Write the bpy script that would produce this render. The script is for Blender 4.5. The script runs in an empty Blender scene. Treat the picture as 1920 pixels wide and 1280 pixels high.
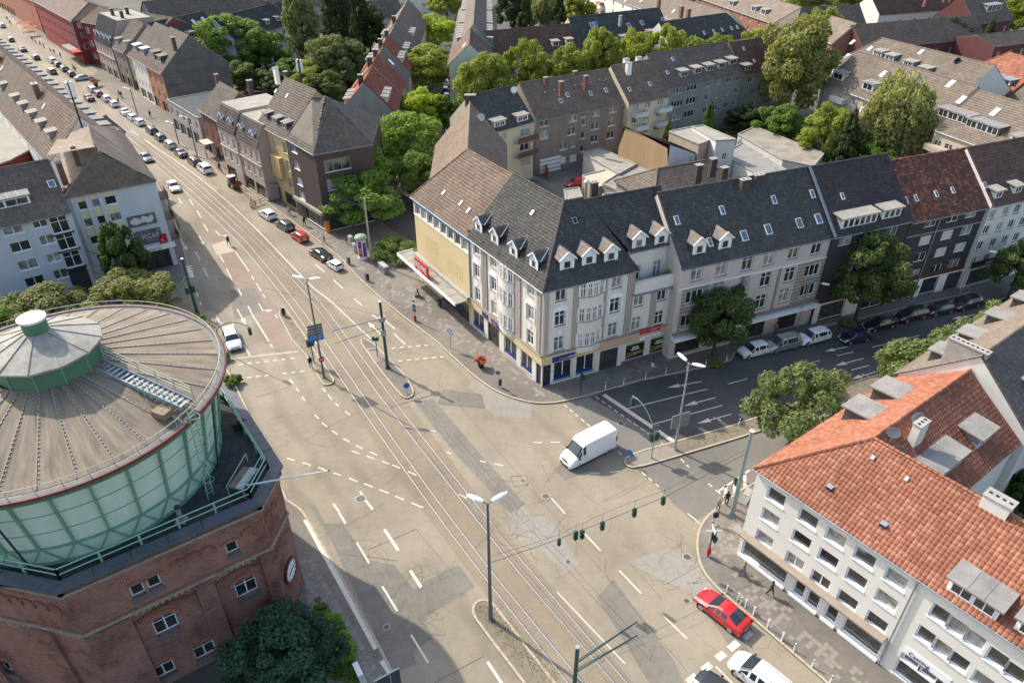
import bpy,bmesh,math,random
import numpy as np
from mathutils import Vector,Matrix
R_=random.Random(7)
S=bpy.context.scene
COL=S.collection
# camera, light, exposure
FOC,CAMH,PITCH=1350.6,50.0,math.atan(900/1350.6)
cd=bpy.data.cameras.new('camera');cam=bpy.data.objects.new('camera',cd);COL.objects.link(cam)
cam.location=(0,0,CAMH);cam.rotation_euler=(math.pi/2-PITCH,0,0)
cd.sensor_width=36;cd.lens=FOC/1920*36;cd.clip_start=.5;cd.clip_end=6000
S.camera=cam
SUN_EL,SUN_DIR=math.radians(42),Vector((-.79,.613))
az=math.atan2(SUN_DIR.x,SUN_DIR.y)
W=bpy.data.worlds.new('World');S.world=W;W.use_nodes=True
wn=W.node_tree.nodes;sky=wn.new('ShaderNodeTexSky');sky.sky_type='NISHITA';sky.sun_disc=False
sky.sun_elevation=SUN_EL;sky.sun_rotation=az;sky.air_density=1.2;sky.dust_density=2.5;sky.ozone_density=1
bg=wn['Background'];bg.inputs['Strength'].default_value=.15
W.node_tree.links.new(sky.outputs[0],bg.inputs[0])
ld=bpy.data.lights.new('sun','SUN');ld.energy=2.95;ld.angle=math.radians(.55);ld.color=(1,.93,.81)
sun=bpy.data.objects.new('sun',ld);COL.objects.link(sun)
sd=Vector((SUN_DIR.x*math.cos(SUN_EL),SUN_DIR.y*math.cos(SUN_EL),math.sin(SUN_EL)))
sun.rotation_euler=sd.to_track_quat('Z','Y').to_euler();sun.location=(-60,60,80)
S.view_settings.view_transform='Standard';S.view_settings.look='None';S.view_settings.gamma=1
S.view_settings.use_curve_mapping=False;S.view_settings.exposure=1.0
S.cycles.max_bounces=5;S.cycles.diffuse_bounces=3;S.cycles.glossy_bounces=2;S.cycles.transmission_bounces=2;S.cycles.transparent_max_bounces=4
CT,ST=math.cos(PITCH),math.sin(PITCH)
def G(u,v,z=0.0):
 a=(u-960)/FOC;b=(640-v)/FOC
 dy=CT+b*ST;dz=-ST+b*CT;t=(z-CAMH)/dz
 return Vector((a*t,dy*t))
def GZ(base,top,z0=0.0):
 p=G(*base,z0);lo,hi=z0,48
 for _ in range(50):
  m=(lo+hi)/2;zc=p.y*CT-(m-CAMH)*ST;up=p.y*ST+(m-CAMH)*CT
  if 640-FOC*up/zc>top[1]:lo=m
  else:hi=m
 return lo
def RZ(uv,A,B,ze,sl):
 d=(B-A).normalized();best=None;z=ze+.5;t=math.tan(math.radians(sl))
 while z<ze+14:
  p=G(*uv,z);run=abs((p-A).x*d.y-(p-A).y*d.x);e=abs(run*t-(z-ze))
  if best is None or e<best[0]:best=(e,z,run)
  z+=.05
 return best[1],best[2]
# objects
def tag(o,label=None,cat=None,group=None,kind=None):
 if label:o['label']=label
 if cat:o['category']=cat
 if group:o['group']=group
 if kind:o['kind']=kind
 return o
def link(o,parent=None):
 COL.objects.link(o)
 if parent is not None:o.parent=parent
 return o
def empty(name,loc,rz=0,label=None,cat=None,group=None):
 o=bpy.data.objects.new(name,None);o.empty_display_size=.3;link(o)
 o.location=loc;o.rotation_euler=(0,0,rz)
 return tag(o,label,cat,group)
def copy_tree(o,parent=None):
 c=o.copy();link(c)
 c.parent=parent
 for ch in list(o.children):copy_tree(ch,c)
 return c
class MB:
 def __init__(s):s.v=[];s.f=[];s.m=[];s.mats=[]
 def mi(s,mat):
  if mat not in s.mats:s.mats.append(mat)
  return s.mats.index(mat)
 def add(s,vs,fs,mat):
  n=len(s.v);s.v+=[tuple(v)for v in vs];k=s.mi(mat)
  for f in fs:s.f.append([n+i for i in f]);s.m.append(k)
  return s
 def quad(s,a,b,c,d,mat):return s.add([a,b,c,d],[(0,1,2,3)],mat)
 def poly(s,pts,mat):return s.add(pts,[tuple(range(len(pts)))],mat)
 def box(s,x0,x1,y0,y1,z0,z1,mat):
  return s.add([(x0,y0,z0),(x1,y0,z0),(x1,y1,z0),(x0,y1,z0),(x0,y0,z1),(x1,y0,z1),(x1,y1,z1),(x0,y1,z1)],
[(0,3,2,1),(4,5,6,7),(0,1,5,4),(1,2,6,5),(2,3,7,6),(3,0,4,7)],mat)
 def prism(s,pts,z0,z1,mat,top=None,bottom=True):
  n=len(pts);vs=[(p[0],p[1],z0)for p in pts]+[(p[0],p[1],z1)for p in pts]
  s.add(vs,[(i,(i+1)%n,n+(i+1)%n,n+i)for i in range(n)],mat)
  s.add([(p[0],p[1],z1)for p in pts],[tuple(range(n))],top or mat)
  if bottom:s.add([(p[0],p[1],z0)for p in pts],[tuple(reversed(range(n)))],mat)
  return s
 def tube(s,a,b,r0,r1,mat,n=8,cap=True):
  a=Vector(a);b=Vector(b);d=(b-a)
  if d.length<1e-6:return s
  d.normalize();u=d.orthogonal().normalized();w=d.cross(u)
  vs=[]
  for p,r in((a,r0),(b,r1)):
   for i in range(n):
    t=2*math.pi*i/n;vs.append(p+u*(r*math.cos(t))+w*(r*math.sin(t)))
  fs=[(i,(i+1)%n,n+(i+1)%n,n+i)for i in range(n)]
  if cap:fs+=[tuple(reversed(range(n))),tuple(range(n,2*n))]
  return s.add(vs,fs,mat)
 def path(s,pts,r,mat,n=6):
  for a,b in zip(pts,pts[1:]):s.tube(a,b,r,r,mat,n,cap=False)
  return s
 def bar(s,a,b,w,h,mat):
  a=Vector(a);b=Vector(b);d=(b-a).normalized()
  u=d.cross(Vector((0,0,1)));
  u=Vector((1,0,0))if u.length<1e-3 else u.normalized()
  k=u.cross(d).normalized();u=u*w/2;k=k*h/2
  vs=[a-u-k,a+u-k,a+u+k,a-u+k,b-u-k,b+u-k,b+u+k,b-u+k]
  return s.add(vs,[(0,3,2,1),(4,5,6,7),(0,1,5,4),(1,2,6,5),(2,3,7,6),(3,0,4,7)],mat)
 def lathe(s,prof,mat,n=16,c=(0,0)):
  vs=[]
  for r,z in prof:
   for i in range(n):t=2*math.pi*i/n;vs.append((c[0]+r*math.cos(t),c[1]+r*math.sin(t),z))
  fs=[(k*n+i,k*n+(i+1)%n,(k+1)*n+(i+1)%n,(k+1)*n+i)for k in range(len(prof)-1)for i in range(n)]
  return s.add(vs,fs,mat)
 def mesh(s,name,smooth=None):
  me=bpy.data.meshes.new(name);me.from_pydata(s.v,[],s.f)
  for m in s.mats:me.materials.append(m)
  me.polygons.foreach_set('material_index',s.m)
  if smooth is not None:
   me.polygons.foreach_set('use_smooth',[True]*len(s.f));me.set_sharp_from_angle(angle=math.radians(smooth))
  me.update();return me
 def obj(s,name,parent=None,smooth=None,loc=None):
  o=bpy.data.objects.new(name,s.mesh(name,smooth));link(o,parent)
  if loc is not None:o.location=loc
  return o
def obj(name,me,parent=None,loc=None,rz=0):
 o=bpy.data.objects.new(name,me);link(o,parent)
 if loc is not None:o.location=loc
 o.rotation_euler=(0,0,rz);return o
# materials
def nt(name):
 m=bpy.data.materials.new(name);m.use_nodes=True;t=m.node_tree
 return m,t,t.nodes,t.links,t.nodes['Principled BSDF']
def C4(c):return(c[0],c[1],c[2],1)
def noise(n,l,co,scale,det=3,rough=.6):
 x=n.new('ShaderNodeTexNoise');x.inputs['Scale'].default_value=scale;x.inputs['Detail'].default_value=det;x.inputs['Roughness'].default_value=rough
 l.new(co,x.inputs['Vector']);return x
def ramp(n,l,fac,stops):
 r=n.new('ShaderNodeValToRGB');e=r.color_ramp.elements
 e[0].position=stops[0][0];e[0].color=C4(stops[0][1]);e[1].position=stops[-1][0];e[1].color=C4(stops[-1][1])
 for p,c in stops[1:-1]:k=e.new(p);k.color=C4(c)
 l.new(fac,r.inputs[0]);return r
def mixc(n,l,fac,a,b,mode='MIX'):
 x=n.new('ShaderNodeMix');x.data_type='RGBA';x.blend_type=mode
 for s_,i in((fac,0),(a,6),(b,7)):
  if isinstance(s_,(int,float)):x.inputs[i].default_value=s_
  elif isinstance(s_,tuple):x.inputs[i].default_value=C4(s_)
  else:l.new(s_,x.inputs[i])
 return x.outputs[2]
def mul(c,k):return tuple(min(1,x*k)for x in c)
MATS={}
def plain(name,c,rough=.7,metal=0,var=.0,scale=1.5,spec=.3,streak=False):
 if name in MATS:return MATS[name]
 m,t,n,l,p=nt(name);p.inputs['Roughness'].default_value=rough;p.inputs['Metallic'].default_value=metal;p.inputs['Specular IOR Level'].default_value=spec
 p.inputs['Base Color'].default_value=C4(c)
 if var:
  g=n.new('ShaderNodeNewGeometry');co=g.outputs['Position']
  if streak:
   mp=n.new('ShaderNodeMapping');mp.inputs['Scale'].default_value=(1,1,.18);l.new(co,mp.inputs[0]);co=mp.outputs[0]
  a=noise(n,l,co,scale,5,.65);b=noise(n,l,co,scale*9,3)
  r=ramp(n,l,a.outputs['Fac'],[(.3,mul(c,1-var)),(.55,c),(.75,mul(c,1+var*.6))])
  r2=ramp(n,l,b.outputs['Fac'],[(.3,(1-var*.5,)*3),(.7,(1,1,1))])
  l.new(mixc(n,l,1.0,r.outputs[0],r2.outputs[0],'MULTIPLY'),p.inputs['Base Color'])
 MATS[name]=m;return m
def ground_mat(name,c,c2,patch=.12,rough=.85,crack=True,wheel=None):
 if name in MATS:return MATS[name]
 m,t,n,l,p=nt(name);p.inputs['Roughness'].default_value=rough;p.inputs['Specular IOR Level'].default_value=.25
 g=n.new('ShaderNodeNewGeometry');co=g.outputs['Position']
 a=noise(n,l,co,.09,4,.55);b=noise(n,l,co,1.3,5,.7);f=noise(n,l,co,14,3)
 r=ramp(n,l,a.outputs['Fac'],[(.36,c),(.62,c2)])
 col=r.outputs[0]
 k=ramp(n,l,b.outputs['Fac'],[(.3,(1-patch,)*3),(.65,(1.0,)*3)])
 col=mixc(n,l,1.0,col,k.outputs[0],'MULTIPLY')
 k=ramp(n,l,f.outputs['Fac'],[(.35,(.9,)*3),(.6,(1.0,)*3)])
 col=mixc(n,l,1.0,col,k.outputs[0],'MULTIPLY')
 bl=noise(n,l,co,.32,6,.75);k=ramp(n,l,bl.outputs['Fac'],[(.33,(.9,.905,.915)),(.48,(1.0,)*3),(.72,(1.04,1.035,1.02))]);col=mixc(n,l,1.0,col,k.outputs[0],'MULTIPLY')
 if wheel:
  d,sp,lo=wheel
  vm=n.new('ShaderNodeVectorMath');vm.operation='DOT_PRODUCT';l.new(co,vm.inputs[0]);vm.inputs[1].default_value=(-d[1],d[0],0)
  nz=n.new('ShaderNodeMath');nz.operation='MULTIPLY_ADD';l.new(a.outputs['Fac'],nz.inputs[0]);nz.inputs[1].default_value=5;l.new(vm.outputs['Value'],nz.inputs[2])
  sn=n.new('ShaderNodeMath');sn.operation='MULTIPLY';l.new(nz.outputs[0],sn.inputs[0]);sn.inputs[1].default_value=2*math.pi/sp
  s2=n.new('ShaderNodeMath');s2.operation='SINE';l.new(sn.outputs[0],s2.inputs[0])
  k=ramp(n,l,s2.outputs[0],[(-1+1.0,(1,)*3),(.95,(lo,)*3)])
  b2=noise(n,l,co,.05,2);fm=ramp(n,l,b2.outputs['Fac'],[(.42,(0,)*3),(.6,(1,)*3)])
  col=mixc(n,l,fm.outputs[0],col,mixc(n,l,1.0,col,k.outputs[0],'MULTIPLY'))
 if crack:
  v=n.new('ShaderNodeTexVoronoi');v.feature='DISTANCE_TO_EDGE';v.inputs['Scale'].default_value=.22
  w=noise(n,l,co,.8,4);mx=mixc(n,l,.25,co,w.outputs['Color']);l.new(mx,v.inputs['Vector'])
  k=ramp(n,l,v.outputs['Distance'],[(0,(.8,)*3),(.008,(1,)*3)]);cm=noise(n,l,co,.07,2);cf=ramp(n,l,cm.outputs['Fac'],[(.5,(0,)*3),(.6,(1,)*3)])
  col=mixc(n,l,cf.outputs[0],col,mixc(n,l,1.0,col,k.outputs[0],'MULTIPLY'))
 l.new(col,p.inputs['Base Color'])
 bp=n.new('ShaderNodeBump');bp.inputs['Strength'].default_value=.25;bp.inputs['Distance'].default_value=.02
 l.new(f.outputs['Fac'],bp.inputs['Height']);l.new(bp.outputs[0],p.inputs['Normal'])
 MATS[name]=m;return m
def tile_mat(name,c,c2,c3=None,moss=None,lo=.55):
 """clay or concrete tile: every tile gets its own tone"""
 if name in MATS:return MATS[name]
 m,t,n,l,p=nt(name);p.inputs['Roughness'].default_value=.75;p.inputs['Specular IOR Level'].default_value=.25
 g=n.new('ShaderNodeNewGeometry')
 av=tuple((a+b)/2 for a,b in zip(c,c2));f_=.48;mx_=lambda q:tuple(x*f_+y*(1-f_)for x,y in zip(q,av))
 r=ramp(n,l,g.outputs['Random Per Island'],[(0,mx_(c)),(lo,mx_(c2)),(1,mx_(c3 or c2))])
 a=noise(n,l,g.outputs['Position'],.35,5,.7)
 k=ramp(n,l,a.outputs['Fac'],[(.3,(.8,)*3),(.6,(1.1,)*3)])
 col=mixc(n,l,1.0,r.outputs[0],k.outputs[0],'MULTIPLY')
 if moss:
  b=noise(n,l,g.outputs['Position'],1.1,6,.75);k=ramp(n,l,b.outputs['Fac'],[(.62,(0,)*3),(.7,(1,)*3)])
  col=mixc(n,l,k.outputs[0],col,moss)
 l.new(col,p.inputs['Base Color']);MATS[name]=m;return m
def brick_mat(name,c,c2,mortar,sc=1.0):
 if name in MATS:return MATS[name]
 m,t,n,l,p=nt(name);p.inputs['Roughness'].default_value=.9;p.inputs['Specular IOR Level'].default_value=.15
 uv=n.new('ShaderNodeUVMap');uv.uv_map='UVMap'
 b=n.new('ShaderNodeTexBrick');b.inputs['Scale'].default_value=1;b.inputs['Brick Width'].default_value=.25*sc;b.inputs['Row Height'].default_value=.083*sc
 b.inputs['Mortar Size'].default_value=.009*sc;b.inputs['Color1'].default_value=C4(c);b.inputs['Color2'].default_value=C4(c2);b.inputs['Mortar'].default_value=C4(mortar)
 l.new(uv.outputs[0],b.inputs['Vector'])
 g=n.new('ShaderNodeNewGeometry');a=noise(n,l,g.outputs['Position'],.35,6,.7)
 k=ramp(n,l,a.outputs['Fac'],[(.34,(.5,.46,.45)),(.5,(.9,)*3),(.7,(1.2,)*3)])
 l.new(mixc(n,l,1.0,b.outputs['Color'],k.outputs[0],'MULTIPLY'),p.inputs['Base Color'])
 bp=n.new('ShaderNodeBump');bp.inputs['Strength'].default_value=.5;bp.inputs['Distance'].default_value=.02;l.new(b.outputs['Fac'],bp.inputs['Height']);bp.invert=True
 l.new(bp.outputs[0],p.inputs['Normal'])
 MATS[name]=m;return m
def wall_uv(me):
 """metric coordinates along each wall face, for masonry"""
 uvl=me.uv_layers.new(name='UVMap')
 for p in me.polygons:
  nrm=p.normal;tdir=Vector((-nrm.y,nrm.x,0))
  if tdir.length<.05:tdir=Vector((1,0,0));up=Vector((0,1,0))
  else:tdir.normalize();up=Vector((0,0,1))
  for li in p.loop_indices:
   v=me.vertices[me.loops[li].vertex_index].co
   uvl.data[li].uv=(v.dot(tdir),v.dot(up))
def pane_mat(name,dark=.035,light=.35,thr=.55,tint=(1,1,1)):
 """window glass; behind some panes hang pale curtains"""
 if name in MATS:return MATS[name]
 m,t,n,l,p=nt(name);p.inputs['Roughness'].default_value=.08;p.inputs['Specular IOR Level'].default_value=.8
 oi=n.new('ShaderNodeObjectInfo');g=n.new('ShaderNodeNewGeometry')
 a=noise(n,l,g.outputs['Position'],1.7,3)
 r=ramp(n,l,oi.outputs['Random'],[(0,mul((dark*.7,dark*.85,dark),1)),(thr,mul((dark*1.4,dark*1.5,dark*1.5),1)),(thr+.04,mul((light*.6,light*.58,light*.52),1)),(1,(light,light*.97,light*.9))])
 k=ramp(n,l,a.outputs['Fac'],[(.35,(.55,)*3),(.6,(1.25,)*3)])
 l.new(mixc(n,l,1.0,r.outputs[0],k.outputs[0],'MULTIPLY'),p.inputs['Base Color'])
 MATS[name]=m;return m
def leaf_mat(name,c,c2):
 if name in MATS:return MATS[name]
 m,t,n,l,p=nt(name);p.inputs['Roughness'].default_value=.6;p.inputs['Specular IOR Level'].default_value=.2
 g=n.new('ShaderNodeNewGeometry');oi=n.new('ShaderNodeObjectInfo')
 r=ramp(n,l,g.outputs['Random Per Island'],[(0,c),(1,c2)])
 k=ramp(n,l,oi.outputs['Random'],[(0,(.85,.88,.9)),(1,(1.12,1.08,1.0))])
 col=mixc(n,l,1.0,r.outputs[0],k.outputs[0],'MULTIPLY')
 l.new(col,p.inputs['Base Color'])
 tr=n.new('ShaderNodeBsdfTranslucent');l.new(mixc(n,l,1.0,col,(1.6,1.5,.7),'MULTIPLY'),tr.inputs[0])
 ms=n.new('ShaderNodeMixShader');ms.inputs[0].default_value=.38
 l.new(p.outputs[0],ms.inputs[1]);l.new(tr.outputs[0],ms.inputs[2]);l.new(ms.outputs[0],n['Material Output'].inputs[0])
 MATS[name]=m;return m
white=plain('white_paint',(.78,.78,.76),.5)
frame_w=plain('window_frame_white',(.74,.75,.75),.45)
dark=plain('dark_metal',(.04,.045,.05),.5)
zinc=plain('zinc_sheet',(.34,.37,.4),.45,.3,.2)
black=plain('black_rubber',(.02,.02,.02),.7)
glass=pane_mat('window_glass');glassd=pane_mat('window_glass_dark',.03,.06,.8)
concrete=plain('concrete',(.36,.34,.31),.85,0,.25,.8)
felt=plain('roofing_felt',(.27,.255,.235),.9,0,.3,.7)
felt2=plain('roofing_felt_pale',(.32,.295,.25),.9,0,.25,.7)
brickred=plain('chimney_brick',(.22,.11,.08),.9,0,.35,3)
lead=plain('lead_flashing',(.2,.24,.27),.6,0,.2)
T_dark=tile_mat('tiles_anthracite',(.055,.052,.05),(.085,.079,.073),(.13,.12,.105),moss=(.2,.185,.16))
T_brown=tile_mat('tiles_brown',(.15,.105,.078),(.2,.145,.108),(.27,.2,.15))
T_umber=tile_mat('tiles_umber',(.14,.11,.085),(.19,.15,.118),(.25,.2,.158))
T_tan=tile_mat('tiles_tan',(.165,.13,.1),(.215,.172,.135),(.28,.23,.18))
T_orange=tile_mat('tiles_orange',(.21,.078,.046),(.31,.12,.07),(.44,.22,.145),lo=.6)
T_red=tile_mat('tiles_dark_red',(.16,.045,.03),(.25,.07,.04),(.36,.13,.07))
T_mixed=tile_mat('tiles_mottled_red',(.07,.04,.034),(.17,.07,.05),(.5,.19,.1),lo=.6)
T_maroon=tile_mat('tiles_maroon',(.1,.058,.048),(.145,.085,.066),(.2,.125,.095))
T_beige=tile_mat('tiles_light_brown',(.135,.108,.085),(.185,.148,.117),(.24,.195,.155))
T_soot=tile_mat('tiles_soot',(.042,.036,.035),(.065,.055,.052),(.1,.085,.078))
T_greyb=tile_mat('tiles_grey_brown',(.115,.094,.076),(.165,.135,.108),(.23,.19,.15))
# roofs
def tiles(planes,mat,name,parent,origin,tw=.3,th=.36,prof=2,lift=.085,stagger=False):
 """real tiles laid over the roof planes; each plane is a list of 3d points whose first edge is its eave"""
 V=[];Q=[];n0=0
 for pl in planes:
  P=[Vector(p)for p in pl];nr=Vector((0,0,0))
  for i in range(1,len(P)-1):nr+=(P[i]-P[0]).cross(P[i+1]-P[0])
  nr.normalize()
  if nr.z<0:nr=-nr
  ex=(P[1]-P[0]).normalized();ey=nr.cross(ex).normalized()
  if ey.z<0:ey=-ey
  o=P[0];U=[((p-o).dot(ex),(p-o).dot(ey))for p in P]
  x0=min(u[0]for u in U);x1=max(u[0]for u in U);y0=min(u[1]for u in U);y1=max(u[1]for u in U)
  xs=np.arange(x0+tw/2,x1,tw);ys=np.arange(y0+th/2,y1,th)
  if len(xs)==0 or len(ys)==0:continue
  gx,gy=np.meshgrid(xs,ys)
  if stagger:gx=gx+(np.arange(len(ys))%2)[:,None]*tw/2
  gx=gx.ravel();gy=gy.ravel();inside=np.zeros(len(gx),bool);j=len(U)-1
  for i in range(len(U)):
   xi,yi=U[i];xj,yj=U[j]
   if abs(yj-yi)>1e-9:
    cnd=((yi>gy)!=(yj>gy))&(gx<(xj-xi)*(gy-yi)/(yj-yi)+xi);inside^=cnd
   j=i
  gx=gx[inside];gy=gy[inside];k=len(gx)
  if k==0:continue
  rng=np.random.RandomState(k);jz=rng.rand(k)*.012
  h=tw/2-.008;e,f_,N=np.array(ex),np.array(ey),np.array(nr);O=np.array(o)
  if prof==2:offs=[(-h,-th/2,lift*.55),(0,-th/2,lift+.035),(h,-th/2,lift*.55),(h,th/2,.008),(0,th/2,.04),(-h,th/2,.008),(-h,-th/2,-.01),(h,-th/2,-.01)];fc=[(0,1,4,5),(1,2,3,4),(6,7,2,1),(6,1,0,0)]
  else:offs=[(-h,-th/2,lift),(h,-th/2,lift),(h,th/2,.008),(-h,th/2,.008),(-h,-th/2,-.01),(h,-th/2,-.01)];fc=[(0,1,2,3),(4,5,1,0)]
  m_=len(offs);vv=np.zeros((k,m_,3))
  for q,(a,b,c)in enumerate(offs):vv[:,q,:]=O+(gx+a)[:,None]*e+(gy+b)[:,None]*f_+(c+jz)[:,None]*N
  V.append(vv.reshape(-1,3));base=n0+np.arange(k)*m_
  for fq in fc:
   if fq[2]==fq[3]:continue
   Q.append(base[:,None]+np.array(fq)[None,:])
  n0+=k*m_
 if not V:return None
 V=np.concatenate(V)-np.array(origin);Q=np.concatenate(Q)
 me=bpy.data.meshes.new(name);me.vertices.add(len(V));me.vertices.foreach_set('co',V.ravel().astype('f4'))
 me.loops.add(Q.size);me.loops.foreach_set('vertex_index',Q.ravel().astype('i4'));me.polygons.add(len(Q))
 me.polygons.foreach_set('loop_start',(np.arange(len(Q))*4).astype('i4'));me.polygons.foreach_set('loop_total',np.full(len(Q),4,'i4'))
 me.materials.append(mat);me.update(calc_edges=True)
 o=bpy.data.objects.new(name,me);link(o,parent);tag(o,kind='stuff');return o
def v3(p,z):return Vector((p[0],p[1],z))
# windows: an opening frame (part) with its glass (sub-part); x along the wall, y into the wall
WIN={}
def window_meshes(w,h,style,fm=None,gm=None):
 key=(round(w,2),round(h,2),style,fm.name if fm else '',gm.name if gm else '')
 if key in WIN:return WIN[key]
 fm=fm or frame_w;gm=gm or glass
 f=MB();g=MB();t=.105;y0,y1=0,.07
 f.box(0,w,y0,y1,0,t,fm);f.box(0,w,y0,y1,h-t,h,fm);f.box(0,t,y0,y1,t,h-t,fm);f.box(w-t,w,y0,y1,t,h-t,fm)
 if style in('2','cross','tee'):f.box(w/2-.05,w/2+.05,y0+.003,y1,t,h-t,fm)
 if style=='3':
  for k in(1,2):f.box(w*k/3-.05,w*k/3+.05,y0+.003,y1,t,h-t,fm)
 if style=='4':
  for k in(1,2,3):f.box(w*k/4-.05,w*k/4+.05,y0+.003,y1,t,h-t,fm)
 if style=='cross':f.box(t,w-t,y0+.006,y1,h*.68-.035,h*.68+.035,fm)
 if style=='tee':f.box(t,w-t,y0+.006,y1,h*.62-.05,h*.62+.05,fm)
 if style=='door':f.box(w/2-.04,w/2+.04,y0+.003,y1,t,h-t,fm);f.box(t,w-t,y0+.006,y1,h*.78,h*.78+.07,fm)
 g.box(t*.5,w-t*.5,.035,.05,t*.5,h-t*.5,gm)
 WIN[key]=(f.mesh('window'),g.mesh('pane'));return WIN[key]
def put_window(parent,org,p,ang,w,h,style='2',fm=None,gm=None,name='window'):
 a,b=window_meshes(w,h,style,fm,gm)
 o=obj(name,a,parent,(p[0]-org[0],p[1]-org[1],p[2]-org[2]),ang);obj('pane',b,o);return o
SILL={}
def facade(mb,sills,parent,org,p,q,z0,z1,rects,mat,depth=.16,sill=None,fm=None,gm=None,reveal=None):
 """one wall from p to q seen from outside, with real openings; rect = (s0, z0, width, height, style)"""
 d=(q-p);L=d.length;d.normalize();nin=Vector((-d.y,d.x));ang=math.atan2(d.y,d.x)
 rs=[r for r in rects if r[0]>.02 and r[0]+r[2]<L-.02]
 xs=sorted({0,L}|{round(r[0],3)for r in rs}|{round(r[0]+r[2],3)for r in rs})
 zs=sorted({z0,z1}|{round(r[1],3)for r in rs}|{round(r[1]+r[3],3)for r in rs})
 xs=[xs[0]]+[b for a,b in zip(xs,xs[1:])if b-a>.002];zs=[zs[0]]+[b for a,b in zip(zs,zs[1:])if b-a>.002]
 def W3(s,y,z):c=p+d*s+nin*y;return(c.x-org[0],c.y-org[1],z-org[2])
 for i in range(len(xs)-1):
  j=0;cx=(xs[i]+xs[i+1])/2
  while j<len(zs)-1:
   hole=lambda jj:any(r[0]<cx<r[0]+r[2]and r[1]<(zs[jj]+zs[jj+1])/2<r[1]+r[3]for r in rs)
   if hole(j):j+=1;continue
   k=j
   while k+1<len(zs)-1 and not hole(k+1):k+=1
   mb.quad(W3(xs[i],0,zs[j]),W3(xs[i+1],0,zs[j]),W3(xs[i+1],0,zs[k+1]),W3(xs[i],0,zs[k+1]),mat);j=k+1
 for r in rs:
  s,z,w,h,st=r[:5];rm=reveal or mat
  if st=='void':continue
  mb.quad(W3(s,0,z),W3(s+w,0,z),W3(s+w,depth,z),W3(s,depth,z),rm)
  mb.quad(W3(s,0,z+h),W3(s,depth,z+h),W3(s+w,depth,z+h),W3(s+w,0,z+h),rm)
  mb.quad(W3(s,0,z),W3(s,depth,z),W3(s,depth,z+h),W3(s,0,z+h),rm)
  mb.quad(W3(s+w,0,z),W3(s+w,0,z+h),W3(s+w,depth,z+h),W3(s+w,depth,z),rm)
  mb.quad(W3(s,depth+.12,z),W3(s+w,depth+.12,z),W3(s+w,depth+.12,z+h),W3(s,depth+.12,z+h),dark)
  c=p+d*s+nin*depth
  gmm=r[5]if len(r)>5 and r[5]else gm;fmm=r[6]if len(r)>6 and r[6]else fm
  put_window(parent,org,(c.x,c.y,z),ang,w,h,st,fmm,gmm)
  if sill is not None and sills is not None:
   a=p+d*(s-.06)-nin*.07;b=p+d*(s+w+.06)-nin*.07;e=p+d*(s+w+.06)+nin*.05;g_=p+d*(s-.06)+nin*.05
   sk=(round(w,2),sill.name)
   if sk not in SILL:SILL[sk]=MB().box(-.06,w+.06,-.07,.05,-.07,.004,sill).mesh('window_sill')
   obj('window_sill',SILL[sk],parent,(p.x+d.x*s-org[0],p.y+d.y*s-org[1],z-org[2]),ang)
def rows(L,n,z0s,w,h,style='2',m=None,off=0):
 """evenly spaced windows: n per floor, sills at the heights z0s"""
 out=[];m=m if m is not None else L/n/2
 for z in z0s:
  for i in range(n):
   c=m+(L-2*m)*(i/(n-1)if n>1 else .5)+off
   out.append((c-w/2,z,w,h,style))
 return out
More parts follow.
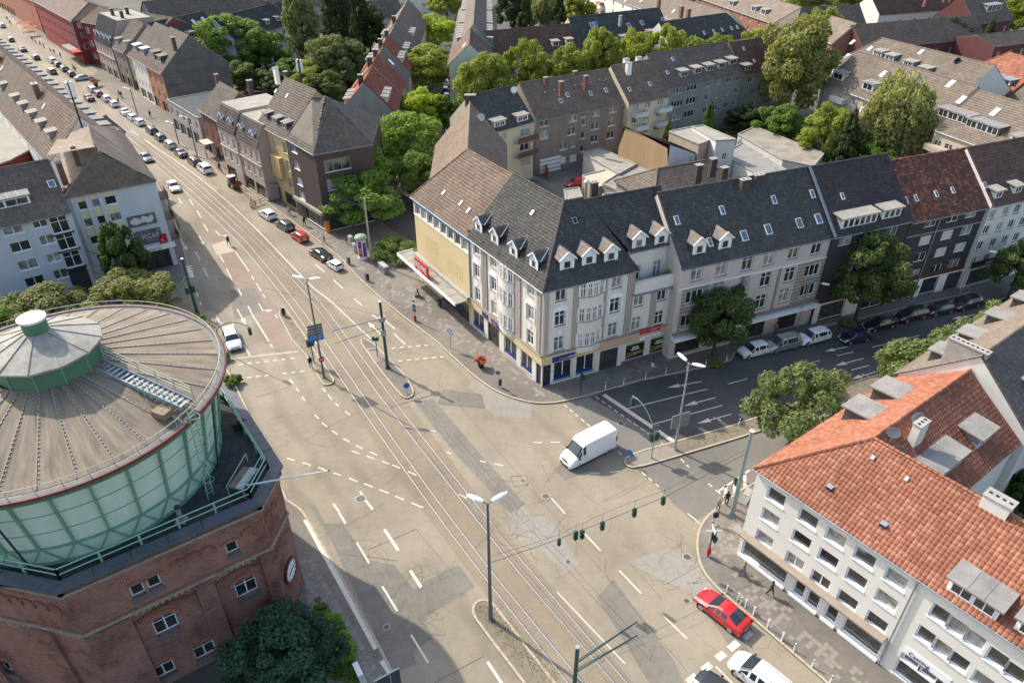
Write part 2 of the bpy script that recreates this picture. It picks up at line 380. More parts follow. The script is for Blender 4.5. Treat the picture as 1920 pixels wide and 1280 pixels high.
def dormer(parent,org,p,ang,kind,w,h,slope,rm,wm,back=None,wstyle='1',gm=None,n=1,tiled=None):
 """p: where the dormer front meets the roof; local x along the eave, y up the slope"""
 t=math.tan(math.radians(slope));L=h/t;m=MB();r=MB();wn_=MB();zb=-.5
 gm=gm or glassd
 if kind=='gable':
  hw=w/2;g_=w*.42;Lr=(h+g_)/t
  m.poly([(-hw,0,zb),(hw,0,zb),(hw,0,h),(0,0,h+g_),(-hw,0,h)],wm)
  for s_ in(-1,1):m.add([(s_*hw,0,zb),(s_*hw,L,h),(s_*hw,0,h)],[(0,1,2)],dark if wm!=rm else wm)
  for s_ in(-1,1):
   e=.18;dz=g_/hw*e
   a=[(s_*(hw+e),-.15,h-dz),(0,-.15,h+g_),(0,Lr,h+g_),(s_*(hw+e),(h-dz)/t,h-dz)]
   top=[(x,y,z+.09)for x,y,z in a]
   r.add(a+top,[(0,1,2,3),(4,5,6,7),(0,1,5,4),(1,2,6,5),(2,3,7,6),(3,0,4,7)],rm)
   nn=max(3,int(Lr/.35))
   for k in range(nn):
    for q_ in range(3):
     f0,f1=q_/3,(q_+1)/3-.02
     yy=-.15+(Lr+.1)*k/nn;y2=-.15+(Lr+.1)*(k+1)/nn-.03
     def pt(f,y,up):x=s_*(hw+e)*(1-f);z=(h-dz)+(g_+dz)*f+.09+up;return(x,y,z)
     if y2<(h-dz+(g_+dz)*f0)/t+.1:r.quad(pt(f0,yy,.045),pt(f0,y2,.045),pt(f1,y2,.02),pt(f1,yy,.02),rm)
   r.bar((s_*(hw+e),-.2,h-dz+.06),(0,-.2,h+g_+.06),.09,.16,white)
   r.bar((s_*(hw+e+.07),(h-dz)/t*.15,h-dz+.1),(s_*.02,Lr+.1,h+g_+.1),.1,.05,lead)
  ww,wh=w*.5,h*.72;x0,z0=-ww/2,.12
  frames=[(x0,z0,ww,wh)]
  for s_ in(-1,1):m.box(*(sorted((s_*hw,s_*(ww/2+.06)))),-.04,0,zb+.4,h-.08,wm)
 else:
  hw=w/2;bl=L+.1;tilt=.12 if kind=='flat' else .25
  hb=h+tilt;Lb=hb/t
  m.poly([(-hw,0,zb),(hw,0,zb),(hw,0,h),(-hw,0,h)],wm)
  sm=zinc if wm in(white,)else wm
  for s_ in(-1,1):m.add([(s_*hw,0,zb),(s_*hw,Lb,hb),(s_*hw,0,h)],[(0,1,2)],sm)
  o_=.22
  a=[(-hw-o_,-.3,h-.03),(hw+o_,-.3,h-.03),(hw+o_,Lb+.1,hb+.02),(-hw-o_,Lb+.1,hb+.02)]
  top=[(x,y,z+.14)for x,y,z in a]
  r.add(a+top,[(0,3,2,1),(4,5,6,7),(0,1,5,4),(1,2,6,5),(2,3,7,6),(3,0,4,7)],rm)
  for k in range(1,max(2,int(w/1.0))):
   x=-hw+w*k/max(2,int(w/1.0));r.bar((x,-.28,h+.125),(x,Lb,hb+.165),.04,.03,zinc)
  frames=[];ww=(w-.3)/n-.12
  for i in range(n):frames.append((-hw+.15+i*(w-.3)/n+.06,.15,ww,h-.32))
 o=m.obj('dormer',parent,loc=(p[0]-org[0],p[1]-org[1],p[2]-org[2]));o.rotation_euler=(0,0,ang)
 r.obj('dormer_roof',o)
 for(x0,z0,ww,wh)in frames:
  k=MB();t_=.07;x1,z1=x0+ww,z0+wh
  k.box(x0,x1,-.06,.0,z0,z0+t_,frame_w);k.box(x0,x1,-.06,0,z1-t_,z1,frame_w);k.box(x0,x0+t_,-.06,0,z0+t_,z1-t_,frame_w);k.box(x1-t_,x1,-.06,0,z0+t_,z1-t_,frame_w)
  if ww>.85:k.box((x0+x1)/2-.035,(x0+x1)/2+.035,-.055,0,z0+t_,z1-t_,frame_w)
  k.box(x0+t_,x1-t_,-.03,-.01,z0+t_,z1-t_,gm)
  k.obj('window',o)
 return o
def roof_point(A,d,nin,ze,slope,s,up):
 """point s along the eave, up metres inward"""
 c=A+d*s+nin*up;return(c.x,c.y,ze+up*math.tan(math.radians(slope)))
def skylight(parent,org,p,ang,slope,w=.8,h=1.1,c=None):
 m=MB();w,h=w*.85,h*.9;m.box(-w/2,w/2,0,h,.04,.16,frame_w if not c else zinc);m.box(-w/2+.09,w/2-.09,.09,h-.09,.161,.17,c or plain('skylight_glass',(.1,.13,.16),.1,0,0,spec=.8))
 o=m.obj('skylight',parent,loc=(p[0]-org[0],p[1]-org[1],p[2]-org[2]));o.rotation_euler=Matrix.Rotation(ang,4,'Z').to_euler()if 0 else(math.radians(slope),0,ang);return o
def chimney(parent,org,p,ang,w=.9,l=.6,h=1.6,mat=None,cap=True):
 m=MB();mat=mat or brickred;m.box(-w/2,w/2,-l/2,l/2,-1.2,h,mat)
 if cap:m.box(-w/2-.07,w/2+.07,-l/2-.07,l/2+.07,h,h+.1,concrete)
 for k in range(max(1,int(w/.4))):x=-w/2+w*(k+.5)/max(1,int(w/.4));m.box(x-.1,x+.1,-.1,.1,h+.1,h+.13,black)
 o=m.obj('chimney',parent,loc=(p[0]-org[0],p[1]-org[1],p[2]-org[2]));o.rotation_euler=(0,0,ang);return o
def dish(parent,org,p,ang,r=.45,mat=None):
 m=MB();mat=mat or plain('dish_grey',(.3,.31,.32),.5)
 m.tube((0,0,-.8),(0,0,.3),.03,.03,zinc);vs=[]
 m.lathe([(.02,.0),(r*.5,.04),(r*.85,.12),(r,.19),(r*.97,.2),(r*.5,.07),(.02,.03)],mat,14)
 o=MB();n0=len(m.v)-7*14
 for i in range(n0,len(m.v)):
  x,y,z=m.v[i];m.v[i]=(x,-z*.8-.1,y+.4)
 m.tube((0,-.1,.1),(0,-.6,.35),.015,.015,dark);o=m.obj('satellite_dish',parent,loc=(p[0]-org[0],p[1]-org[1],p[2]-org[2]));o.rotation_euler=(0,0,ang);return o
def building(name,label,cat,fp,ze,planes,roofmat,wallmat,fac={},z0=0,tw=.3,th=.36,prof=2,depth=.16,sill=None,group=None,gables=(),fm=None,gm=None,gutter=None,brick=False,ridges=(),under=None,stag=False,wallmats={},slab=.12,reveal=None,soffit=None,flat=False):
 org=Vector((fp[0].x,fp[0].y,z0));t=empty(name,org,0,label,cat,group)
 w=MB();sl=MB();n=len(fp);fp=[Vector((f[0],f[1]))for f in fp]
 for i in range(n):
  facade(w,sl,t,org,fp[i],fp[(i+1)%n],z0,ze,fac.get(i,[]),wallmats.get(i,wallmat),depth,sill,fm,gm,reveal)
 for g_ in gables:w.poly([tuple(Vector(p)-org)for p in g_[0]],g_[1]if len(g_)>1 else wallmat)
 wo=w.obj('wall',t)
 if brick:wall_uv(wo.data)
 r=MB()
 for pl in planes:
  P=[Vector(p)-org for p in pl];k=len(P)
  r.add([tuple(p)for p in P]+[tuple(p-Vector((0,0,slab)))for p in P],[tuple(range(k)),tuple(reversed(range(k,2*k)))]+[(i,k+i,k+(i+1)%k,(i+1)%k)for i in range(k)],under or roofmat)
 ro=None
 if planes:ro=r.obj('roof',t)
 if not flat and planes:tiles(planes,roofmat,'roof_tiles',t,org,tw,th,prof,stagger=stag)
 if ridges:
  rc=MB()
  for a,b in ridges:
   a=Vector(a)-org;b=Vector(b)-org;nseg=max(1,int((b-a).length/.4))
   for i in range(nseg):
    c0=a.lerp(b,i/nseg)+Vector((0,0,.05));c1=a.lerp(b,(i+.97)/nseg)+Vector((0,0,.08));rc.tube(c0,c1,.13,.15,roofmat,6)
  tag(rc.obj('ridge_tiles',t),kind='stuff')
 if gutter:
  gm_=MB()
  for a,b in gutter:gm_.tube(Vector(a)-org,Vector(b)-org,.08,.08,zinc,6)
  gm_.obj('gutter',t)
 return t,org
def house(name,label,A,B,D,ze,slope,roofmat,wallmat,fac={},hip=(0,0),oh=.35,z0=0,cat='house',group=None,tw=.34,th=.4,prof=2,**kw):
 """row house: front wall from A to B, depth D, symmetric gable roof"""
 A=Vector(A);B=Vector(B);d=(B-A).normalized();L=(B-A).length;n_=Vector((-d.y,d.x));t=math.tan(math.radians(slope))
 fp=[A,B,B+n_*D,A+n_*D];rise=D/2*t;zr=ze+rise;drop=oh*t
 hl,hr=hip;e0=oh if hl else 0;e1=oh if hr else 0
 a=v3(A-d*e0-n_*oh,ze-drop);b=v3(B+d*e1-n_*oh,ze-drop);c=v3(B+d*e1+n_*(D+oh),ze-drop);f=v3(A-d*e0+n_*(D+oh),ze-drop)
 r0=v3(A+d*hl+n_*D/2,zr);r1=v3(B-d*hr+n_*D/2,zr)
 planes=[[a,b,r1,r0],[c,f,r0,r1]];gables=[];up=Vector((0,0,.12))
 planes=[[p+up for p in q]for q in planes]
 if hr:planes.append([p+up for p in(b,c,r1)])
 else:gables.append(([v3(B,ze),v3(B+n_*D,ze),v3(B+n_*D/2,zr)],))
 if hl:planes.append([p+up for p in(f,a,r0)])
 else:gables.append(([v3(A+n_*D,ze),v3(A,ze),v3(A+n_*D/2,zr)],))
 rid=[(r0+up,r1+up)]
 if hr:rid+=[(b+up,r1+up),(c+up,r1+up)]
 if hl:rid+=[(a+up,r0+up),(f+up,r0+up)]
 bt,org=building(name,label,cat,fp,ze,planes,roofmat,wallmat,fac,z0,tw,th,prof,group=group,gables=gables,ridges=rid,gutter=[(a+Vector((0,0,.05)),b+Vector((0,0,.05)))],**kw)
 return dict(o=bt,org=org,A=A,B=B,d=d,n=n_,L=L,D=D,ze=ze,sl=slope,ang=math.atan2(d.y,d.x),zr=zr)
def on_front(h,s,up):return roof_point(h['A'],h['d'],h['n'],h['ze']+.12,h['sl'],s,up)
def on_back(h,s,up):return roof_point(h['A']+h['n']*h['D']+h['d']*h['L'],-h['d'],-h['n'],h['ze']+.12,h['sl'],s,up)
def text(body,size,mat,parent,loc,rot,extrude=.02,name='lettering',align='LEFT',sx=1):
 cu=bpy.data.curves.new('t','FONT');cu.body=body;cu.size=size;cu.extrude=extrude;cu.align_x=align;cu.resolution_u=2
 o=bpy.data.objects.new('t',cu);COL.objects.link(o);me=bpy.data.meshes.new_from_object(o.evaluated_get(bpy.context.evaluated_depsgraph_get()))
 bpy.data.objects.remove(o);me.name=name;me.materials.clear();me.materials.append(mat)
 q=bpy.data.objects.new(name,me);link(q,parent);q.location=loc;q.rotation_euler=rot;q.scale=(sx,1,1);return q
# ground, roads, pavements
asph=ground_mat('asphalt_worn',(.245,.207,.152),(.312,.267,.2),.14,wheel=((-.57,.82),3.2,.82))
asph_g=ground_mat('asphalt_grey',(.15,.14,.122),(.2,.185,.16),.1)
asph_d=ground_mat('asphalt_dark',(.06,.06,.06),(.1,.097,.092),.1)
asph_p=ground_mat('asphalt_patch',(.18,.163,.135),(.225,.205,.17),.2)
asph_pale=ground_mat('asphalt_patch_pale',(.265,.243,.205),(.3,.277,.235),.14)
bedm=ground_mat('tram_bed_asphalt',(.215,.172,.12),(.27,.218,.155),.12)
redm=ground_mat('reddish_lane_asphalt',(.25,.18,.145),(.3,.22,.175),.1)
pav=ground_mat('pavement_paving',(.155,.138,.118),(.215,.19,.16),.22,crack=False)
slabm=[plain('slab_'+n,c,.9,0,.12,3)for n,c in(('grey',(.25,.225,.19)),('pale',(.255,.225,.185)),('dark',(.085,.08,.075)),('mid',(.2,.185,.16)))]
kerbm=plain('kerb_stone',(.42,.36,.27),.9,0,.15,2)
soil=ground_mat('island_gravel',(.2,.165,.12),(.26,.22,.16),.3,crack=False)
grass=ground_mat('grass',(.045,.065,.02),(.08,.1,.035),.3,crack=False)
paint=plain('road_paint',(.62,.57,.47),.7,0,.18,4)
paint2=plain('road_paint_worn',(.46,.4,.31),.8,0,.3,5)
steel=plain('rail_steel',(.62,.57,.5),.22,.5,.1)
yard=ground_mat('yard_ground',(.085,.08,.068),(.13,.12,.1),.2,crack=False)
def gp(pts):return[G(*p)for p in pts]
def sheet(name,pts,z,mat,world=False,**kw):
 P=pts if world else gp(pts);m=MB();m.poly([(p[0],p[1],z)for p in P],mat);o=m.obj(name)
 if o.data.polygons[0].normal.z<0:o.data.flip_normals()
 tag(o,kind='structure');return o
m=MB();m.quad((-1500,-300,0),(1500,-300,0),(1500,3000,0),(-1500,3000,0),yard);tag(m.obj('ground'),kind='structure')
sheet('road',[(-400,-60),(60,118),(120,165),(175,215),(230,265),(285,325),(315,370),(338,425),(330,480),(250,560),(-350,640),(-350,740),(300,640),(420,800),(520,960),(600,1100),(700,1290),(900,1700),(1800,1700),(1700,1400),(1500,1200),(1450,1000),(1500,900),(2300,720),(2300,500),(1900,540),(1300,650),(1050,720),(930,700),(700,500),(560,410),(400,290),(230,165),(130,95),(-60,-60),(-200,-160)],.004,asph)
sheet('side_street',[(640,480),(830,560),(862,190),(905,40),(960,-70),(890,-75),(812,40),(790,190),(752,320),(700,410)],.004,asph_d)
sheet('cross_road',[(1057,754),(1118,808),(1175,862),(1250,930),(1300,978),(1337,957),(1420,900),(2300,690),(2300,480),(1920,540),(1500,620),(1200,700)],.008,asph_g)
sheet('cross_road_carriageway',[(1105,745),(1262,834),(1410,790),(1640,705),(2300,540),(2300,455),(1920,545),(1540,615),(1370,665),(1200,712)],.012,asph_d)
def edge_strip(pts,z):return pts
sheet('tram_bed',[(-330,-95),(15,62),(78,106),(168,198),(240,262),(312,328),(398,402),(440,445),(478,492),(530,565),(555,606),(627,712),(667,772),(722,858),(795,960),(900,1100),(1030,1280),(1070,1340),(1240,1340),(1172,1262),(1045,1112),(920,962),(775,768),(727,700),(676,640),(618,568),(565,517),(490,438),(360,322),(245,245),(190,200),(90,100),(25,55),(-300,-105)],.012,bedm)
sheet('asphalt_lane',[(398,440),(425,440),(470,505),(552,655),(512,655),(455,560),(425,510),(404,470)],.016,redm)
sheet('road_patch',[(397,459),(427,450),(440,471),(407,479)],.020,paint2)
for pk_,(pts,mt)in enumerate((([(832,731),(902,740),(909,765),(821,757)],asph_p),
([(890,712),(872,726),(905,742),(910,765),(927,780),(960,783),(996,785),(999,752),(960,742)],asph_pale),
([(590,945),(610,982),(642,981),(692,1049),(740,1060),(775,1104),(837,1067),(862,1060),(890,1100),(805,1151),(796,1167),(814,1196),(775,1217),(780,1245),(745,1257),(732,1247),(620,1010),(580,950)],asph_p),
([(1177,1055),(1250,1025),(1310,1060),(1330,1100),(1310,1115),(1262,1098)],asph_pale),
([(947,950),(969,937),(1000,969),(1022,969),(1050,997),(1086,1059),(1064,1073),(958,989)],asph_pale),
([(777,752),(812,748),(905,856),(985,945),(957,962),(850,846)],asph_p),
([(1120,1120),(1150,1085),(1262,1235),(1290,1300),(1230,1300)],asph_p),
([(1330,1110),(1380,1175),(1410,1230),(1370,1215),(1320,1140)],asph_p),
([(430,545),(478,540),(500,580),(440,600)],asph_p),
([(1290,300),(1640,700),(1500,800)],asph_p)[:0]or([(1075,850),(1110,880),(1060,900),(1040,880)],asph_p))):
 sheet('road_patch',pts,.0145+.0004*pk_,mt)
# pavements: blocks 12 cm high with kerb stones as parts
kerb_me=(lambda m:m.mesh('kerb_stone'))(MB().box(0,.97,0,.2,-.02,.155,kerbm))
def pavement(name,kerb,back,mat=pav,stones=True,world=False,h=.12,kerb2=None):
 K=kerb if world else gp(kerb);Bk=back if world else gp(back)
 P=K+Bk;m=MB();ar=sum(P[i].x*P[(i+1)%len(P)].y-P[(i+1)%len(P)].x*P[i].y for i in range(len(P)))
 PP=P if ar>0 else list(reversed(P));m.prism([(p.x,p.y)for p in PP],0,h,mat)
 o=m.obj(name);tag(o,kind='structure')
 rest=MB();cnt=0;sg=1 if ar>0 else-1;S_=[]
 for a,b in zip(K,K[1:]):
  d=b-a;L=d.length;n=max(1,round(L/1.0));d.normalize()
  for i in range(n):S_.append((a+d*(L*i/n),d,L/n))
 order=sorted(range(len(S_)),key=lambda i:S_[i][0].length)
 for r_,i in enumerate(order):
  a,d,l=S_[i];ang=math.atan2(d.y,d.x)
  if r_<290 and stones:
   q=obj('kerb_stone',kerb_me,o,(a.x,a.y,0),ang);q.scale=(l,1*sg,1)
   if sg>0:q.location=(a.x,a.y,0)
  else:
   nn=Vector((-d.y,d.x))*.2*sg;e=a+d*l*.97;q4=[a,e,e+nn,a+nn]
   rest.prism([(k.x,k.y)for k in(q4 if sg>0 else reversed(q4))],-.02,.155,kerbm)
 if rest.v:tag(rest.obj('kerb_stones',o),kind='stuff')
 return o
def arc(pts,n=3):
 for _ in range(n):
  q=[pts[0]]
  for a,b in zip(pts,pts[1:]):q+=[(a[0]*.75+b[0]*.25,a[1]*.75+b[1]*.25),(a[0]*.25+b[0]*.75,a[1]*.25+b[1]*.75)]
  pts=q+[pts[-1]]
 return pts
npk=[(-40,-30),(30,42),(90,82),(150,118),(160,128)]
pavement('pavement',npk,[(170,105),(100,30),(20,-40)])
k1=[(172,150),(215,183),(245,207),(272,227),(300,246),(335,268),(368,292),(395,306),(440,340),(512,390),(576,438),(612,464),(640,487),(653,503),(695,545),(755,595),(812,637)]
k1=k1[:1]+arc(k1[1:],1)[0:]+arc([(812,637),(855,677),(892,710),(925,733),(960,748),(997,757),(1030,758),(1057,754),(1097,745)],2)[1:]+[(1200,715),(1290,697),(1347,685),(1372,676),(1380,661),(1550,612),(1640,592),(1822,550),(1850,570),(2300,455)]
pavement('pavement',k1,[(2300,400),(1880,500),(1500,560),(1030,640),(900,560),(820,480),(775,455),(728,428),(700,400),(617,420),(500,340),(400,270),(300,200),(200,130),(180,135)])
k2=[(-20,60),(62,118),(120,165),(175,215),(230,265),(278,318),(300,350),(328,410),(347,470),(354,500),(350,522),(332,545),(305,562),(262,578),(-100,640)]
pavement('pavement',arc(k2,1),[(-100,560),(100,450),(200,330),(150,240),(60,160),(-60,90)],stones=True)
k3=[(140,690),(250,640),(335,597),(368,592),(395,640),(425,690),(450,735),(500,850),(540,938)]
k3=arc(k3,1)+arc([(546,942),(566,955),(583,980)],1)+[(600,1010),(631,1062),(647,1090),(735,1254),(800,1370)]
wp=pavement('pavement',k3,[(600,1370),(400,1100),(300,900),(200,750)])
k4=arc([(1620,1345),(1515,1252),(1440,1187),(1372,1130),(1335,1097),(1312,1065),(1304,1030),(1307,995),(1320,973),(1337,957),(1381,922),(1407,909),(1450,885)],2)+[(1700,812),(2300,660)]
sp=pavement('pavement',k4,[(2300,900),(1900,1100),(1900,1400)])
sheet('lawn',[(590,1120),(612,1135),(640,1175),(668,1235),(690,1300),(700,1400),(500,1400),(450,1150)],.0,grass).location.z=.13
pavement('traffic_island',arc([(521,590),(530,575),(545,590),(576,635),(627,712)],1)+arc([(627,712),(627,718),(620,722),(607,724),(600,715)],1)+[(587,692),(571,666),(547,640),(521,590)],[],soil)
sheet('stop_platform',[(572,667),(592,663),(609,690),(590,695)],.125,slabm[1])
pavement('traffic_island',arc([(676,645),(676,636),(694,638),(727,669),(765,710),(777,732),(775,744),(762,749),(749,742),(705,687),(676,645)],1),[],pav)
sheet('stop_platform',[(684,655),(708,651),(726,672),(705,681)],.126,slabm[1])
pavement('traffic_island',arc([(1010,1320),(893,1167),(883,1146),(890,1128),(907,1123),(922,1127),(941,1150),(991,1216),(1050,1290),(1110,1370)],1),[(1060,1400)],soil)
pavement('median_strip',arc([(2300,560),(1900,640),(1640,700),(1410,787),(1262,829),(1190,848),(1168,862),(1172,874),(1190,880),(1270,857),(1420,812),(1680,724),(1900,664),(2300,590)],1),[],soil)
sheet('median_paving',[(1176,866),(1192,852),(1250,836),(1272,852),(1196,875)],.125,slabm[1])
# paving slabs beside the tower, each laid on its own; beyond that a scatter of pale replacement slabs
slab_me=[MB().box(0,.47,0,.47,-.02,.012,k).mesh('paving_slab')for k in slabm]
a0=G(606,1075);a1=G(742,1300);d=(a1-a0).normalized();nn=Vector((-d.y,d.x));cnt=0;ang=math.atan2(d.y,d.x)
rest=MB()
for i in range(0,60):
 for j in range(7):
  p=a0+d*(i*.5-6)-nn*(j*.5+.65)+d*(.25 if j%2 else 0)
  k=R_.random();q=2 if(k<.05 or(17<i<24 and 1<j<5 and k<.55))else 1 if k<.22 else 3 if k<.5 else 0
  if cnt<295 and i>6:o=obj('paving_slab',slab_me[q],wp,(p.x,p.y,.12+R_.random()*.006),ang);cnt+=1
sl=MB()
def scatter(poly,n,col=1,s=.5):
 P=gp(poly)
 x0,x1=min(p.x for p in P),max(p.x for p in P);y0,y1=min(p.y for p in P),max(p.y for p in P);k=0;t=0
 e=(P[1]-P[0]).normalized();f=Vector((-e.y,e.x))
 while k<n and t<4000:
  t+=1;c=Vector((R_.uniform(x0,x1),R_.uniform(y0,y1)));ins=False;j=len(P)-1
  for i in range(len(P)):
   if(P[i].y>c.y)!=(P[j].y>c.y)and c.x<(P[j].x-P[i].x)*(c.y-P[i].y)/(P[j].y-P[i].y)+P[i].x:ins=not ins
   j=i
  if not ins:continue
  c=P[0]+e*round((c-P[0]).dot(e)/s)*s+f*round((c-P[0]).dot(f)/s)*s
  for _ in range(R_.randint(1,4)):
   q=c+e*R_.choice([-s,0,s,0])+f*R_.choice([-s,0,s]);z=.124+R_.random()*.004
   a=q+e*(s-.03);sl.add([(q.x,q.y,z),(a.x,a.y,z),(a.x+f.x*(s-.03),a.y+f.y*(s-.03),z),(q.x+f.x*(s-.03),q.y+f.y*(s-.03),z)],[(0,1,2,3)],slabm[col if R_.random()<.8 else 0])
  k+=1
scatter([(690,520),(870,660),(860,600),(770,530)],40);scatter([(880,655),(1000,740),(1010,728),(890,625)],14)
scatter([(1030,745),(1370,665),(1370,645),(1030,725)],36,3);scatter([(560,415),(690,530),(720,500),(600,420)],25,0)
scatter([(1340,1080),(1600,1300),(1640,1300),(1380,1060)],34,1,.4);scatter([(1325,1000),(1340,1060),(1375,1040),(1370,970)],22,1,.4)
tag(sl.obj('paving_slabs'),kind='stuff')
# rails
RL=[[(-340,-95),(-60,8),(5,50),(68,100),(160,200),(236,262),(305,320),(435,440),(480,492),(535,560),(607,662),(680,770),(815,960),(912,1086),(1065,1280),(1120,1350)],
[(-330,-96),(-53,8),(12,50),(75,100),(169,200),(246,262),(317,320),(450,440),(480,474),(551,560),(610,640),(680,740),(740,827),(790,897),(837,960),(912,1058),(929,1080),(1094,1280),(1150,1350)],
[(-318,-98),(-44,8),(22,50),(83,100),(180,200),(260,262),(333,320),(464.5,440),(512,487),(583,560),(642,640),(695,720),(730,765),(880,957),(912,997),(979,1080),(1152,1280),(1210,1350)],
[(-310,-99),(-37,8),(30,50),(90,100),(189,200),(270,262),(345,320),(477.5,440),(512,479),(597.5,560),(657,640),(716,720),(755,772),(902,957),(967,1037),(1004,1080),(1160,1261),(1230,1345)]]
def smooth_w(pts,n=2):
 P=[Vector(p)for p in pts]
 for _ in range(n):
  q=[P[0]]
  for a,b in zip(P,P[1:]):q+=[a*.75+b*.25,a*.25+b*.75]
  P=q+[P[-1]]
 return P
tt=tag(empty('tram_track',(0,0,0)),kind='structure')
tt['kind']='structure'
for r in RL:
 P=smooth_w(gp(r),2);m=MB()
 for a,b in zip(P,P[1:]):
  d_=(b-a);
  if d_.length<1e-4:continue
  d_.normalize();n_=Vector((-d_.y,d_.x))
  for o0,o1,z,mm in((-.045,.035,.026,steel),(.035,.085,.02,black),(-.1,-.045,.02,asph_p),(.085,.15,.019,asph_p)):
   m.add([(a.x+n_.x*o0,a.y+n_.y*o0,z),(b.x+n_.x*o0,b.y+n_.y*o0,z),(b.x+n_.x*o1,b.y+n_.y*o1,z),(a.x+n_.x*o1,a.y+n_.y*o1,z)],[(0,1,2,3)],mm)
 m.obj('rail',tt)
# road markings
mk=MB();mkw=MB()
def mark(p,q,w=.13,z=.026,worn=False,world=False):
 a=p if world else G(*p);b=q if world else G(*q);d_=(b-a).normalized();n_=Vector((-d_.y,d_.x))*w/2
 (mkw if worn else mk).add([(a.x-n_.x,a.y-n_.y,z),(b.x-n_.x,b.y-n_.y,z),(b.x+n_.x,b.y+n_.y,z),(a.x+n_.x,a.y+n_.y,z)],[(0,1,2,3)],paint2 if worn else paint)
def dashed(p,q,w=.15,l=.55,g_=.45,worn=False):
 a=G(*p);b=G(*q);L=(b-a).length;d_=(b-a).normalized();s=0
 while s<L:
  if R_.random()>.06:mark(a+d_*s,a+d_*min(L,s+l*R_.uniform(.8,1.05)),w,.026,worn,True)
  s+=l+g_
def arrow(t,h,turn=0,w=.15,worn=False):
 a=G(*t);b=G(*h);d_=(b-a);L=d_.length;d_.normalize();n_=Vector((-d_.y,d_.x));c=b-d_*min(1.6,L*.4)
 mark(a,c if not turn else c,w,.026,worn,True)
 if turn:e=c+n_*turn*.5+d_*.5;mark(c,e,w,.0265,worn,True);tip=e+n_*turn*.8+d_*.1;s_=(n_*turn)
 else:e=c;tip=b;s_=d_
 k=Vector((-s_.y,s_.x))*.33
 (mkw if worn else mk).add([(e.x-k.x,e.y-k.y,.027),(tip.x,tip.y,.027),(e.x+k.x,e.y+k.y,.027)],[(0,1,2)],paint2 if worn else paint)
mark((1132,740),(1264,828),.5)
for a,b in(((1117,744),(1243,832)),((1058,759),(1117,808)),((1147,836),(1171,857)),((1203,885),(1236,913)),((1276,860),(1292,876)),((1328,906),(1365,938))):dashed(a,b,.13,.62,.35)
for a,b in(((1177,766),(1327,729)),((1221,796),(1354,760)),((1365,720),(1402,710)),((1388,750),(1415,743)),((1435,702),(1455,697)),((1506,684),(1537,676)),((1569,667),(1600,660)),((1635,651),(1665,644)),((1596,694),(1629,685)),((1660,676),(1690,668)),((1554,704),(1565,702)),((1691,637),(1724,629)),((1750,622),(1779,615)),((1804,607),(1832,601)),((1859,593),(1886,587)),((1900,586),(1925,580)),((1745,652),(1775,644))):mark(a,b)
for a,b,t_ in(((1316,715),(1250,727),0),((1342,745),(1282,761),0),((1372,776),(1307,794),0),((1619,672),(1565,686),0),((1642,697),(1596,711),0),((1589,650),(1547,659),0),((1829,590),(1785,598),0)):arrow(a,b,t_)
mark((1289,724),(1268,722),.14);mark((1352,788),(1338,782),.16);mark((1630,706),(1615,700),.14)
for l in '250,285,282,315 300,350,322,375 345,415,368,445 440,548,472,580 495,610,535,640 570,668,612,698 655,728,703,755 750,780,802,805 855,828,908,852 718,820,775,842 828,858,888,880 945,898,1000,920 1020,925,1080,950 1140,975,1203,1003 500,350,522,378 540,400,570,437 595,465,620,485 668,523,707,553 232,875,292,892 348,908,412,928 467,945,523,965 580,985,640,1005 697,1025,760,1050 810,1065,877,1092 925,1110,995,1138 1045,1160,1110,1187 1163,1210,1253,1245 1430,830,1465,842 1680,895,1722,905 1788,918,1855,932 1300,667,1350,677 1118,635,1180,648 1520,1145,1580,1175'.split():
 x=[float(k)/4 for k in l.split(',')];mark((480+x[0],640+x[1]),(480+x[2],640+x[3]),.14)
for a,b,w_ in(((684,936),(699,955),.22),((625,944),(637,961),.2),((635,960),(648,981),.2),((669,1017),(692,1055),.16),((717,1099),(745,1145),.16),((771,1190),(803,1242),.16),((721,992),(747,1032),.26),((769,1069),(790,1101),.26),((914,1240),(942,1282),.22),((675,921),(681,929),.2),((1095,999),(1126,1032),.14),((1161,1069),(1202,1112),.14),((1242,1152),(1288,1197),.14),((1045,1110),(1172,1244),.1),((1342,1249),(1377,1284),.13),((1034,934),(1060,963),.13),((1289,962),(1313,982),.12),((1000,829),(1016,830),.13),((1032,829),(1050,829),.13),((1144,885),(1162,883),.12),((1106,887),(1125,887),.1),((573,975),(706,1217),.0),((1347,921),(1406,881),.2),((1361,910),(1360,934),.3),((1379,899),(1377,925),.3),((1396,887),(1397,915),.3)):
 if w_:mark(a,b,w_)
dashed((1408,1184),(1285,1283),.55,1.0,.55)
mark((426,674),(560,659),.35,worn=True);dashed((447,684),(556,671),.2);dashed((446,710),(577,695),.2);dashed((734,653),(812,646),.2);dashed((747,677),(838,668),.2)
for l in '664,560,679,573 721,600,741,617 739,626,760,646 592,496,609,511 625,525,643,541 698,590,721,608 366,472,375,487 381,502,390,519 369,549,371,556 375,566,377,572 412,479,420,492 425,504,435,525 447,542,453,554 465,574,477,597 477,596,504,640 506,645,511,652 441,472,461,500 462,501,467,509 472,517,476,525 480,531,490,546 493,552,497,558 436,606,446,625 457,646,469,667 516,590,521,596 355,374,362,385 369,395,377,409 382,420,390,434 335,372,341,382'.split():
 x=[float(k)for k in l.split(',')];mark(x[:2],x[2:],.17)
mark((350,494),(361,520),.4)
arrow((374,443),(382,461));arrow((338,447),(351,470));arrow((485,569),(497,590),1);arrow((445,580),(461,609));arrow((405,592),(418,617));arrow((714,627),(689,603));arrow((404,433),(418,448),1)
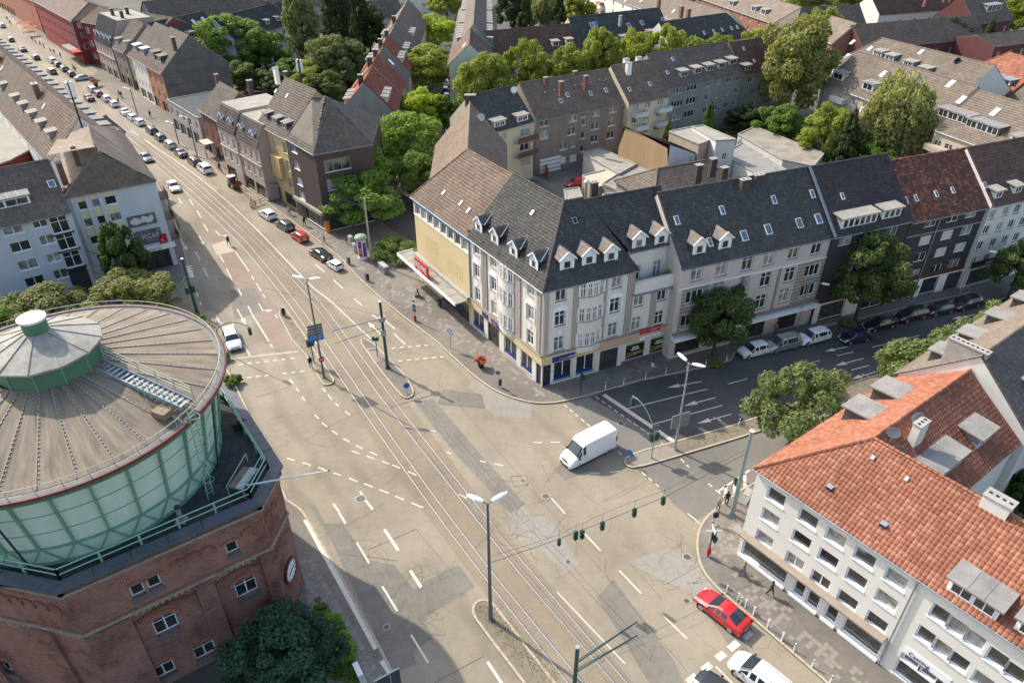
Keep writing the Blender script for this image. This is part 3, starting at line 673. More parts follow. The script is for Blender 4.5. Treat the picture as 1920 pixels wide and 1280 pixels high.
ed=smooth_w(gp([(245,245),(360,322),(420,372),(480,428),(540,492),(565,517),(592,545),(616,560),(667,609),(695,635)]),2)
for a,b in zip(ed,ed[1:]):mark(a,b,.16,.026,False,True)
ed=gp([(160,195),(236,250)])
mark((573,975),(706,1217),.42,.128);mark((716,1239),(732,1262),.42,.128)
m_o=mk.obj('road_markings');tag(m_o,kind='structure');m_o=mkw.obj('worn_road_markings');tag(m_o,kind='structure')
# covers in the road
def cover(p,r,name='manhole_cover',z=.03,label=None):
 c=G(*p);m=MB();m.lathe([(0.01,z+.006),(r*.62,z+.006)],plain('cover_iron',(.13,.115,.1),.6,.3,.2),16)
 m.lathe([(r*.62,z+.004),(r*.72,z+.002)],black,16);m.lathe([(r*.72,z+.005),(r,z)],concrete,16)
 o=m.obj(name,None,loc=(c.x,c.y,0));tag(o,label,'manhole cover')
for p,r,lb in(((676,935),.55,'pale ringed manhole cover in the lane beside the water tower'),((1023,930),.42,'round manhole cover in the junction beside a long dash line'),((1164,794),.42,'manhole cover in the shaded edge of the cross road before the stop line'),((1288,1044),.42,'rusty manhole cover near the curved kerb of the orange roofed house'),((1287,1126),.3,'small manhole cover just left of the red car'),((1065,1053),.3,'larger of the small covers beside the tram rails'),((725,1175),.3,'small round cover in the shadow of the tower on the road'),((980,901),.28,'lone small cover in front of the white van on the junction')):cover(p,r,label=lb)
# sealed joints and cracks in the asphalt
sm_=plain('joint_sealant',(.1,.09,.08),.8);sj=MB();rr=random.Random(11)
def seam(pts,w=.035,z=.0225):
 P=gp(pts)if not isinstance(pts[0],Vector)else pts
 for a,b in zip(P,P[1:]):
  d=(b-a);
  if d.length<1e-3:continue
  n=Vector((-d.y,d.x)).normalized()*w/2;sj.add([(a.x-n.x,a.y-n.y,z),(b.x-n.x,b.y-n.y,z),(b.x+n.x,b.y+n.y,z),(a.x+n.x,a.y+n.y,z)],[(0,1,2,3)],sm_)
def wander(a,b,amp,n):
 P=[a];d=b-a;q=Vector((-d.y,d.x)).normalized();o=0
 for i in range(1,n):o+=rr.uniform(-amp,amp);P.append(a+d*(i/n)+q*o)
 return P+[b]
for l_ in([(832,731),(902,740),(909,765),(821,757),(832,731)],[(480,745),(545,724)],[(660,1040),(740,1050)],[(610,982),(642,981)],[(690,1030),(780,992),(850,1075),(775,1110)],[(862,760),(985,905),(1120,1060)],[(1120,1060),(1290,1260)],[(1180,1055),(1240,1120)],[(1350,1010),(1310,1060),(1250,1095)],[(520,590),(560,640)],[(700,420),(745,470)],[(1110,760),(1200,800)],[(985,690),(1060,680)],[(795,1290),(905,1230)],[(1015,640+230),(1032,905)],[(958,893),(988,890),(990,908),(964,912),(958,893)]):
 seam(l_)
def crackfield(poly,n,amp=.25,L=(1.5,4.5)):
 P=gp(poly);x0,x1=min(p.x for p in P),max(p.x for p in P);y0,y1=min(p.y for p in P),max(p.y for p in P);k=0;t=0
 while k<n and t<3000:
  t+=1;c=Vector((rr.uniform(x0,x1),rr.uniform(y0,y1)));ins=False;j=len(P)-1
  for i in range(len(P)):
   if(P[i].y>c.y)!=(P[j].y>c.y)and c.x<(P[j].x-P[i].x)*(c.y-P[i].y)/(P[j].y-P[i].y)+P[i].x:ins=not ins
   j=i
  if ins:a=rr.uniform(0,6.28);l=rr.uniform(*L);seam(wander(c,c+Vector((math.cos(a),math.sin(a)))*l,amp,7),.02);k+=1
crackfield([(600,990),(650,990),(740,1060),(830,1070),(880,1110),(810,1200),(740,1250)],95,.14,(.8,2.4))
crackfield([(950,940),(1080,1060),(1000,1060),(900,960)],14);crackfield([(1200,1050),(1300,1030),(1330,1110),(1260,1110)],22,.18,(.8,2.5));crackfield([(480,760),(760,760),(900,1000),(620,960)],12,.2,(2,5));crackfield([(1000,780),(1150,900),(1300,1000),(1200,1200),(950,900)],16,.2,(2,5));crackfield([(1140,760),(1600,660),(1640,700),(1260,830)],8,.2,(2,5));crackfield([(600,480),(760,600),(840,700),(700,560)],10)
tag(sj.obj('asphalt_joints'),'dark sealed joints and fine cracks in the asphalt','joints',kind='stuff')
# helpers for walls measured in the photo
def WP(A,B,u,v):
 a=(u-960)/FOC;b=(640-v)/FOC;rx,ry,rz=a,CT+b*ST,-ST+b*CT
 d=(B-A).normalized();n=Vector((-d.y,d.x));t=(A.x*n.x+A.y*n.y)/(rx*n.x+ry*n.y)
 return((rx*t-A.x)*d.x+(ry*t-A.y)*d.y,CAMH+rz*t)
def wrect(A,B,pts,w,h,style='cross',*ex):
 out=[]
 for u,v in pts:s,z=WP(A,B,u,v);out.append((s-w/2,z-h/2,w,h,style)+ex)
 return out
def grid(A,B,us,vs,u0v,w,h,style='2',*ex):
 """columns from the picture points us (on one floor), rows from vs (on one column)"""
 S_=[WP(A,B,*p)[0]for p in us];Zs=[WP(A,B,*p)[1]for p in vs]
 return[(s-w/2,z-h/2,w,h,style)+ex for z in Zs for s in S_]
cream=plain('plaster_offwhite',(.69,.645,.575),.85,0,.09,.8,streak=True)
taupe=plain('plaster_taupe',(.3,.25,.215),.85,0,.12,.8,streak=True)
yellowp=plain('plaster_yellow',(.6,.475,.27),.85,0,.06,.5)
peach=plain('plaster_peach',(.56,.38,.27),.85,0,.08,.8)
palewhite=plain('plaster_white',(.7,.665,.595),.85,0,.07,.5,streak=True)
greyp=plain('plaster_grey',(.3,.29,.27),.9,0,.2,.5,streak=True)
greywarm=plain('plaster_greybrown',(.26,.22,.18),.9,0,.18,.5,streak=True)
bluegrey=plain('plaster_bluegrey',(.5,.53,.55),.85,0,.07,.6,streak=True)
creamy=plain('plaster_cream',(.62,.54,.38),.85,0,.12,.6,streak=True)
darkbrick=plain('dark_clinker',(.055,.052,.055),.8,0,.2,5)
brownclad=plain('brown_cladding',(.085,.062,.055),.8,0,.12,3)
pink=plain('plaster_dusty_pink',(.47,.37,.32),.9,0,.18,.8,streak=True)
blue=plain('sign_blue',(.015,.04,.22),.4);red=plain('sign_red',(.42,.02,.025),.45)
skyblue=plain('fascia_blue',(.03,.22,.42),.5)
green_d=plain('sign_dark_green',(.02,.04,.035),.4)
ochre=plain('plaster_ochre',(.52,.38,.18),.9,0,.2,.8,streak=True)
brickm=brick_mat('brick_red_wall',(.175,.06,.042),(.26,.1,.072),(.38,.3,.25),1.2)
stone=plain('sandstone',(.3,.26,.2),.9,0,.3,1.5)
def on_wall_obj(parent,org,A,B,s,z,out=.0):
 d=(B-A).normalized();n=Vector((-d.y,d.x));c=A+d*s-n*out
 return(c.x-org[0],c.y-org[1],z-org[2]),math.atan2(d.y,d.x)
def wall_box(name,parent,org,A,B,s0,s1,z0,z1,out,mat,inn=.0):
 loc,ang=on_wall_obj(parent,org,A,B,0,0);m=MB();m.box(s0,s1,-out,inn,z0,z1,mat);o=m.obj(name,parent,loc=loc);o.rotation_euler=(0,0,ang);return o
def wall_text(parent,org,A,B,s,z,body,size,mat,out=.05,align='LEFT',rot=0,sx=1):
 loc,ang=on_wall_obj(parent,org,A,B,s,z,out);return text(body,size,mat,parent,loc,(math.pi/2,rot,ang),.01,align=align,sx=sx)
# white corner building with dormers
ZE=13.0
C0=G(1015,727)
E0=G(876,611);E0=C0+(G(875,440,ZE)-G(1015,541,ZE));E1=C0+(G(1205,498,ZE)-G(1015,541,ZE))
dR=(E1-C0).normalized();LR=WP(C0,E1,1258,666)[0];E2=C0+dR*LR;nR=Vector((-dR.y,dR.x));LS=WP(C0,E1,1185,560)[0]
dL=(C0-E0).normalized();nL=Vector((-dL.y,dL.x));D_=12.4
slope=45;rise=D_/2;zr=ZE+rise
def isect(p,d1,q,d2):
 t=((q.x-p.x)*d2.y-(q.y-p.y)*d2.x)/(d1.x*d2.y-d1.y*d2.x);return p+d1*t
apex=isect(E0+nL*D_/2,dL,C0+nR*D_/2,dR)
inner=isect(E0+nL*D_,dL,C0+nR*D_,dR)
o_=.4;up=Vector((0,0,.12))
eC=isect(E0-nL*o_,dL,C0-nR*o_,dR);ez=ZE-o_
S1=C0+dR*LS
ridL=E0+nL*D_/2;hipS=C0+dR*(LS-.2-5.3)+nR*D_/2 if 0 else apex+dR*2.2
eS=S1-nR*o_+dR*.3
zlow=1.3
setb=1.7;ZQ=ZE-.3+setb-.4;eS2=S1+nR*(setb-.4);eE2=E2+nR*(setb-.4)
planes=[[v3(E0-nL*o_,ez),v3(eC,ez),v3(apex,zr),v3(ridL,zr)],
[v3(eC,ez),v3(eS,ez),v3(hipS,zr),v3(apex,zr)],
[v3(eS2-dR*4.9+nR*2.2,ZQ+2.2),v3(S1+dR*.3+nR*(setb-.4),ZQ),v3(eE2,ZQ),v3(E2+nR*D_/2,ZQ+(D_/2-setb+.4)),v3(hipS+dR*.1,ZQ+(D_/2-setb+.4))],
[v3(hipS+nR*(D_/2+o_),ez),v3(inner+dR*0,ez),v3(apex,zr),v3(hipS,zr)],
[v3(E2+nR*(D_+o_),ez),v3(hipS+nR*(D_/2+o_),ez),v3(hipS,ZQ-.02+(D_/2-setb+.4)),v3(E2+nR*D_/2,ZQ-.02+(D_/2-setb+.4))],
[v3(inner,ez),v3(E0+nL*(D_+o_),ez),v3(ridL,zr),v3(apex,zr)]]
planes[2]=[v3(S1+dR*.25+nR*(setb-.4),ZQ),v3(eE2,ZQ),v3(E2+nR*D_/2,ZQ+(D_/2-setb+.4)),v3(hipS+dR*.4+nR*.0,ZQ+(D_/2-setb+.4))]
planes=[[p+up for p in q]for q in planes]
rowz=[WP(C0,E1,*p)[1]for p in((1052,550),(1050,597),(1048,644))]
W_,H_=1.3,1.85
colR=[WP(C0,E1,*p)[0]for p in((1050,597),(1153,573))];colR2=[WP(C0,E1,*p)[0]for p in((1198,563),(1241,553))]
colL=[WP(E0,C0,*p)[0]for p in((894,516),(925,538),(994,592))];bayL=WP(E0,C0,951,563)[0];bayR=WP(C0,E1,1105,589)[0]
fR=[(s-W_/2,z-H_/2,W_,H_,'cross')for s in colR for z in rowz]+[(s-W_/2,z-H_/2,W_,H_,'cross')for s in colR2 for z in rowz[1:]]
fL=[(s-W_/2,z-H_/2,W_,H_,'cross')for s in colL for z in rowz]
shopR=[WP(C0,E1,u,v)[0]for u,v in((1038,700),(1072,690),(1080,688),(1114,678),(1124,676),(1158,668),(1172,670),(1207,660),(1217,662),(1250,652))]
gsh=pane_mat('shop_glass',.03,.1,.7)
fR+=[(shopR[0],.5,shopR[1]-shopR[0],2.5,'2',gsh),(shopR[2],.5,shopR[3]-shopR[2],2.5,'2',gsh),(shopR[4],.1,shopR[5]-shopR[4],2.8,'3',gsh,dark),(shopR[6],.6,shopR[7]-shopR[6],2.3,'1',gsh,dark),(shopR[8],.6,shopR[9]-shopR[8],2.3,'1',gsh,dark)]
shopL=[WP(E0,C0,u,v)[0]for u,v in((887,610),(908,627),(915,634),(936,650),(945,660),(968,680),(976,685),(997,702))]
fL+=[(shopL[0],.5,shopL[1]-shopL[0],2.5,'2',gsh),(shopL[2],.1,shopL[3]-shopL[2],2.9,'3',gsh,plain('brown_door',(.1,.05,.035),.5)),(shopL[4],.5,shopL[5]-shopL[4],2.5,'2',gsh),(shopL[6],.5,shopL[7]-shopL[6],2.5,'2',gsh)]
LL=(C0-E0).length
fL+=[(LL-1.15,.1,1.0,2.9,'1',gsh,blue)];fR+=[(.15,.1,1.0,2.9,'1',gsh,blue)]
fR.append((LS+.03,ZE-1.95,LR-LS-.06,1.8,'void'))
fp=[E0,C0,E2,E2+nR*D_,inner,E0+nL*D_]
# footprint order must keep outside on the right: E0 -> C0 -> E2
A_t,A_o=building('corner_building','white corner building with ribbed taupe pilasters and gabled dormers above a yellow banded shop','building',fp,ZE-.15,planes,T_dark,cream,{0:fL,1:fR},tw=.3,th=.36,
gables=[([v3(E0+nL*D_,ZE-.3),v3(E0,ZE-.3),v3(ridL,zr)],),([v3(E2,ZE-.3),v3(E2+nR*D_,ZE-.3),v3(E2+nR*D_/2,ZQ+D_/2-setb+.3)],)],
ridges=[(v3(eC,ez)+up,v3(apex,zr)+up),(v3(apex,zr)+up,v3(hipS,zr)+up),(v3(ridL,zr)+up,v3(apex,zr)+up),(v3(eS,ez)+up,v3(hipS,zr)+up),(v3(E2+nR*D_/2,ZQ+(D_/2-setb+.4))+up,v3(hipS,ZQ+(D_/2-setb+.4))+up)],
gutter=[(v3(E0-nL*o_,ez)+up/2,v3(eC,ez)+up/2),(v3(eC,ez)+up/2,v3(eS,ez)+up/2),(v3(S1+nR*(setb-.4),ZQ+.05),v3(eE2,ZQ+.05))],depth=.14,sill=taupe)
# same tiles on both slopes; the sun alone makes the left one lighter
angR=math.atan2(dR.y,dR.x);angL=math.atan2(dL.y,dL.x)
ribm=plain('plaster_taupe_pale',(.5,.43,.38),.85,0,.1,.8)
def ribs(A,B,s0,s1,z0,z1,n=4,outp=.06,mat=taupe,mat2=None):
 loc,ang=on_wall_obj(A_t,A_o,A,B,0,0);m=MB();m.box(s0,s1,-outp,0,z0,z1,mat)
 for k in range(n):
  c=s0+(s1-s0)*(k+.5)/n;m.box(c-.06,c+.06,-outp-.08,-outp,z0+.05,z1-.04,mat2 or ribm)
 o=m.obj('pilaster',A_t,loc=loc);o.rotation_euler=(0,0,ang)
zc=WP(C0,E1,1018,668)[1]
SR=lambda u,v:WP(C0,E1,u,v)[0]
for a,b in(((1016,560),(1030,560)),((1075,560),(1086,560)),((1125,560),(1137,560)),((1174,560),(1187,560))):ribs(C0,E1,max(.02,SR(*a)),SR(*b),zc,ZE-.42)
for a,b in(((1218,580),(1229,580)),((1253,580),(1266,580))):ribs(C0,E1,SR(*a),min(LR-.02,SR(*b)),zc,ZE-3.35)
SL=lambda u,v:WP(E0,C0,u,v)[0]
for a,b in(((876,500),(881,500)),((904,520),(914,520)),((936,540),(945,540)),((969,560),(977,560)),((1007,590),(1015,590))):ribs(E0,C0,max(.02,SL(*a)),min(LL-.02,SL(*b)),zc,ZE-.42)
def bay(A,B,sc,r=1.55,outp=.55):
 """curved oriel over three floors with four casements per floor"""
 loc,ang=on_wall_obj(A_t,A_o,A,B,sc,0);m=MB();n=8
 arcp=[(-r+2*r*k/n,-outp*math.sin(math.pi*(.12+.76*k/n))-.02)for k in range(n+1)]
 bands=[(zc-.55,rowz[2]-.95),(rowz[2]+.85,rowz[1]-.95),(rowz[1]+.85,rowz[0]-.95),(rowz[0]+.85,ZE-.45)]
 for z0,z1 in bands:
  pts=[(-r,0)]+arcp+[(r,0)]
  m.prism(list(pts),z0,z1,cream)
 for z in rowz:
  m.prism([(x*1.03,y*1.12)for x,y in[(-r,0)]+arcp+[(r,0)]],z-.98,z-.9,taupe)
  for k in range(0,n+1,2):
   x,y=arcp[k];m.box(x-.1,x+.1,y-.01,y+.16,z-.95,z+.85,cream)
 o=m.obj('oriel',A_t,loc=loc);o.rotation_euler=(0,0,ang)
 for z in rowz:
  for k in range(0,n,2):
   (x0,y0),(x1,y1)=arcp[k],arcp[k+2];w=math.hypot(x1-x0,y1-y0)-.18;a2=math.atan2(y1-y0,x1-x0)
   f,g=window_meshes(w,1.75,'tee',None,None)
   q=obj('window',f,o,(x0+math.cos(a2)*.09-math.sin(a2)*.05,y0+math.sin(a2)*.09+math.cos(a2)*.05,z-.92),a2);
   gg=MB();gg.box(.03,w-.03,.035,.05,.03,1.72,glass)
   q.data=f;gq=obj('pane',g,A_t,None);gq.parent=A_t
   gq.matrix_world=Matrix.Identity(4)
   gq.location=(loc[0]+math.cos(ang)*q.location.x-math.sin(ang)*q.location.y,loc[1]+math.sin(ang)*q.location.x+math.cos(ang)*q.location.y,q.location.z);gq.rotation_euler=(0,0,ang+a2)
bay(E0,C0,bayL);bay(C0,E1,bayR)
# arched hoods over the middle floor and rosettes below
for A,B,ss in((C0,E1,colR),(E0,C0,colL)):
 for s in ss:
  loc,ang=on_wall_obj(A_t,A_o,A,B,s,rowz[1]+.95);m=MB();pts=[(.95*math.cos(math.pi*k/10),.62*math.sin(math.pi*k/10))for k in range(11)]
  m.add([(x,-.06,z)for x,z in pts]+[(x,0,z)for x,z in pts],[tuple(range(11))]+[(k,k+11,k+12,k+1)for k in range(10)],white)
  m.box(-.95,-.78,-.07,0,-2.1,0,white);m.box(.78,.95,-.07,0,-2.1,0,white);o=m.obj('window_hood',A_t,loc=loc);o.rotation_euler=(0,0,ang)
  loc,ang=on_wall_obj(A_t,A_o,A,B,s,(rowz[1]+rowz[2])/2-.05);m=MB()
  for dx,dz in((.18,0),(-.18,0),(0,.18),(0,-.18)):m.add([(dx+.17*math.cos(k*math.pi/4),-.05,dz+.17*math.sin(k*math.pi/4))for k in range(8)],[tuple(range(8))],white)
  o=m.obj('rosette',A_t,loc=loc);o.rotation_euler=(0,0,ang)
# ground floor bands
wall_box('shop_fascia',A_t,A_o,E0,C0,.02,LL+.16,3.15,zc-.05,.16,yellowp);sf=SR(1120,660)
wall_box('shop_fascia',A_t,A_o,C0,E1,-.15,sf,3.15,zc-.05,.155,yellowp);wall_box('shop_fascia',A_t,A_o,C0,E1,sf,LR,3.15,zc-.05,.15,peach)
wall_box('string_course',A_t,A_o,E0,C0,0,LL+.25,zc-.05,zc+.06,.25,taupe);wall_box('string_course',A_t,A_o,C0,E1,-.24,LR,zc-.05,zc+.06,.24,taupe)
wall_box('plinth',A_t,A_o,C0,E1,SR(1165,680),LR,.0,.58,.03,plain('shop_grey_cladding',(.12,.115,.11),.7,0,.1))
s0,s1=SR(1034,683),SR(1076,672);wall_box('sign_panel',A_t,A_o,C0,E1,s0,s1,3.25,3.95,.22,blue)
wall_text(A_t,A_o,C0,E1,s0+.85,3.42,'MONO',.38,plain('sign_orange',(.75,.3,.16),.5),.24);wall_text(A_t,A_o,C0,E1,s0+2.0,3.42,'3000',.42,white,.24)
a,b=SL(907,603),SL(918,612);wall_box('sign_panel',A_t,A_o,E0,C0,a,b,3.3,3.95,.22,blue)
a,b=SL(923,612),SL(943,630);wall_box('sign_panel',A_t,A_o,E0,C0,a,b,3.3,3.95,.22,blue);wall_text(A_t,A_o,E0,C0,a+.1,3.45,'MONO',.42,plain('sign_orange',(0,0,0)),.24)
for k in(0,2):wall_box('shop_sticker',A_t,A_o,C0,E1,shopR[k]+.1,shopR[k+1]-.1,.52,1.0,-.1,blue,.12)
for k in(0,4,6):wall_box('shop_sticker',A_t,A_o,E0,C0,shopL[k]+.1,shopL[k+1]-.1,.52,1.0,-.1,blue,.12)
a,b=SR(1196,641),SR(1235,630);wall_box('sign_panel',A_t,A_o,C0,E1,a,b,3.95,4.6,.2,red);wall_text(A_t,A_o,C0,E1,a+.35,4.12,'T I',.34,white,.22);wall_text(A_t,A_o,C0,E1,a+1.5,4.32,'HAUSVERWALTUNG',.15,white,.22);wall_text(A_t,A_o,C0,E1,a+1.5,4.12,'IMMOBILIEN',.15,white,.22)
a,b=SR(1195,654),SR(1234,644);wall_box('sign_panel',A_t,A_o,C0,E1,a,b,3.1,3.55,.26,white);wall_text(A_t,A_o,C0,E1,a+.75,3.2,'Neu Asia Food',.36,plain('sign_purple',(.16,.03,.16),.5),.28)
lime=plain('sign_lime',(.25,.5,.08),.5);food=[plain('food_'+n,c,.5,0,.5,6)for n,c in(('orange',(.5,.2,.06)),('green',(.12,.3,.05)),('pink',(.6,.2,.25)))]
for k in(6,8):
 w_=shopR[k+1]-shopR[k];loc,ang=on_wall_obj(A_t,A_o,C0,E1,shopR[k],0);m=MB();y=.1
 m.box(0,w_,y,y+.02,.65,2.85,plain('poster_black',(.02,.02,.02),.4));m.box(0,w_,y-.01,y,2.55,2.85,lime)
 for q in range(5):c=.35+q*(w_-.6)/4;m.add([(c+.3*math.cos(t*math.pi/4),y-.012,1.0+.07*q+.2*math.sin(t*math.pi/4))for t in range(8)],[tuple(range(8))],food[q%3])
 m.box(w_*.3,w_*.75,y-.012,y,1.75,1.9,white);m.box(w_*.35,w_*.7,y-.012,y,2.05,2.2,white);m.box(w_*.1,w_*.9,y-.013,y,1.35,1.42,lime)
 o=m.obj('shop_poster',A_t,loc=loc);o.rotation_euler=(0,0,ang)
# terrace bay of the top floor
loc,ang=on_wall_obj(A_t,A_o,C0,E1,0,0);m=MB()
tb=ZE-3.25
m.box(LS+.05,LR,-.35,.2,tb,tb+1.35,cream);m.box(LS,LR,-.55,.3,tb-.16,tb,lead);m.box(LS+.1,LR,.1,setb,tb-.1,tb+.25,felt);o=m.obj('terrace_parapet',A_t,loc=loc);o.rotation_euler=(0,0,ang)
m=MB();m.box(LS+.08,LS+.5,-.12,.1,tb+1.36,tb+1.5,lead)
m=MB();fac_t=[(SR(1207,512)-.4-LS,tb+.5,1.1,1.9,'cross'),(SR(1250,500)-LS-.6,tb+.3,1.2,2.2,'cross')]
facade(m,None,A_t,A_o,S1+nR*setb,E2+nR*setb,tb,ZQ+.3,fac_t,cream,.12)
m.quad(*[tuple(v3(p,z)-A_o)for p,z in((S1-nR*.2,tb),(S1+nR*setb,tb),(S1+nR*setb,ZQ+.3),(S1-nR*.2,ZE-.4))],cream)
m.quad(*[tuple(v3(p,z)-A_o)for p,z in((E2-nR*.2,tb),(E2-nR*.2,tb+1.4),(E2+nR*setb,ZQ+.3),(E2+nR*setb,tb))],cream);m.obj('terrace_wall',A_t)
# open up the main wall above the terrace is hidden by the set-back wall
# dormers
def on_roofL(s,upm):return(E0+dL*s+nL*upm).to_3d()+Vector((0,0,ZE+.12+upm))
def on_roofR(s,upm):return(C0+dR*s+nR*upm).to_3d()+Vector((0,0,ZE+.12+upm))
def hit(A,d,n,ze,sl,u,v):
 t=math.tan(math.radians(sl));lo,hi=0,12
 for _ in range(40):
  m_=(lo+hi)/2;p=G(u,v,ze+.12+m_*t);r_=(p-A).dot(n)
  if r_>m_:lo=m_
  else:hi=m_
 return((p-A).dot(d),m_)
for u,v in((898,434),(928,456),(963,480),(1001,503)):
 s,q=hit(E0,dL,nL,ZE,45,u,v);dormer(A_t,A_o,on_roofL(s,q),angL,'gable',1.55,1.2,45,T_dark,white)
for u,v in((1063,505),(1104,496),(1145,489)):
 s,q=hit(C0,dR,nR,ZE,45,u,v);dormer(A_t,A_o,on_roofR(s,q),angR,'gable',1.7,1.25,45,T_umber,white)
for u,v in((1197,464),(1239,457)):
 A2=C0+nR*(setb-.4);s,q=hit(A2,dR,nR,ZQ,45,u,v);c=A2+dR*s+nR*q;dormer(A_t,A_o,(c.x,c.y,ZQ+.12+q),angR,'gable',1.7,1.25,45,T_umber,white)
for u,v in((996,404),):s,q=hit(E0,dL,nL,ZE,45,u,v);skylight(A_t,A_o,on_roofL(s,q),angL,45,.5,.7,white)
for u,v in((1079,420),):s,q=hit(C0,dR,nR,ZE,45,u,v);skylight(A_t,A_o,on_roofR(s,q),angR,45,.7,.8,black)
for u,v in((877,441),(903,463),(934,483),(970,508),(1005,525)):
 s,q=hit(E0,dL,nL,ZE,45,u,v-6);c=on_roofL(s,q);m=MB();m.box(-.12,.12,0,.3,.05,.2,black);o=m.obj('roof_vent',A_t,loc=(c[0]-A_o[0],c[1]-A_o[1],c[2]));o.rotation_euler=(0,0,angL)
p=G(1112,385,16.5);chimney(A_t,A_o,(p.x,p.y,17),angR,.8,.5,2.3,plain('chimney_dark',(.09,.075,.065),.9,0,.3,3));m=MB();m.tube((0,0,-1),(0,0,2.4),.15,.15,zinc,10);m.tube((0,0,2.4),(0,0,2.7),.3,.1,white,10);m.obj('flue',A_t,loc=(p.x-.95-A_o[0],p.y-A_o[1],17))
p=E2+nR*(D_/2-.1)-dR*.6;chimney(A_t,A_o,(p.x,p.y,17),angR,1.0,.5,1.2,plain('chimney_dark',(0,0,0)))
m=MB();m.tube((0,0,0),(0,0,ZE-.4-zc),.05,.05,lead,6);loc,ang=on_wall_obj(A_t,A_o,E0,C0,.08,zc,.14);m.obj('downpipe',A_t,loc=loc)
# potted shrubs on the terrace come with the plants below
TERR=C0+dR*SR(1248,520)+nR*.5;TERRZ=tb+.25
# yellow walled supermarket corner with blue fascia
W0=C0+(G(770,364,ZE)-G(1015,541,ZE));dW=(E0-W0).normalized();W0=E0-dL*(E0-W0).length;dW=dL;nW=nL;LW=(E0-W0).length
ze=12.75;WS=C0+(G(805,341,ZE)-G(1015,541,ZE));WB=WS+(G(817,271,ZE)-G(805,341,ZE)).normalized()*17
dB=(WB-WS).normalized();nB=Vector((-dB.y,dB.x));nBr=-nB
DB=10.5;zr2=ze+5.6
pk=isect(W0+nW*6.2,dW,WS+nBr*DB/2,dB);zr3=ze+6.2
BR=WB+nBr*DB;FR=isect(WS+nBr*DB,dB,E0+nW*D_,dW)
o1=W0-nW*.3-dW*.3
planes=[[v3(o1,ze-.3),v3(E0-nW*.3,ze-.3),v3(E0+nW*6.2,zr3),v3(pk,zr3)],
[v3(WS-nBr*.35,ze-.3),v3(o1,ze-.3),v3(pk,zr3)],
[v3(WB-nBr*.35,ze-.3),v3(WS-nBr*.35,ze-.3),v3(pk,zr3),v3(WB+nBr*DB/2,zr3)],
[v3(FR,ze-.3),v3(BR+nBr*.35,ze-.3),v3(WB+nBr*DB/2,zr3),v3(pk,zr3)],
[v3(E0+nW*(D_+.3),ze-.3),v3(FR,ze-.3),v3(pk,zr3),v3(E0+nW*6.2,zr3)]]
planes=[[p+up for p in q]for q in planes]
n8=8;stepw=(LW-.5)/n8;zt=WP(W0,E0,775,385)[1]
wins=[(.25+stepw*k+.12,ze-2.35,stepw-.3,1.45,'1')for k in range(n8)]
fp=[W0,E0,E0+nW*D_,FR,BR,WB,WS]
W_t,W_o=building('supermarket_building','yellow rendered building with a bright blue fascia band and shop canopy','building',fp,ze,planes,T_brown,yellowp,{0:wins+[(LW*.45,.1,LW*.5,2.7,'4',gsh,dark)],6:rows((WS-W0).length,1,[2.5,5.5,8.5],1,1.4),5:rows(17,5,[1,4,7,10],1.1,1.5)},tw=.36,th=.42,
gables=[([v3(BR,ze),v3(WB,ze),v3(WB+nBr*DB/2,zr3)],),([v3(E0,ze),v3(E0+nW*D_,ze),v3(E0+nW*6.2,zr3)],)],
ridges=[(v3(o1,ze-.3)+up,v3(pk,zr3)+up),(v3(pk,zr3)+up,v3(E0+nW*6.2,zr3)+up),(v3(pk,zr3)+up,v3(WB+nBr*DB/2,zr3)+up)],gutter=[(v3(o1,ze-.25),v3(E0-nW*.3,ze-.25))],depth=.1,wallmats={5:cream,6:cream})
wall_box('blue_fascia',W_t,W_o,W0,E0,-.03,LW-.05,ze-.85,ze-.05,.1,skyblue)
wall_box('window_band',W_t,W_o,W0,E0,0,LW-.05,ze-2.55,ze-2.38,.08,white)
for k in range(n8+1):wall_box('mullion',W_t,W_o,W0,E0,.1+stepw*k,.32+stepw*k,ze-2.38,ze-.85,.06,white)
zk=WP(W0,E0,860,590)[1]
zcan=3.9;loc,ang=on_wall_obj(W_t,W_o,W0,E0,0,0);m=MB()
m.box(-1.6,LW-.1,-2.3,-.02,zcan,zcan+.16,felt2);m.box(-1.65,LW-.05,-2.4,-2.3,zcan-.12,zcan+.32,white);m.box(-1.7,-1.6,-2.4,0,zcan-.12,zcan+.32,white);m.box(-.2,LW-.1,-.6,-.03,zcan+.16,zcan+.5,concrete)
for k in range(8):x=-.5+k*LW/8;m.box(x,x+.05,-2.25,-.1,zcan+.16,zcan+.19,zinc)
o=m.obj('canopy',W_t,loc=loc);o.rotation_euler=(0,0,ang)
sa,sb=WP(W0,E0,782,510)[0],WP(W0,E0,803,530)[0]
loc,ang=on_wall_obj(W_t,W_o,W0,E0,0,0);A9,B9=W0-nW*2.25,E0-nW*2.25
s0,z0_=WP(A9,B9,780,512);s1,z1_=WP(A9,B9,803,532)
m=MB();m.box(s0,s1+.1,-2.3,-2.1,zcan+.3,zcan+2.0,red);o=m.obj('sign_panel',W_t,loc=loc);o.rotation_euler=(0,0,ang)
wall_text(W_t,W_o,W0,E0,s0+.25,zcan+.85,'REWE',1.2,white,2.33,sx=.9*(s1-s0)/3.2);wall_text(W_t,W_o,W0,E0,s0+.9,zcan+.5,'Supermarkt',.24,white,2.33)
for u,v in((830,364),(862,384),(876,398)):s,q=hit(W0,dW,nW,ze,45,u,v+2);c=roof_point(W0,dW,nW,ze+.12,45,s,q);skylight(W_t,W_o,c,angL,45,.5,.8,white)
for u,v in((950,290),(955,305)):pass
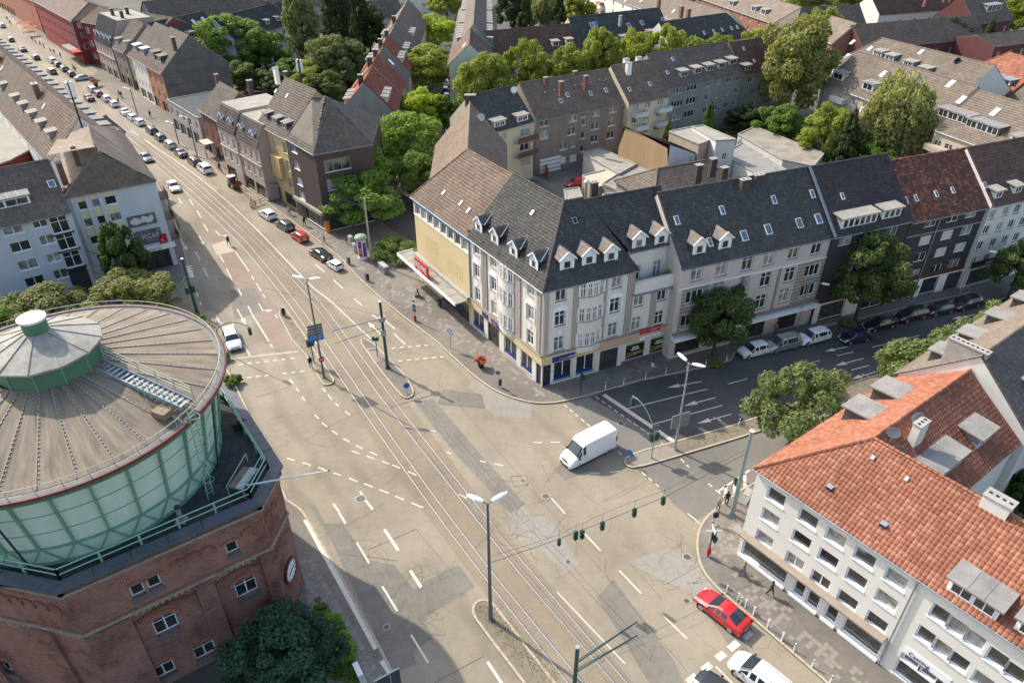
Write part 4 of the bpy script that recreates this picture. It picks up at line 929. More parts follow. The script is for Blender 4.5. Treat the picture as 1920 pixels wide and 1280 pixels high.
p=WB+nBr*DB/2;chimney(W_t,W_o,(p.x,p.y+1,zr3),0,1.6,.8,1.0,plain('chimney_dark',(0,0,0)));dish(W_t,W_o,(p.x+1.8,p.y-3.5,zr3-1.4),0,.6,white)
for u0,u1,z1_,z0_ in((.2,.42,8.4,6.3),(.6,.86,7.6,5.4)):wall_box('faded_sign_patch',W_t,W_o,W0,E0,LW*u0,LW*u1,z0_,z1_,.012,plain('plaster_yellow_faded',(.57,.445,.235),.9,0,.15,5))
# brick water tower with the green steel tank
mint=plain('tank_panel_mint',(.56,.67,.56),.6,0,.1,.9,streak=True);mintd=plain('tank_frame_green',(.17,.33,.22),.55,0,.15,2)
lgreen=plain('lantern_green',(.1,.2,.115),.55,0,.1,1);railg=plain('railing_green',(.25,.42,.3),.5)
slate=plain('deck_felt',(.05,.052,.056),.85,0,.35,1.2);capm=plain('coping_slate',(.1,.11,.125),.6,0,.25,1)
roofm,t_,n_,l_,p_=nt('tank_roof_felt');p_.inputs['Roughness'].default_value=.85
g_=n_.new('ShaderNodeNewGeometry');tc=n_.new('ShaderNodeTexCoord');sp=n_.new('ShaderNodeSeparateXYZ');l_.new(tc.outputs['Object'],sp.inputs[0])
at=n_.new('ShaderNodeMath');at.operation='ARCTAN2';l_.new(sp.outputs[1],at.inputs[0]);l_.new(sp.outputs[0],at.inputs[1])
ln=n_.new('ShaderNodeVectorMath');ln.operation='LENGTH';l_.new(tc.outputs['Object'],ln.inputs[0])
cb=n_.new('ShaderNodeCombineXYZ');k_=n_.new('ShaderNodeMath');k_.operation='MULTIPLY';l_.new(at.outputs[0],k_.inputs[0]);k_.inputs[1].default_value=14;l_.new(k_.outputs[0],cb.inputs[0]);l_.new(ln.outputs['Value'],cb.inputs[1])
mp=n_.new('ShaderNodeMapping');mp.inputs['Scale'].default_value=(1,.22,1);l_.new(cb.outputs[0],mp.inputs[0])
a_=noise(n_,l_,mp.outputs[0],1.4,6,.7);b_=noise(n_,l_,g_.outputs['Position'],.25,4)
r1=ramp(n_,l_,a_.outputs['Fac'],[(.3,(.1,.08,.06)),(.5,(.19,.153,.115)),(.7,(.26,.215,.16))]);r2=ramp(n_,l_,b_.outputs['Fac'],[(.35,(.8,)*3),(.6,(1.1,1.08,1.0))])
l_.new(mixc(n_,l_,1.0,r1.outputs[0],r2.outputs[0],'MULTIPLY'),p_.inputs['Base Color'])
palef=plain('lantern_roof',(.36,.34,.29),.8,0,.35,.9)
TC=Vector((-31.2,39.2));HP=13.37
V_=[Vector(v)for v in((-27.53,27.66),(-17.16,34.98),(-16.74,38.76),(-22.9,47.35),(-29.3,51.0),(-40.0,48.6),(-45.8,36.5),(-38.2,30.0))]  # rear corner cut back, shaped to narrow the tower's cast shadow
def inset(P,k):
 out=[]
 for i in range(len(P)):
  a,b,c=P[i-1],P[i],P[(i+1)%len(P)];d1=(b-a).normalized();d2=(c-b).normalized();n1=Vector((-d1.y,d1.x));n2=Vector((-d2.y,d2.x))
  out.append(isect(a+n1*k,d1,b+n2*k,d2))
 return out
T=empty('water_tower',(TC.x,TC.y,0),0,'red brick water tower with a round mint green tank under a conical brown roof','water tower');To=Vector((TC.x,TC.y,0))
Wp=inset(V_,.45);bw=MB();sl_=MB();rects={}
A,B=Wp[0],Wp[1]
rects[0]=wrect(A,B,[(258,1107),(289,1092),(436,1027)],.85,1.15,'1')+wrect(A,B,[(311,1170),(463,1101)],1.55,1.75,'cross')+wrect(A,B,[(307,1256),(384,1219)],1.5,1.6,'cross')
rects[7]=wrect(Wp[7],Wp[0],[(92,1212),(10,1250)],1.2,1.7,'cross')
tw_org=To
for i in range(8):
 facade(bw,None,T,tw_org,Wp[i],Wp[(i+1)%8],0,HP-.5,rects.get(i,[]),brickm,.3,None,plain('frame_bluewhite',(.6,.66,.7),.5),glassd)
wo=bw.obj('wall',T);wall_uv(wo.data)
def tbox(name,A,B,s0,s1,z0,z1,out,mat,uv=False,inn=0):
 o=wall_box(name,T,To,A,B,s0,s1,z0,z1,out,mat,inn)
 if uv:wall_uv(o.data)
 return o
L01=(B-A).length
# sills, arches and bands on the two sides in view
for i in(0,7,1):
 A_,B_=Wp[i],Wp[(i+1)%8]
 for(s,z,w,h,st)in rects.get(i,[]):
  tbox('window_sill',A_,B_,s-.1,s+w+.1,z-.4,z,.05,plain('slate_sill',(.12,.125,.13),.7,0,.2,3))
  loc,ang=on_wall_obj(T,To,A_,B_,s+w/2,z+h);m=MB();k=13;R1,R2=w*.62,w*.62+.28
  for q in range(k):
   t0=math.pi*(.14+.72*q/k);t1=math.pi*(.14+.72*(q+.8)/k);zo=-w*.42
   pts=[(R1*math.cos(t0),zo+R1*math.sin(t0)),(R1*math.cos(t1),zo+R1*math.sin(t1)),(R2*math.cos(t1),zo+R2*math.sin(t1)),(R2*math.cos(t0),zo+R2*math.sin(t0))]
   m.add([(x,-.05,z_)for x,z_ in pts]+[(x,.02,z_)for x,z_ in pts],[(0,1,2,3),(0,4,5,1),(1,5,6,2),(2,6,7,3),(3,7,4,0)],plain('arch_brick',(.33,.14,.09),.9,0,.3,3))
  m.add([(-w/2,.12,-.02)]+[(R1*math.cos(math.pi*(.14+.072*q)),.12,-w*.42+R1*math.sin(math.pi*(.14+.072*q)))for q in range(11)],[tuple(range(11))],brickm)if 0 else None
  o=m.obj('window_arch',T,loc=loc);o.rotation_euler=(0,0,ang)
brk=plain('band_brick',(.27,.115,.08),.9,0,.35,3)
zb1=WP(A,B,360,1096)[1];
for i in range(8):
 A_,B_=Wp[i],Wp[(i+1)%8];L=(B_-A_).length
 tbox('cornice',A_,B_,-.2,L+.2,HP-.95,HP-.72,.22,stone,inn=.1)
 if i in(0,1,7):
  tbox('stone_band',A_,B_,-.02,L+.02,zb1-.1,zb1+.14,.12,stone);tbox('stone_band',A_,B_,0,L,zb1+.14,zb1+.3,.05,brk)
  loc,ang=on_wall_obj(T,To,A_,B_,0,zb1-.3);m=MB()
  for k in range(int(L/.42)):m.box(k*.42+.1,k*.42+.28,-.1,0,-.02,.2,stone)
  o=m.obj('corbels',T,loc=loc);o.rotation_euler=(0,0,ang);tag(o,kind='stuff')
  loc,ang=on_wall_obj(T,To,A_,B_,0,0);m=MB();r=.38;n9=int((L-(3.4 if i==0 else .6))/.95);s00=3.1 if i==0 else .3
  for k in range(n9):
   cx=s00+.5+k*.95;zc2=HP-2.5
   if any(abs(cx-(q[0]+q[2]/2))<.9 and abs(zc2-q[1]-q[3]/2)<1.2 for q in rects.get(i,[])):continue
   for q in range(8):
    t0=math.pi*q/8;t1=math.pi*(q+.75)/8
    pts=[(cx+r_*math.cos(t),zc2+r_*math.sin(t))for r_,t in((r,t0),(r,t1),(r+.17,t1),(r+.17,t0))]
    m.add([(x,-.09,z_)for x,z_ in pts]+[(x,.01,z_)for x,z_ in pts],[(0,1,2,3),(0,4,5,1),(1,5,6,2),(2,6,7,3),(3,7,4,0)],brk)
   m.box(cx+r,cx+.95-r,-.1,0,zc2-.32,zc2,brk)
  o=m.obj('arch_frieze',T,loc=loc);o.rotation_euler=(0,0,ang);tag(o,kind='stuff')
# projecting piers of the walls
for i,spans in((0,((-.02,2.75),(L01*.56,L01*.66),(L01*.93,L01))),(7,((-.02,1.5),(6.7,8.2))),(1,())):
 A_,B_=Wp[i],Wp[(i+1)%8]
 for a,b in spans:
  for z0,z1 in((0,zb1-.12),):tbox('pier',A_,B_,a,b,z0,z1,.24,brickm,True)
for a,b in((2.9,L01*.55),(L01*.67,L01*.92)):
 loc,ang=on_wall_obj(T,To,A,B,0,0);m=MB();n9=int((b-a)/.17)
 for k in range(n9):
  f=(k+.5)/n9;zz=zb1-1.15+.45*math.sin(math.pi*f);x=a+(b-a)*f;m.box(x-.065,x+.04,-.16,0,zz-.1,zz+.3,brk)
 o=m.obj('relieving_arch',T,loc=loc);o.rotation_euler=(0,0,ang);tag(o,kind='stuff')
# clock on the short side
A_,B_=Wp[1],Wp[2];Lc=(B_-A_).length;s,z=Lc*.5,0
z=WP(A_,B_,552,1046)[1];loc,ang=on_wall_obj(T,To,A_,B_,s,z);ck=plain('clock_face',(.72,.72,.7),.4);ckr=plain('clock_rim',(.14,.025,.03),.5)
m=MB();n=40
for r0,r1,y0,y1,mm in((1.02,1.02,0,-.22,ckr),(1.02,.9,-.22,-.22,ckr),(.9,.9,-.22,-.16,ckr)):
 vs=[(r_*math.cos(2*math.pi*k/n),y_,r_*math.sin(2*math.pi*k/n))for r_,y_ in((r0,y0),(r1,y1))for k in range(n)]
 m.add(vs,[(k,(k+1)%n,n+(k+1)%n,n+k)for k in range(n)],mm)
o=m.obj('clock',T,loc=loc);o.rotation_euler=(0,0,ang)
m=MB();m.add([(.91*math.cos(2*math.pi*k/n),-.165,.91*math.sin(2*math.pi*k/n))for k in range(n)],[tuple(range(n))],ck);m.obj('clock_face',o)
for k in range(12):
 t=k*math.pi/6;m=MB();m.bar((.68*math.cos(t),-.18,.68*math.sin(t)),(.86*math.cos(t),-.18,.86*math.sin(t)),.03,.05,dark);m.obj('hour_mark',o)
for r_,t in((.78,math.radians(-4)),(.5,math.radians(195))):m=MB();m.bar((0,-.2,0),(r_*math.cos(t),-.2,r_*math.sin(t)),.03,.06,dark);m.obj('clock_hand',o)
# coping ring, deck
m=MB();I_=inset(V_,.85);n=8
m.add([(p.x-TC.x,p.y-TC.y,HP)for p in V_]+[(p.x-TC.x,p.y-TC.y,HP)for p in I_]+[(p.x-TC.x,p.y-TC.y,HP-.22)for p in V_]+[(p.x-TC.x,p.y-TC.y,HP-.6)for p in I_]+[(p.x-TC.x,p.y-TC.y,HP-.3)for p in inset(V_,.5)],
[(i,(i+1)%n,n+(i+1)%n,n+i)for i in range(n)]+[(2*n+i,2*n+(i+1)%n,(i+1)%n,i)for i in range(n)]+[(n+i,n+(i+1)%n,3*n+(i+1)%n,3*n+i)for i in range(n)]+[(4*n+i,4*n+(i+1)%n,2*n+(i+1)%n,2*n+i)for i in range(n)],capm)
m.obj('coping',T)
m=MB()
for i in range(8):
 A_,B_=V_[i],V_[(i+1)%8];d=(B_-A_).normalized();L=(B_-A_).length;nn=Vector((-d.y,d.x))
 for k in range(1,int(L/2.2)):p=A_+d*k*2.2-TC;m.bar((p.x,p.y,HP+.004),(p.x+nn.x*.85,p.y+nn.y*.85,HP+.004),.03,.02,black)
tag(m.obj('coping_joints',T),kind='stuff')
m=MB();m.poly([(p.x-TC.x,p.y-TC.y,HP-.5)for p in I_],slate);m.obj('deck',T)
# deck slabs ring
m=MB();nS=90
for k in range(nS):
 for q in range(2):
  r0,r1=9.3+q*.75,9.3+q*.75+.7;t0,t1=2*math.pi*(k+q*.5)/nS,2*math.pi*(k+q*.5+.95)/nS
  m.add([(r0*math.cos(t0),r0*math.sin(t0),HP-.46),(r1*math.cos(t0),r1*math.sin(t0),HP-.45),(r1*math.cos(t1),r1*math.sin(t1),HP-.45),(r0*math.cos(t1),r0*math.sin(t1),HP-.46)],[(0,1,2,3)],slate)
tag(m.obj('deck_slabs',T),kind='stuff')
# railing
rl=inset(V_,1.0)
for i in range(8):
 A_,B_=rl[i]-TC,rl[(i+1)%8]-TC;L=(B_-A_).length;m=MB();m.tube(v3(A_,HP+.85),v3(B_,HP+.85),.05,.05,railg,6);m.tube(v3(A_,HP+.35),v3(B_,HP+.35),.045,.045,railg,6)
 for k in range(int(L/2.3)+1):p=A_.lerp(B_,k/max(1,int(L/2.3)));m.bar((p.x,p.y,HP-.5),(p.x,p.y,HP+.87),.1,.1,railg)
 m.obj('railing',T)
# tank
nR_=30;m=MB();m.lathe([(9.15,HP-.5),(9.15,13.2),(10.15,19.4),(10.3,19.7)],mint,60);m.obj('tank_shell',T)
for k in range(nR_):
 t=2*math.pi*(k+.5)/nR_;c,s_=math.cos(t),math.sin(t);m=MB();m.bar((9.45*c,9.45*s_,14.5),(10.28*c,10.28*s_,19.4),.14,.2,mintd);m.obj('tank_rib',T)
 for dt in(-.5,.5):
  t2=2*math.pi*(k+.5+dt)/nR_;m=MB();m.bar((9.42*c,9.42*s_,14.5),(9.27*math.cos(t2),9.27*math.sin(t2),13.0),.07,.08,mintd);m.obj('tank_brace',T)
for z,r in((14.5,9.44),(13.0,9.25),(19.35,10.3)):
 m=MB();m.lathe([(r-.15,z-.08),(r+.06,z-.08),(r+.06,z+.08),(r-.15,z+.08)],mintd,60);m.obj('ring_beam',T)
m=MB()
for z in(16.0,17.6):
 r=9.15+(z-13.2)*.161;m.lathe([(r-.02,z-.03),(r+.03,z-.03),(r+.03,z+.03),(r-.02,z+.03)],mintd,60)
tag(m.obj('panel_joints',T),kind='stuff')
for k in(3,7,13,20,26):
 t=2*math.pi*(k+10)/nR_;c,s_=math.cos(t),math.sin(t);m=MB();m.tube((10.5*c,10.5*s_,19.4),(9.5*c,9.5*s_,12.95),.07,.07,dark,6);m.obj('downpipe',T)
# roof
zr_=20.05;m=MB();m.lathe([(10.2,19.4),(10.95,19.55),(11.05,19.85)],lgreen,72);m.lathe([(11.05,19.85),(11.12,19.9),(11.12,20.1),(11.0,20.12)],plain('rim_maroon',(.15,.04,.035),.6),72);m.obj('eaves',T)
m=MB();m.lathe([(11.0,20.1),(10.75,20.16),(10.7,20.05),(10.45,20.06)],plain('gutter_grey',(.2,.19,.18),.7,0,.3,2),72);m.obj('gutter',T)
def rz(r):return 20.08+(10.5-r)*.27
m=MB();N=32
vs=[(r*math.cos(2*math.pi*k/N),r*math.sin(2*math.pi*k/N),rz(r)-20)for r in(10.5,7,3.0)for k in range(N)]
m.add(vs,[(q*N+k,q*N+(k+1)%N,(q+1)*N+(k+1)%N,(q+1)*N+k)for q in range(2)for k in range(N)],roofm);o=m.obj('roof',T,loc=(0,0,20))
for k in range(N):
 t=2*math.pi*k/N;c,s_=math.cos(t),math.sin(t);m=MB()
 m.bar((3.2*c,3.2*s_,rz(3.2)-20+.03),(10.45*c,10.45*s_,rz(10.45)-20+.03),.06,.05,plain('seam_pale',(.27,.24,.2),.7,0,.3,5))
 m.obj('roof_seam',o)
m=MB()
for k in range(N):
 t=2*math.pi*k/N+.012;c,s_=math.cos(t),math.sin(t)
 for q in range(22):r=3.5+q*.31;m.box(r*c-.028,r*c+.028,r*s_-.028,r*s_+.028,rz(r)-20,rz(r)-20+.07,plain('snow_hook',(.45,.42,.36),.6))
tag(m.obj('snow_hooks',o),kind='stuff')
m=MB();nP=64
for z in(.55,):m.path([(10.75*math.cos(2*math.pi*k/64),10.75*math.sin(2*math.pi*k/64),20.1+z)for k in range(65)],.028,plain('rail_pale',(.45,.42,.34),.6),5)
for k in range(48):t=2*math.pi*k/48;m.tube((10.75*math.cos(t),10.75*math.sin(t),20.1),(10.75*math.cos(t),10.75*math.sin(t),20.66),.025,.025,plain('rail_pale',(0,0,0)),4)
m.obj('roof_railing',T)
# lantern
m=MB();n12=12;of=math.pi/12;l3=[(3.15*math.cos(2*math.pi*k/n12+of),3.15*math.sin(2*math.pi*k/n12+of))for k in range(n12)]
m.prism(l3,21.6,24.05,lgreen,bottom=False);lo_=m.obj('lantern',T,loc=(.35,.1,-.5))
m=MB();m.lathe([(3.6,23.95),(3.6,24.08),(.7,25.2)],palef,12);m.lathe([(3.15,23.93),(3.6,23.95)],lgreen,12);q=m.obj('lantern_roof',lo_);q.rotation_euler=(0,0,of)
m=MB();m.lathe([(.75,24.9),(.75,26.0)],lgreen,16);m.lathe([(.82,26.0),(.86,26.18),(.01,26.26)],white,20);m.obj('vent_cowl',lo_)
for k in range(n12):
 t=2*math.pi*k/n12+of;m=MB();m.bar((.8*math.cos(t),.8*math.sin(t),25.19),(3.58*math.cos(t),3.58*math.sin(t),24.12),.05,.05,palef);m.bar((3.17*math.cos(t),3.17*math.sin(t),21.9),(3.17*math.cos(t),3.17*math.sin(t),23.95),.08,.08,mintd);m.obj('lantern_seam',lo_)
# stair on the roof, rails and platform
p0=Vector((-31.02,42.36))-TC;p1=Vector((-21.6,37.2))-TC
p0=G(152,672,21.9)-TC;p1=G(352,762,20.6)-TC
dS=(p1-p0).normalized();nS_=Vector((-dS.y,dS.x));Ls=(p1-p0).length;m=MB()
for sgn in(-.45,.45):a=p0+nS_*sgn;b=p1+nS_*sgn;m.bar((a.x,a.y,22.1),(b.x,b.y,20.75),.08,.3,plain('stair_steel',(.27,.32,.36),.5))
st=m.obj('roof_stair',T)
for k in range(22):
 f=(k+.5)/22;c=p0+dS*Ls*f;zz=22.15-1.35*f;m=MB();a=c-nS_*.42;b=c+nS_*.42;m.bar((a.x,a.y,zz),(b.x,b.y,zz),.22,.05,plain('stair_steel',(0,0,0)));m.obj('tread',st)
for off,l0,l1 in((.62,0,1),(-.62,.62,1)):
 m=MB();a=p0+dS*Ls*l0+nS_*off;b=p0+dS*Ls*l1+nS_*off;za,zb=22.15-1.35*l0,22.15-1.35*l1
 for h in(.45,.75,1.0):m.tube((a.x,a.y,za+h),(b.x,b.y,zb+h),.03,.03,plain('rail_pale',(0,0,0)),5)
 for k in range(7):c=a.lerp(b,k/6);zz=za+(zb-za)*k/6;m.tube((c.x,c.y,zz-.2),(c.x,c.y,zz+1.0),.03,.03,railg,5)
 m.obj('stair_railing',T)
c=p1-dS*.9-nS_*1.2;m=MB();m.box(-.55,.55,-.4,.4,0,.45,plain('hatch_rust',(.25,.18,.13),.8,0,.3,3));o=m.obj('roof_hatch',T,loc=(c.x,c.y,20.5));o.rotation_euler=(0,0,math.atan2(dS.y,dS.x))
# ladder with cage
tl=math.atan2(p1.y,p1.x)-.05;rd=Vector((math.cos(tl),math.sin(tl)));tg=Vector((-rd.y,rd.x));m=MB()
for sgn in(-.28,.28):a=rd*11.2+tg*sgn;b=rd*10.6+tg*sgn;m.tube((a.x,a.y,20.9),(b.x,b.y,12.95),.035,.035,railg,5)
for k in range(24):f=k/24;r=11.2-.6*f;z=20.7-7.6*f;a=rd*r-tg*.28;b=rd*r+tg*.28;m.tube((a.x,a.y,z),(b.x,b.y,z),.02,.02,railg,4)
for k in range(7):
 z=20.4-k*.95;r=11.2-.6*k/7.5;m.path([tuple(rd*(r+.55*math.sin(math.pi*q/8))+tg*(.35*math.cos(math.pi*q/8)))+(z,)for q in range(9)],.02,railg,4)
m.obj('ladder',T)
# flag pole reaching out over the road, and the shed roof beside it
a=v3(V_[2].lerp(V_[1],.55)-TC,HP+.3);b=a+Vector((3.9,.9,.25));e=a-Vector((1.6,.3,0));m=MB();m.tube(e,b,.07,.04,plain('pole_white',(.6,.62,.6),.5),8);m.tube(b,b+Vector((.08,0,0)),.08,.08,dark,6);m.obj('flag_pole',T)
p=G(455,893,13.9)-TC;m=MB();rs=plain('rusty_sheet',(.26,.2,.17),.7,.2,.5,2);rs2=plain('sheet_white',(.5,.5,.5),.6,0,.4,3)
m.box(-.55,.0,-1.05,1.05,.8,.9,rs);m.box(0,.55,-1.05,1.05,.801,.92,rs2);m.box(-.5,.5,-1,1,0,.8,slate)
for x in(-.6,.6):m.tube((x,-1.1,0),(x,-1.1,1.0),.04,.04,railg,5);m.tube((x,1.7,.8),(x,1.7,1.5),.04,.04,railg,5);m.tube((x,-1.1,1.0),(x,1.7,1.5),.04,.04,railg,5)
o=m.obj('deck_housing',T,loc=(p.x,p.y,HP-.45));o.rotation_euler=(0,0,math.radians(-12))
p=G(447,793,13.3)-TC;m=MB();m.box(-.35,.35,-.4,.4,0,.55,black);m.tube((0,0,.5),(0,0,.8),.2,.15,dark,8);m.box(-.6,.6,.3,.5,.1,.3,dark);m.obj('deck_machine',T,loc=(p.x,p.y,HP-.45))
p=G(338,968,13.3)-TC;m=MB();m.tube((0,0,0),(0,0,1.2),.16,.16,zinc,10);m.tube((0,0,1.2),(0,0,1.35),.2,.2,dark,10);m.box(-.35,.35,-.35,.35,-.02,.06,concrete);m.obj('vent_pipe',T,loc=(p.x,p.y,HP-.45))
# orange roofed house, bottom right
ze=9.9;k0=G(1411,880,ze);k1=G(1920,1222,ze);dF=(k1-k0).normalized();nF=Vector((-dF.y,dF.x));k2=G(1671,712,ze);dC=(k2-k0).normalized();nC=Vector((dC.y,-dC.x))
oh=.3;W0_=isect(k0+nF*oh,dF,k0+nC*oh,dC);F1=W0_+dF*44;Dd=10.6;K2=W0_+dC*((k2-k0).length)
inn=isect(W0_+nF*Dd,dF,W0_+nC*Dd,dC);apx=isect(W0_+nF*Dd/2,dF,W0_+nC*Dd/2,dC);zt_=ze+.1;zr5=14.05
fp=[W0_,F1,F1+nF*Dd,inn,K2+nC*Dd,K2]
up=Vector((0,0,.1));eo=isect(W0_-nF*oh,dF,W0_-nC*oh,dC);ein=isect(W0_+nF*(Dd+oh),dF,W0_+nC*(Dd+oh),dC)
planes=[[v3(eo,ze),v3(F1-nF*oh,ze),v3(F1+nF*Dd/2,zr5),v3(apx,zr5)],[v3(K2-nC*oh,ze),v3(eo,ze),v3(apx,zr5),v3(K2+nC*Dd/2,zr5)],
[v3(ein,ze),v3(K2+nC*(Dd+oh),ze),v3(K2+nC*Dd/2,zr5),v3(apx,zr5)],[v3(F1+nF*(Dd+oh),ze),v3(ein,ze),v3(apx,zr5),v3(F1+nF*Dd/2,zr5)]]
planes=[[p+up for p in q]for q in planes]
Wf,Wg=W0_,F1
r1_=grid(Wf,Wg,[(1455,930),(1515,972),(1564,1014),(1617,1054),(1675,1095)],[(1455,932),(1443,970),(1432,1010)],None,1.6,1.3,'1')
for q in(2,):pass
r1_=[(s,z,w,h,'2' if i in(11,12)else st)for i,(s,z,w,h,st)in enumerate(r1_)]
r2_=wrect(Wf,Wg,[(1762,1152),(1793,1175),(1827,1200),(1869,1234),(1904,1262)],1.25,1.35,'1')+wrect(Wf,Wg,[(1736,1192),(1766,1216),(1797,1240),(1842,1277)],1.3,1.3,'1')+wrect(Wf,Wg,[(1709,1235),(1742,1260)],1.15,1.25,'1')
S_=lambda u,v:WP(Wf,Wg,u,v)[0]
sp_=S_(1702,1130);sh=[(S_(1386,1045),S_(1465,1110)),(S_(1480,1118),S_(1500,1132)),(S_(1505,1135),S_(1528,1150)),(S_(1540,1160),S_(1560,1180)),(S_(1573,1185),S_(1640,1240))]
r3_=[(a,.45,b-a,2.2,'1',gsh,white)for a,b in sh]
r4_=[(S_(1670,1262),.4,3.2,2.4,'1',gsh,white),(S_(1670,1262)+4.5,.4,3.2,2.4,'1',gsh,white)]
owm={}
O_t,O_o=building('orange_roofed_house','cream rendered corner house under a bright orange tiled hip roof with felt topped dormers','building',fp,ze,planes,T_orange,palewhite,
{0:r1_+r2_+r3_+r4_,5:rows((K2-W0_).length,6,[1.2,4.3,7.2],1.4,1.4,'2')},tw=.31,th=.37,ridges=[(v3(eo,ze)+up,v3(apx,zr5)+up),(v3(apx,zr5)+up,v3(K2+nC*Dd/2,zr5)+up),(v3(apx,zr5)+up,v3(F1+nF*Dd/2,zr5)+up)],
gables=[([v3(K2+nC*Dd,ze),v3(K2,ze),v3(K2+nC*Dd/2,zr5)],)],gutter=[(v3(eo,ze+.02),v3(F1-nF*oh,ze+.02)),(v3(K2-nC*oh,ze+.02),v3(eo,ze+.02))],depth=.2,sill=white,reveal=white)
angF=math.atan2(dF.y,dF.x)
def obox(name,s0,s1,z0,z1,out,mat,inn_=0):return wall_box(name,O_t,O_o,Wf,Wg,s0,s1,z0,z1,out,mat,inn_)
obox('shop_canopy',-.6,sp_-.2,2.98,3.14,.75,plain('canopy_brown',(.3,.25,.2),.8,0,.1));obox('fascia_strip',-.1,sp_-.25,2.72,2.97,.4,plain('fascia_olive',(.5,.45,.24),.6,0,.1))
for a,b in sh:obox('shop_sill',a-.1,b+.1,.2,.44,.22,white)
m=MB();m.tube((sp_,-.12,0.1),(sp_,-.12,ze),.07,.07,zinc,8);loc,ang=on_wall_obj(O_t,O_o,Wf,Wg,0,0);o=m.obj('downpipe',O_t,loc=loc);o.rotation_euler=(0,0,ang)
wall_text(O_t,O_o,Wf,Wg,sh[1][0]-.2,2.74,'Stilhaus',.42,white,.44);wall_text(O_t,O_o,Wf,Wg,sh[2][0]+.6,2.74,'by Anna',.4,white,.44);wall_text(O_t,O_o,Wf,Wg,sh[3][0]-.7,2.74,'SALE',.42,plain('sign_crimson',(.4,.02,.1),.5),.54)
s_=S_(1670,1262);obox('sign_panel',s_+.1,s_+3.3,2.95,3.6,.08,white);wall_text(O_t,O_o,Wf,Wg,s_+.4,3.08,'Casting',.5,plain('sign_violet',(.1,.02,.12),.5),.1)
for k,(a,b)in enumerate(sh):
 m=MB();w_=b-a
 if k in(1,3):m.box(.25,w_-.3,.2,.22,1.2,2.2,plain('poster_black',(0,0,0)));m.box(.4,w_-.5,.19,.2,1.9,2.05,white);m.box(.4,w_-.5,.19,.2,1.5,1.6,red)
 else:m.box(.3,w_-.3,.5,.9,.5,1.0,plain('display_grey',(.16,.16,.15),.6));[m.tube((.8+q*1.1,.7,1.0),(.8+q*1.1,.7,1.7),.12,.08,white if q%2 else dark,6)for q in range(int(w_/1.3))]
 loc,ang=on_wall_obj(O_t,O_o,Wf,Wg,a,0);o=m.obj('window_display',O_t,loc=loc);o.rotation_euler=(0,0,ang)
slO=math.degrees(math.atan((zr5-ze)/(Dd/2+oh)))
def hitO(A,d,n,u,v):return hit(A,d,n,ze,slO,u,v)
def putO(A,d,n,s,q):c=A+d*s+n*q;return(c.x,c.y,ze+.12+q*math.tan(math.radians(slO)))
A9=eo
s,q=hitO(A9,dF,nF,1818,1133);dormer(O_t,O_o,putO(A9,dF,nF,s,q),angF,'flat',3.1,1.15,slO,felt,white,n=2)
s,q=hitO(A9,dF,nF,1925,1195);dormer(O_t,O_o,putO(A9,dF,nF,s+.5,q),angF,'flat',2.6,1.1,slO,felt,white,n=2)
angC=math.atan2(-dC.y,-dC.x);dCr=-dC;base=v3(K2-nC*oh,0).to_2d()
for u,v in((1616,778),(1667,741)):
 s,q=hit(base,dCr,nC,ze,slO,u,v);dormer(O_t,O_o,putO(base,dCr,nC,s,max(.9,q-1.0)),angC,'flat',2.2,1.5,slO,felt,plain('dormer_slate',(.08,.075,.07),.8),n=2)
angI=math.atan2(dC.y,dC.x);base=ein;nI=-nC
for u,v,w_ in((1785,880,2.9),(1843,832,2.4),(1755,905,2.2)):
 s,q=hit(base,dC,nI,ze,slO,u,v);dormer(O_t,O_o,putO(base,dC,nI,s,max(.8,q)),angI,'flat',w_,1.15,slO,felt,white,n=2)
p=G(1713,830,12.9);chimney(O_t,O_o,(p.x,p.y,12.9),angI,1.3,.6,2.0,palewhite);p=G(1860,965,13.4);chimney(O_t,O_o,(p.x,p.y,13.4),angF,1.7,1.0,1.5,palewhite)
for u,v,z in((1715,775,14.4),(1674,805,14.4),(1680,838,13.6)):p=G(u,v+10,z);dish(O_t,O_o,(p.x,p.y,z),R_.uniform(-.6,.3),.5)
for u,v in((1553,918),(1654,988)):
 s,q=hitO(A9,dF,nF,u,v);c=putO(A9,dF,nF,s,q);m=MB();m.box(-.22,.22,-.1,.35,.05,.3,dark);m.box(-.24,.24,-.12,.37,.3,.34,zinc);o=m.obj('roof_vent',O_t,loc=(c[0]-O_o[0],c[1]-O_o[1],c[2]));o.rotation_euler=(0,0,angF)
for u,v in((1634,862),(1697,902)):
 s,q=hitO(A9,dF,nF,u,v);skylight(O_t,O_o,putO(A9,dF,nF,s,q),angF,slO,.32,.42,white)
# house beyond it along the cross road: beige street slope, black-brown rear slope
X2=K2+dC*34;hx=house('terraced_house','house with a beige street slope and sooty brown courtyard slope beyond the orange roof',X2+nC*.0,K2+dC*.05,11.2,10.6,42,T_beige,palewhite,{2:rows(34,11,[1.5,4.6,7.6],1.2,1.5,'2'),0:rows(34,11,[1.5,4.6,7.6],1.2,1.5,'2')},tw=.31,th=.37)
tl_=[c for c in hx['o'].children if c.name.startswith('roof_tiles')][0]
tl_.data.materials.append(T_greyb);nm=np.zeros(len(tl_.data.polygons)*3);tl_.data.polygons.foreach_get('normal',nm);nm=nm.reshape(-1,3)
tl_.data.polygons.foreach_set('material_index',(nm@np.array([nC.x,nC.y,0])>.25).astype('i4'))
for sb in(3,8,13.5,19,25):dormer(hx['o'],hx['org'],on_front(hx,hx['L']-sb,1.2),hx['ang'],'flat',1.9,1.3,42,felt,plain('dormer_slate',(0,0,0)),n=2)
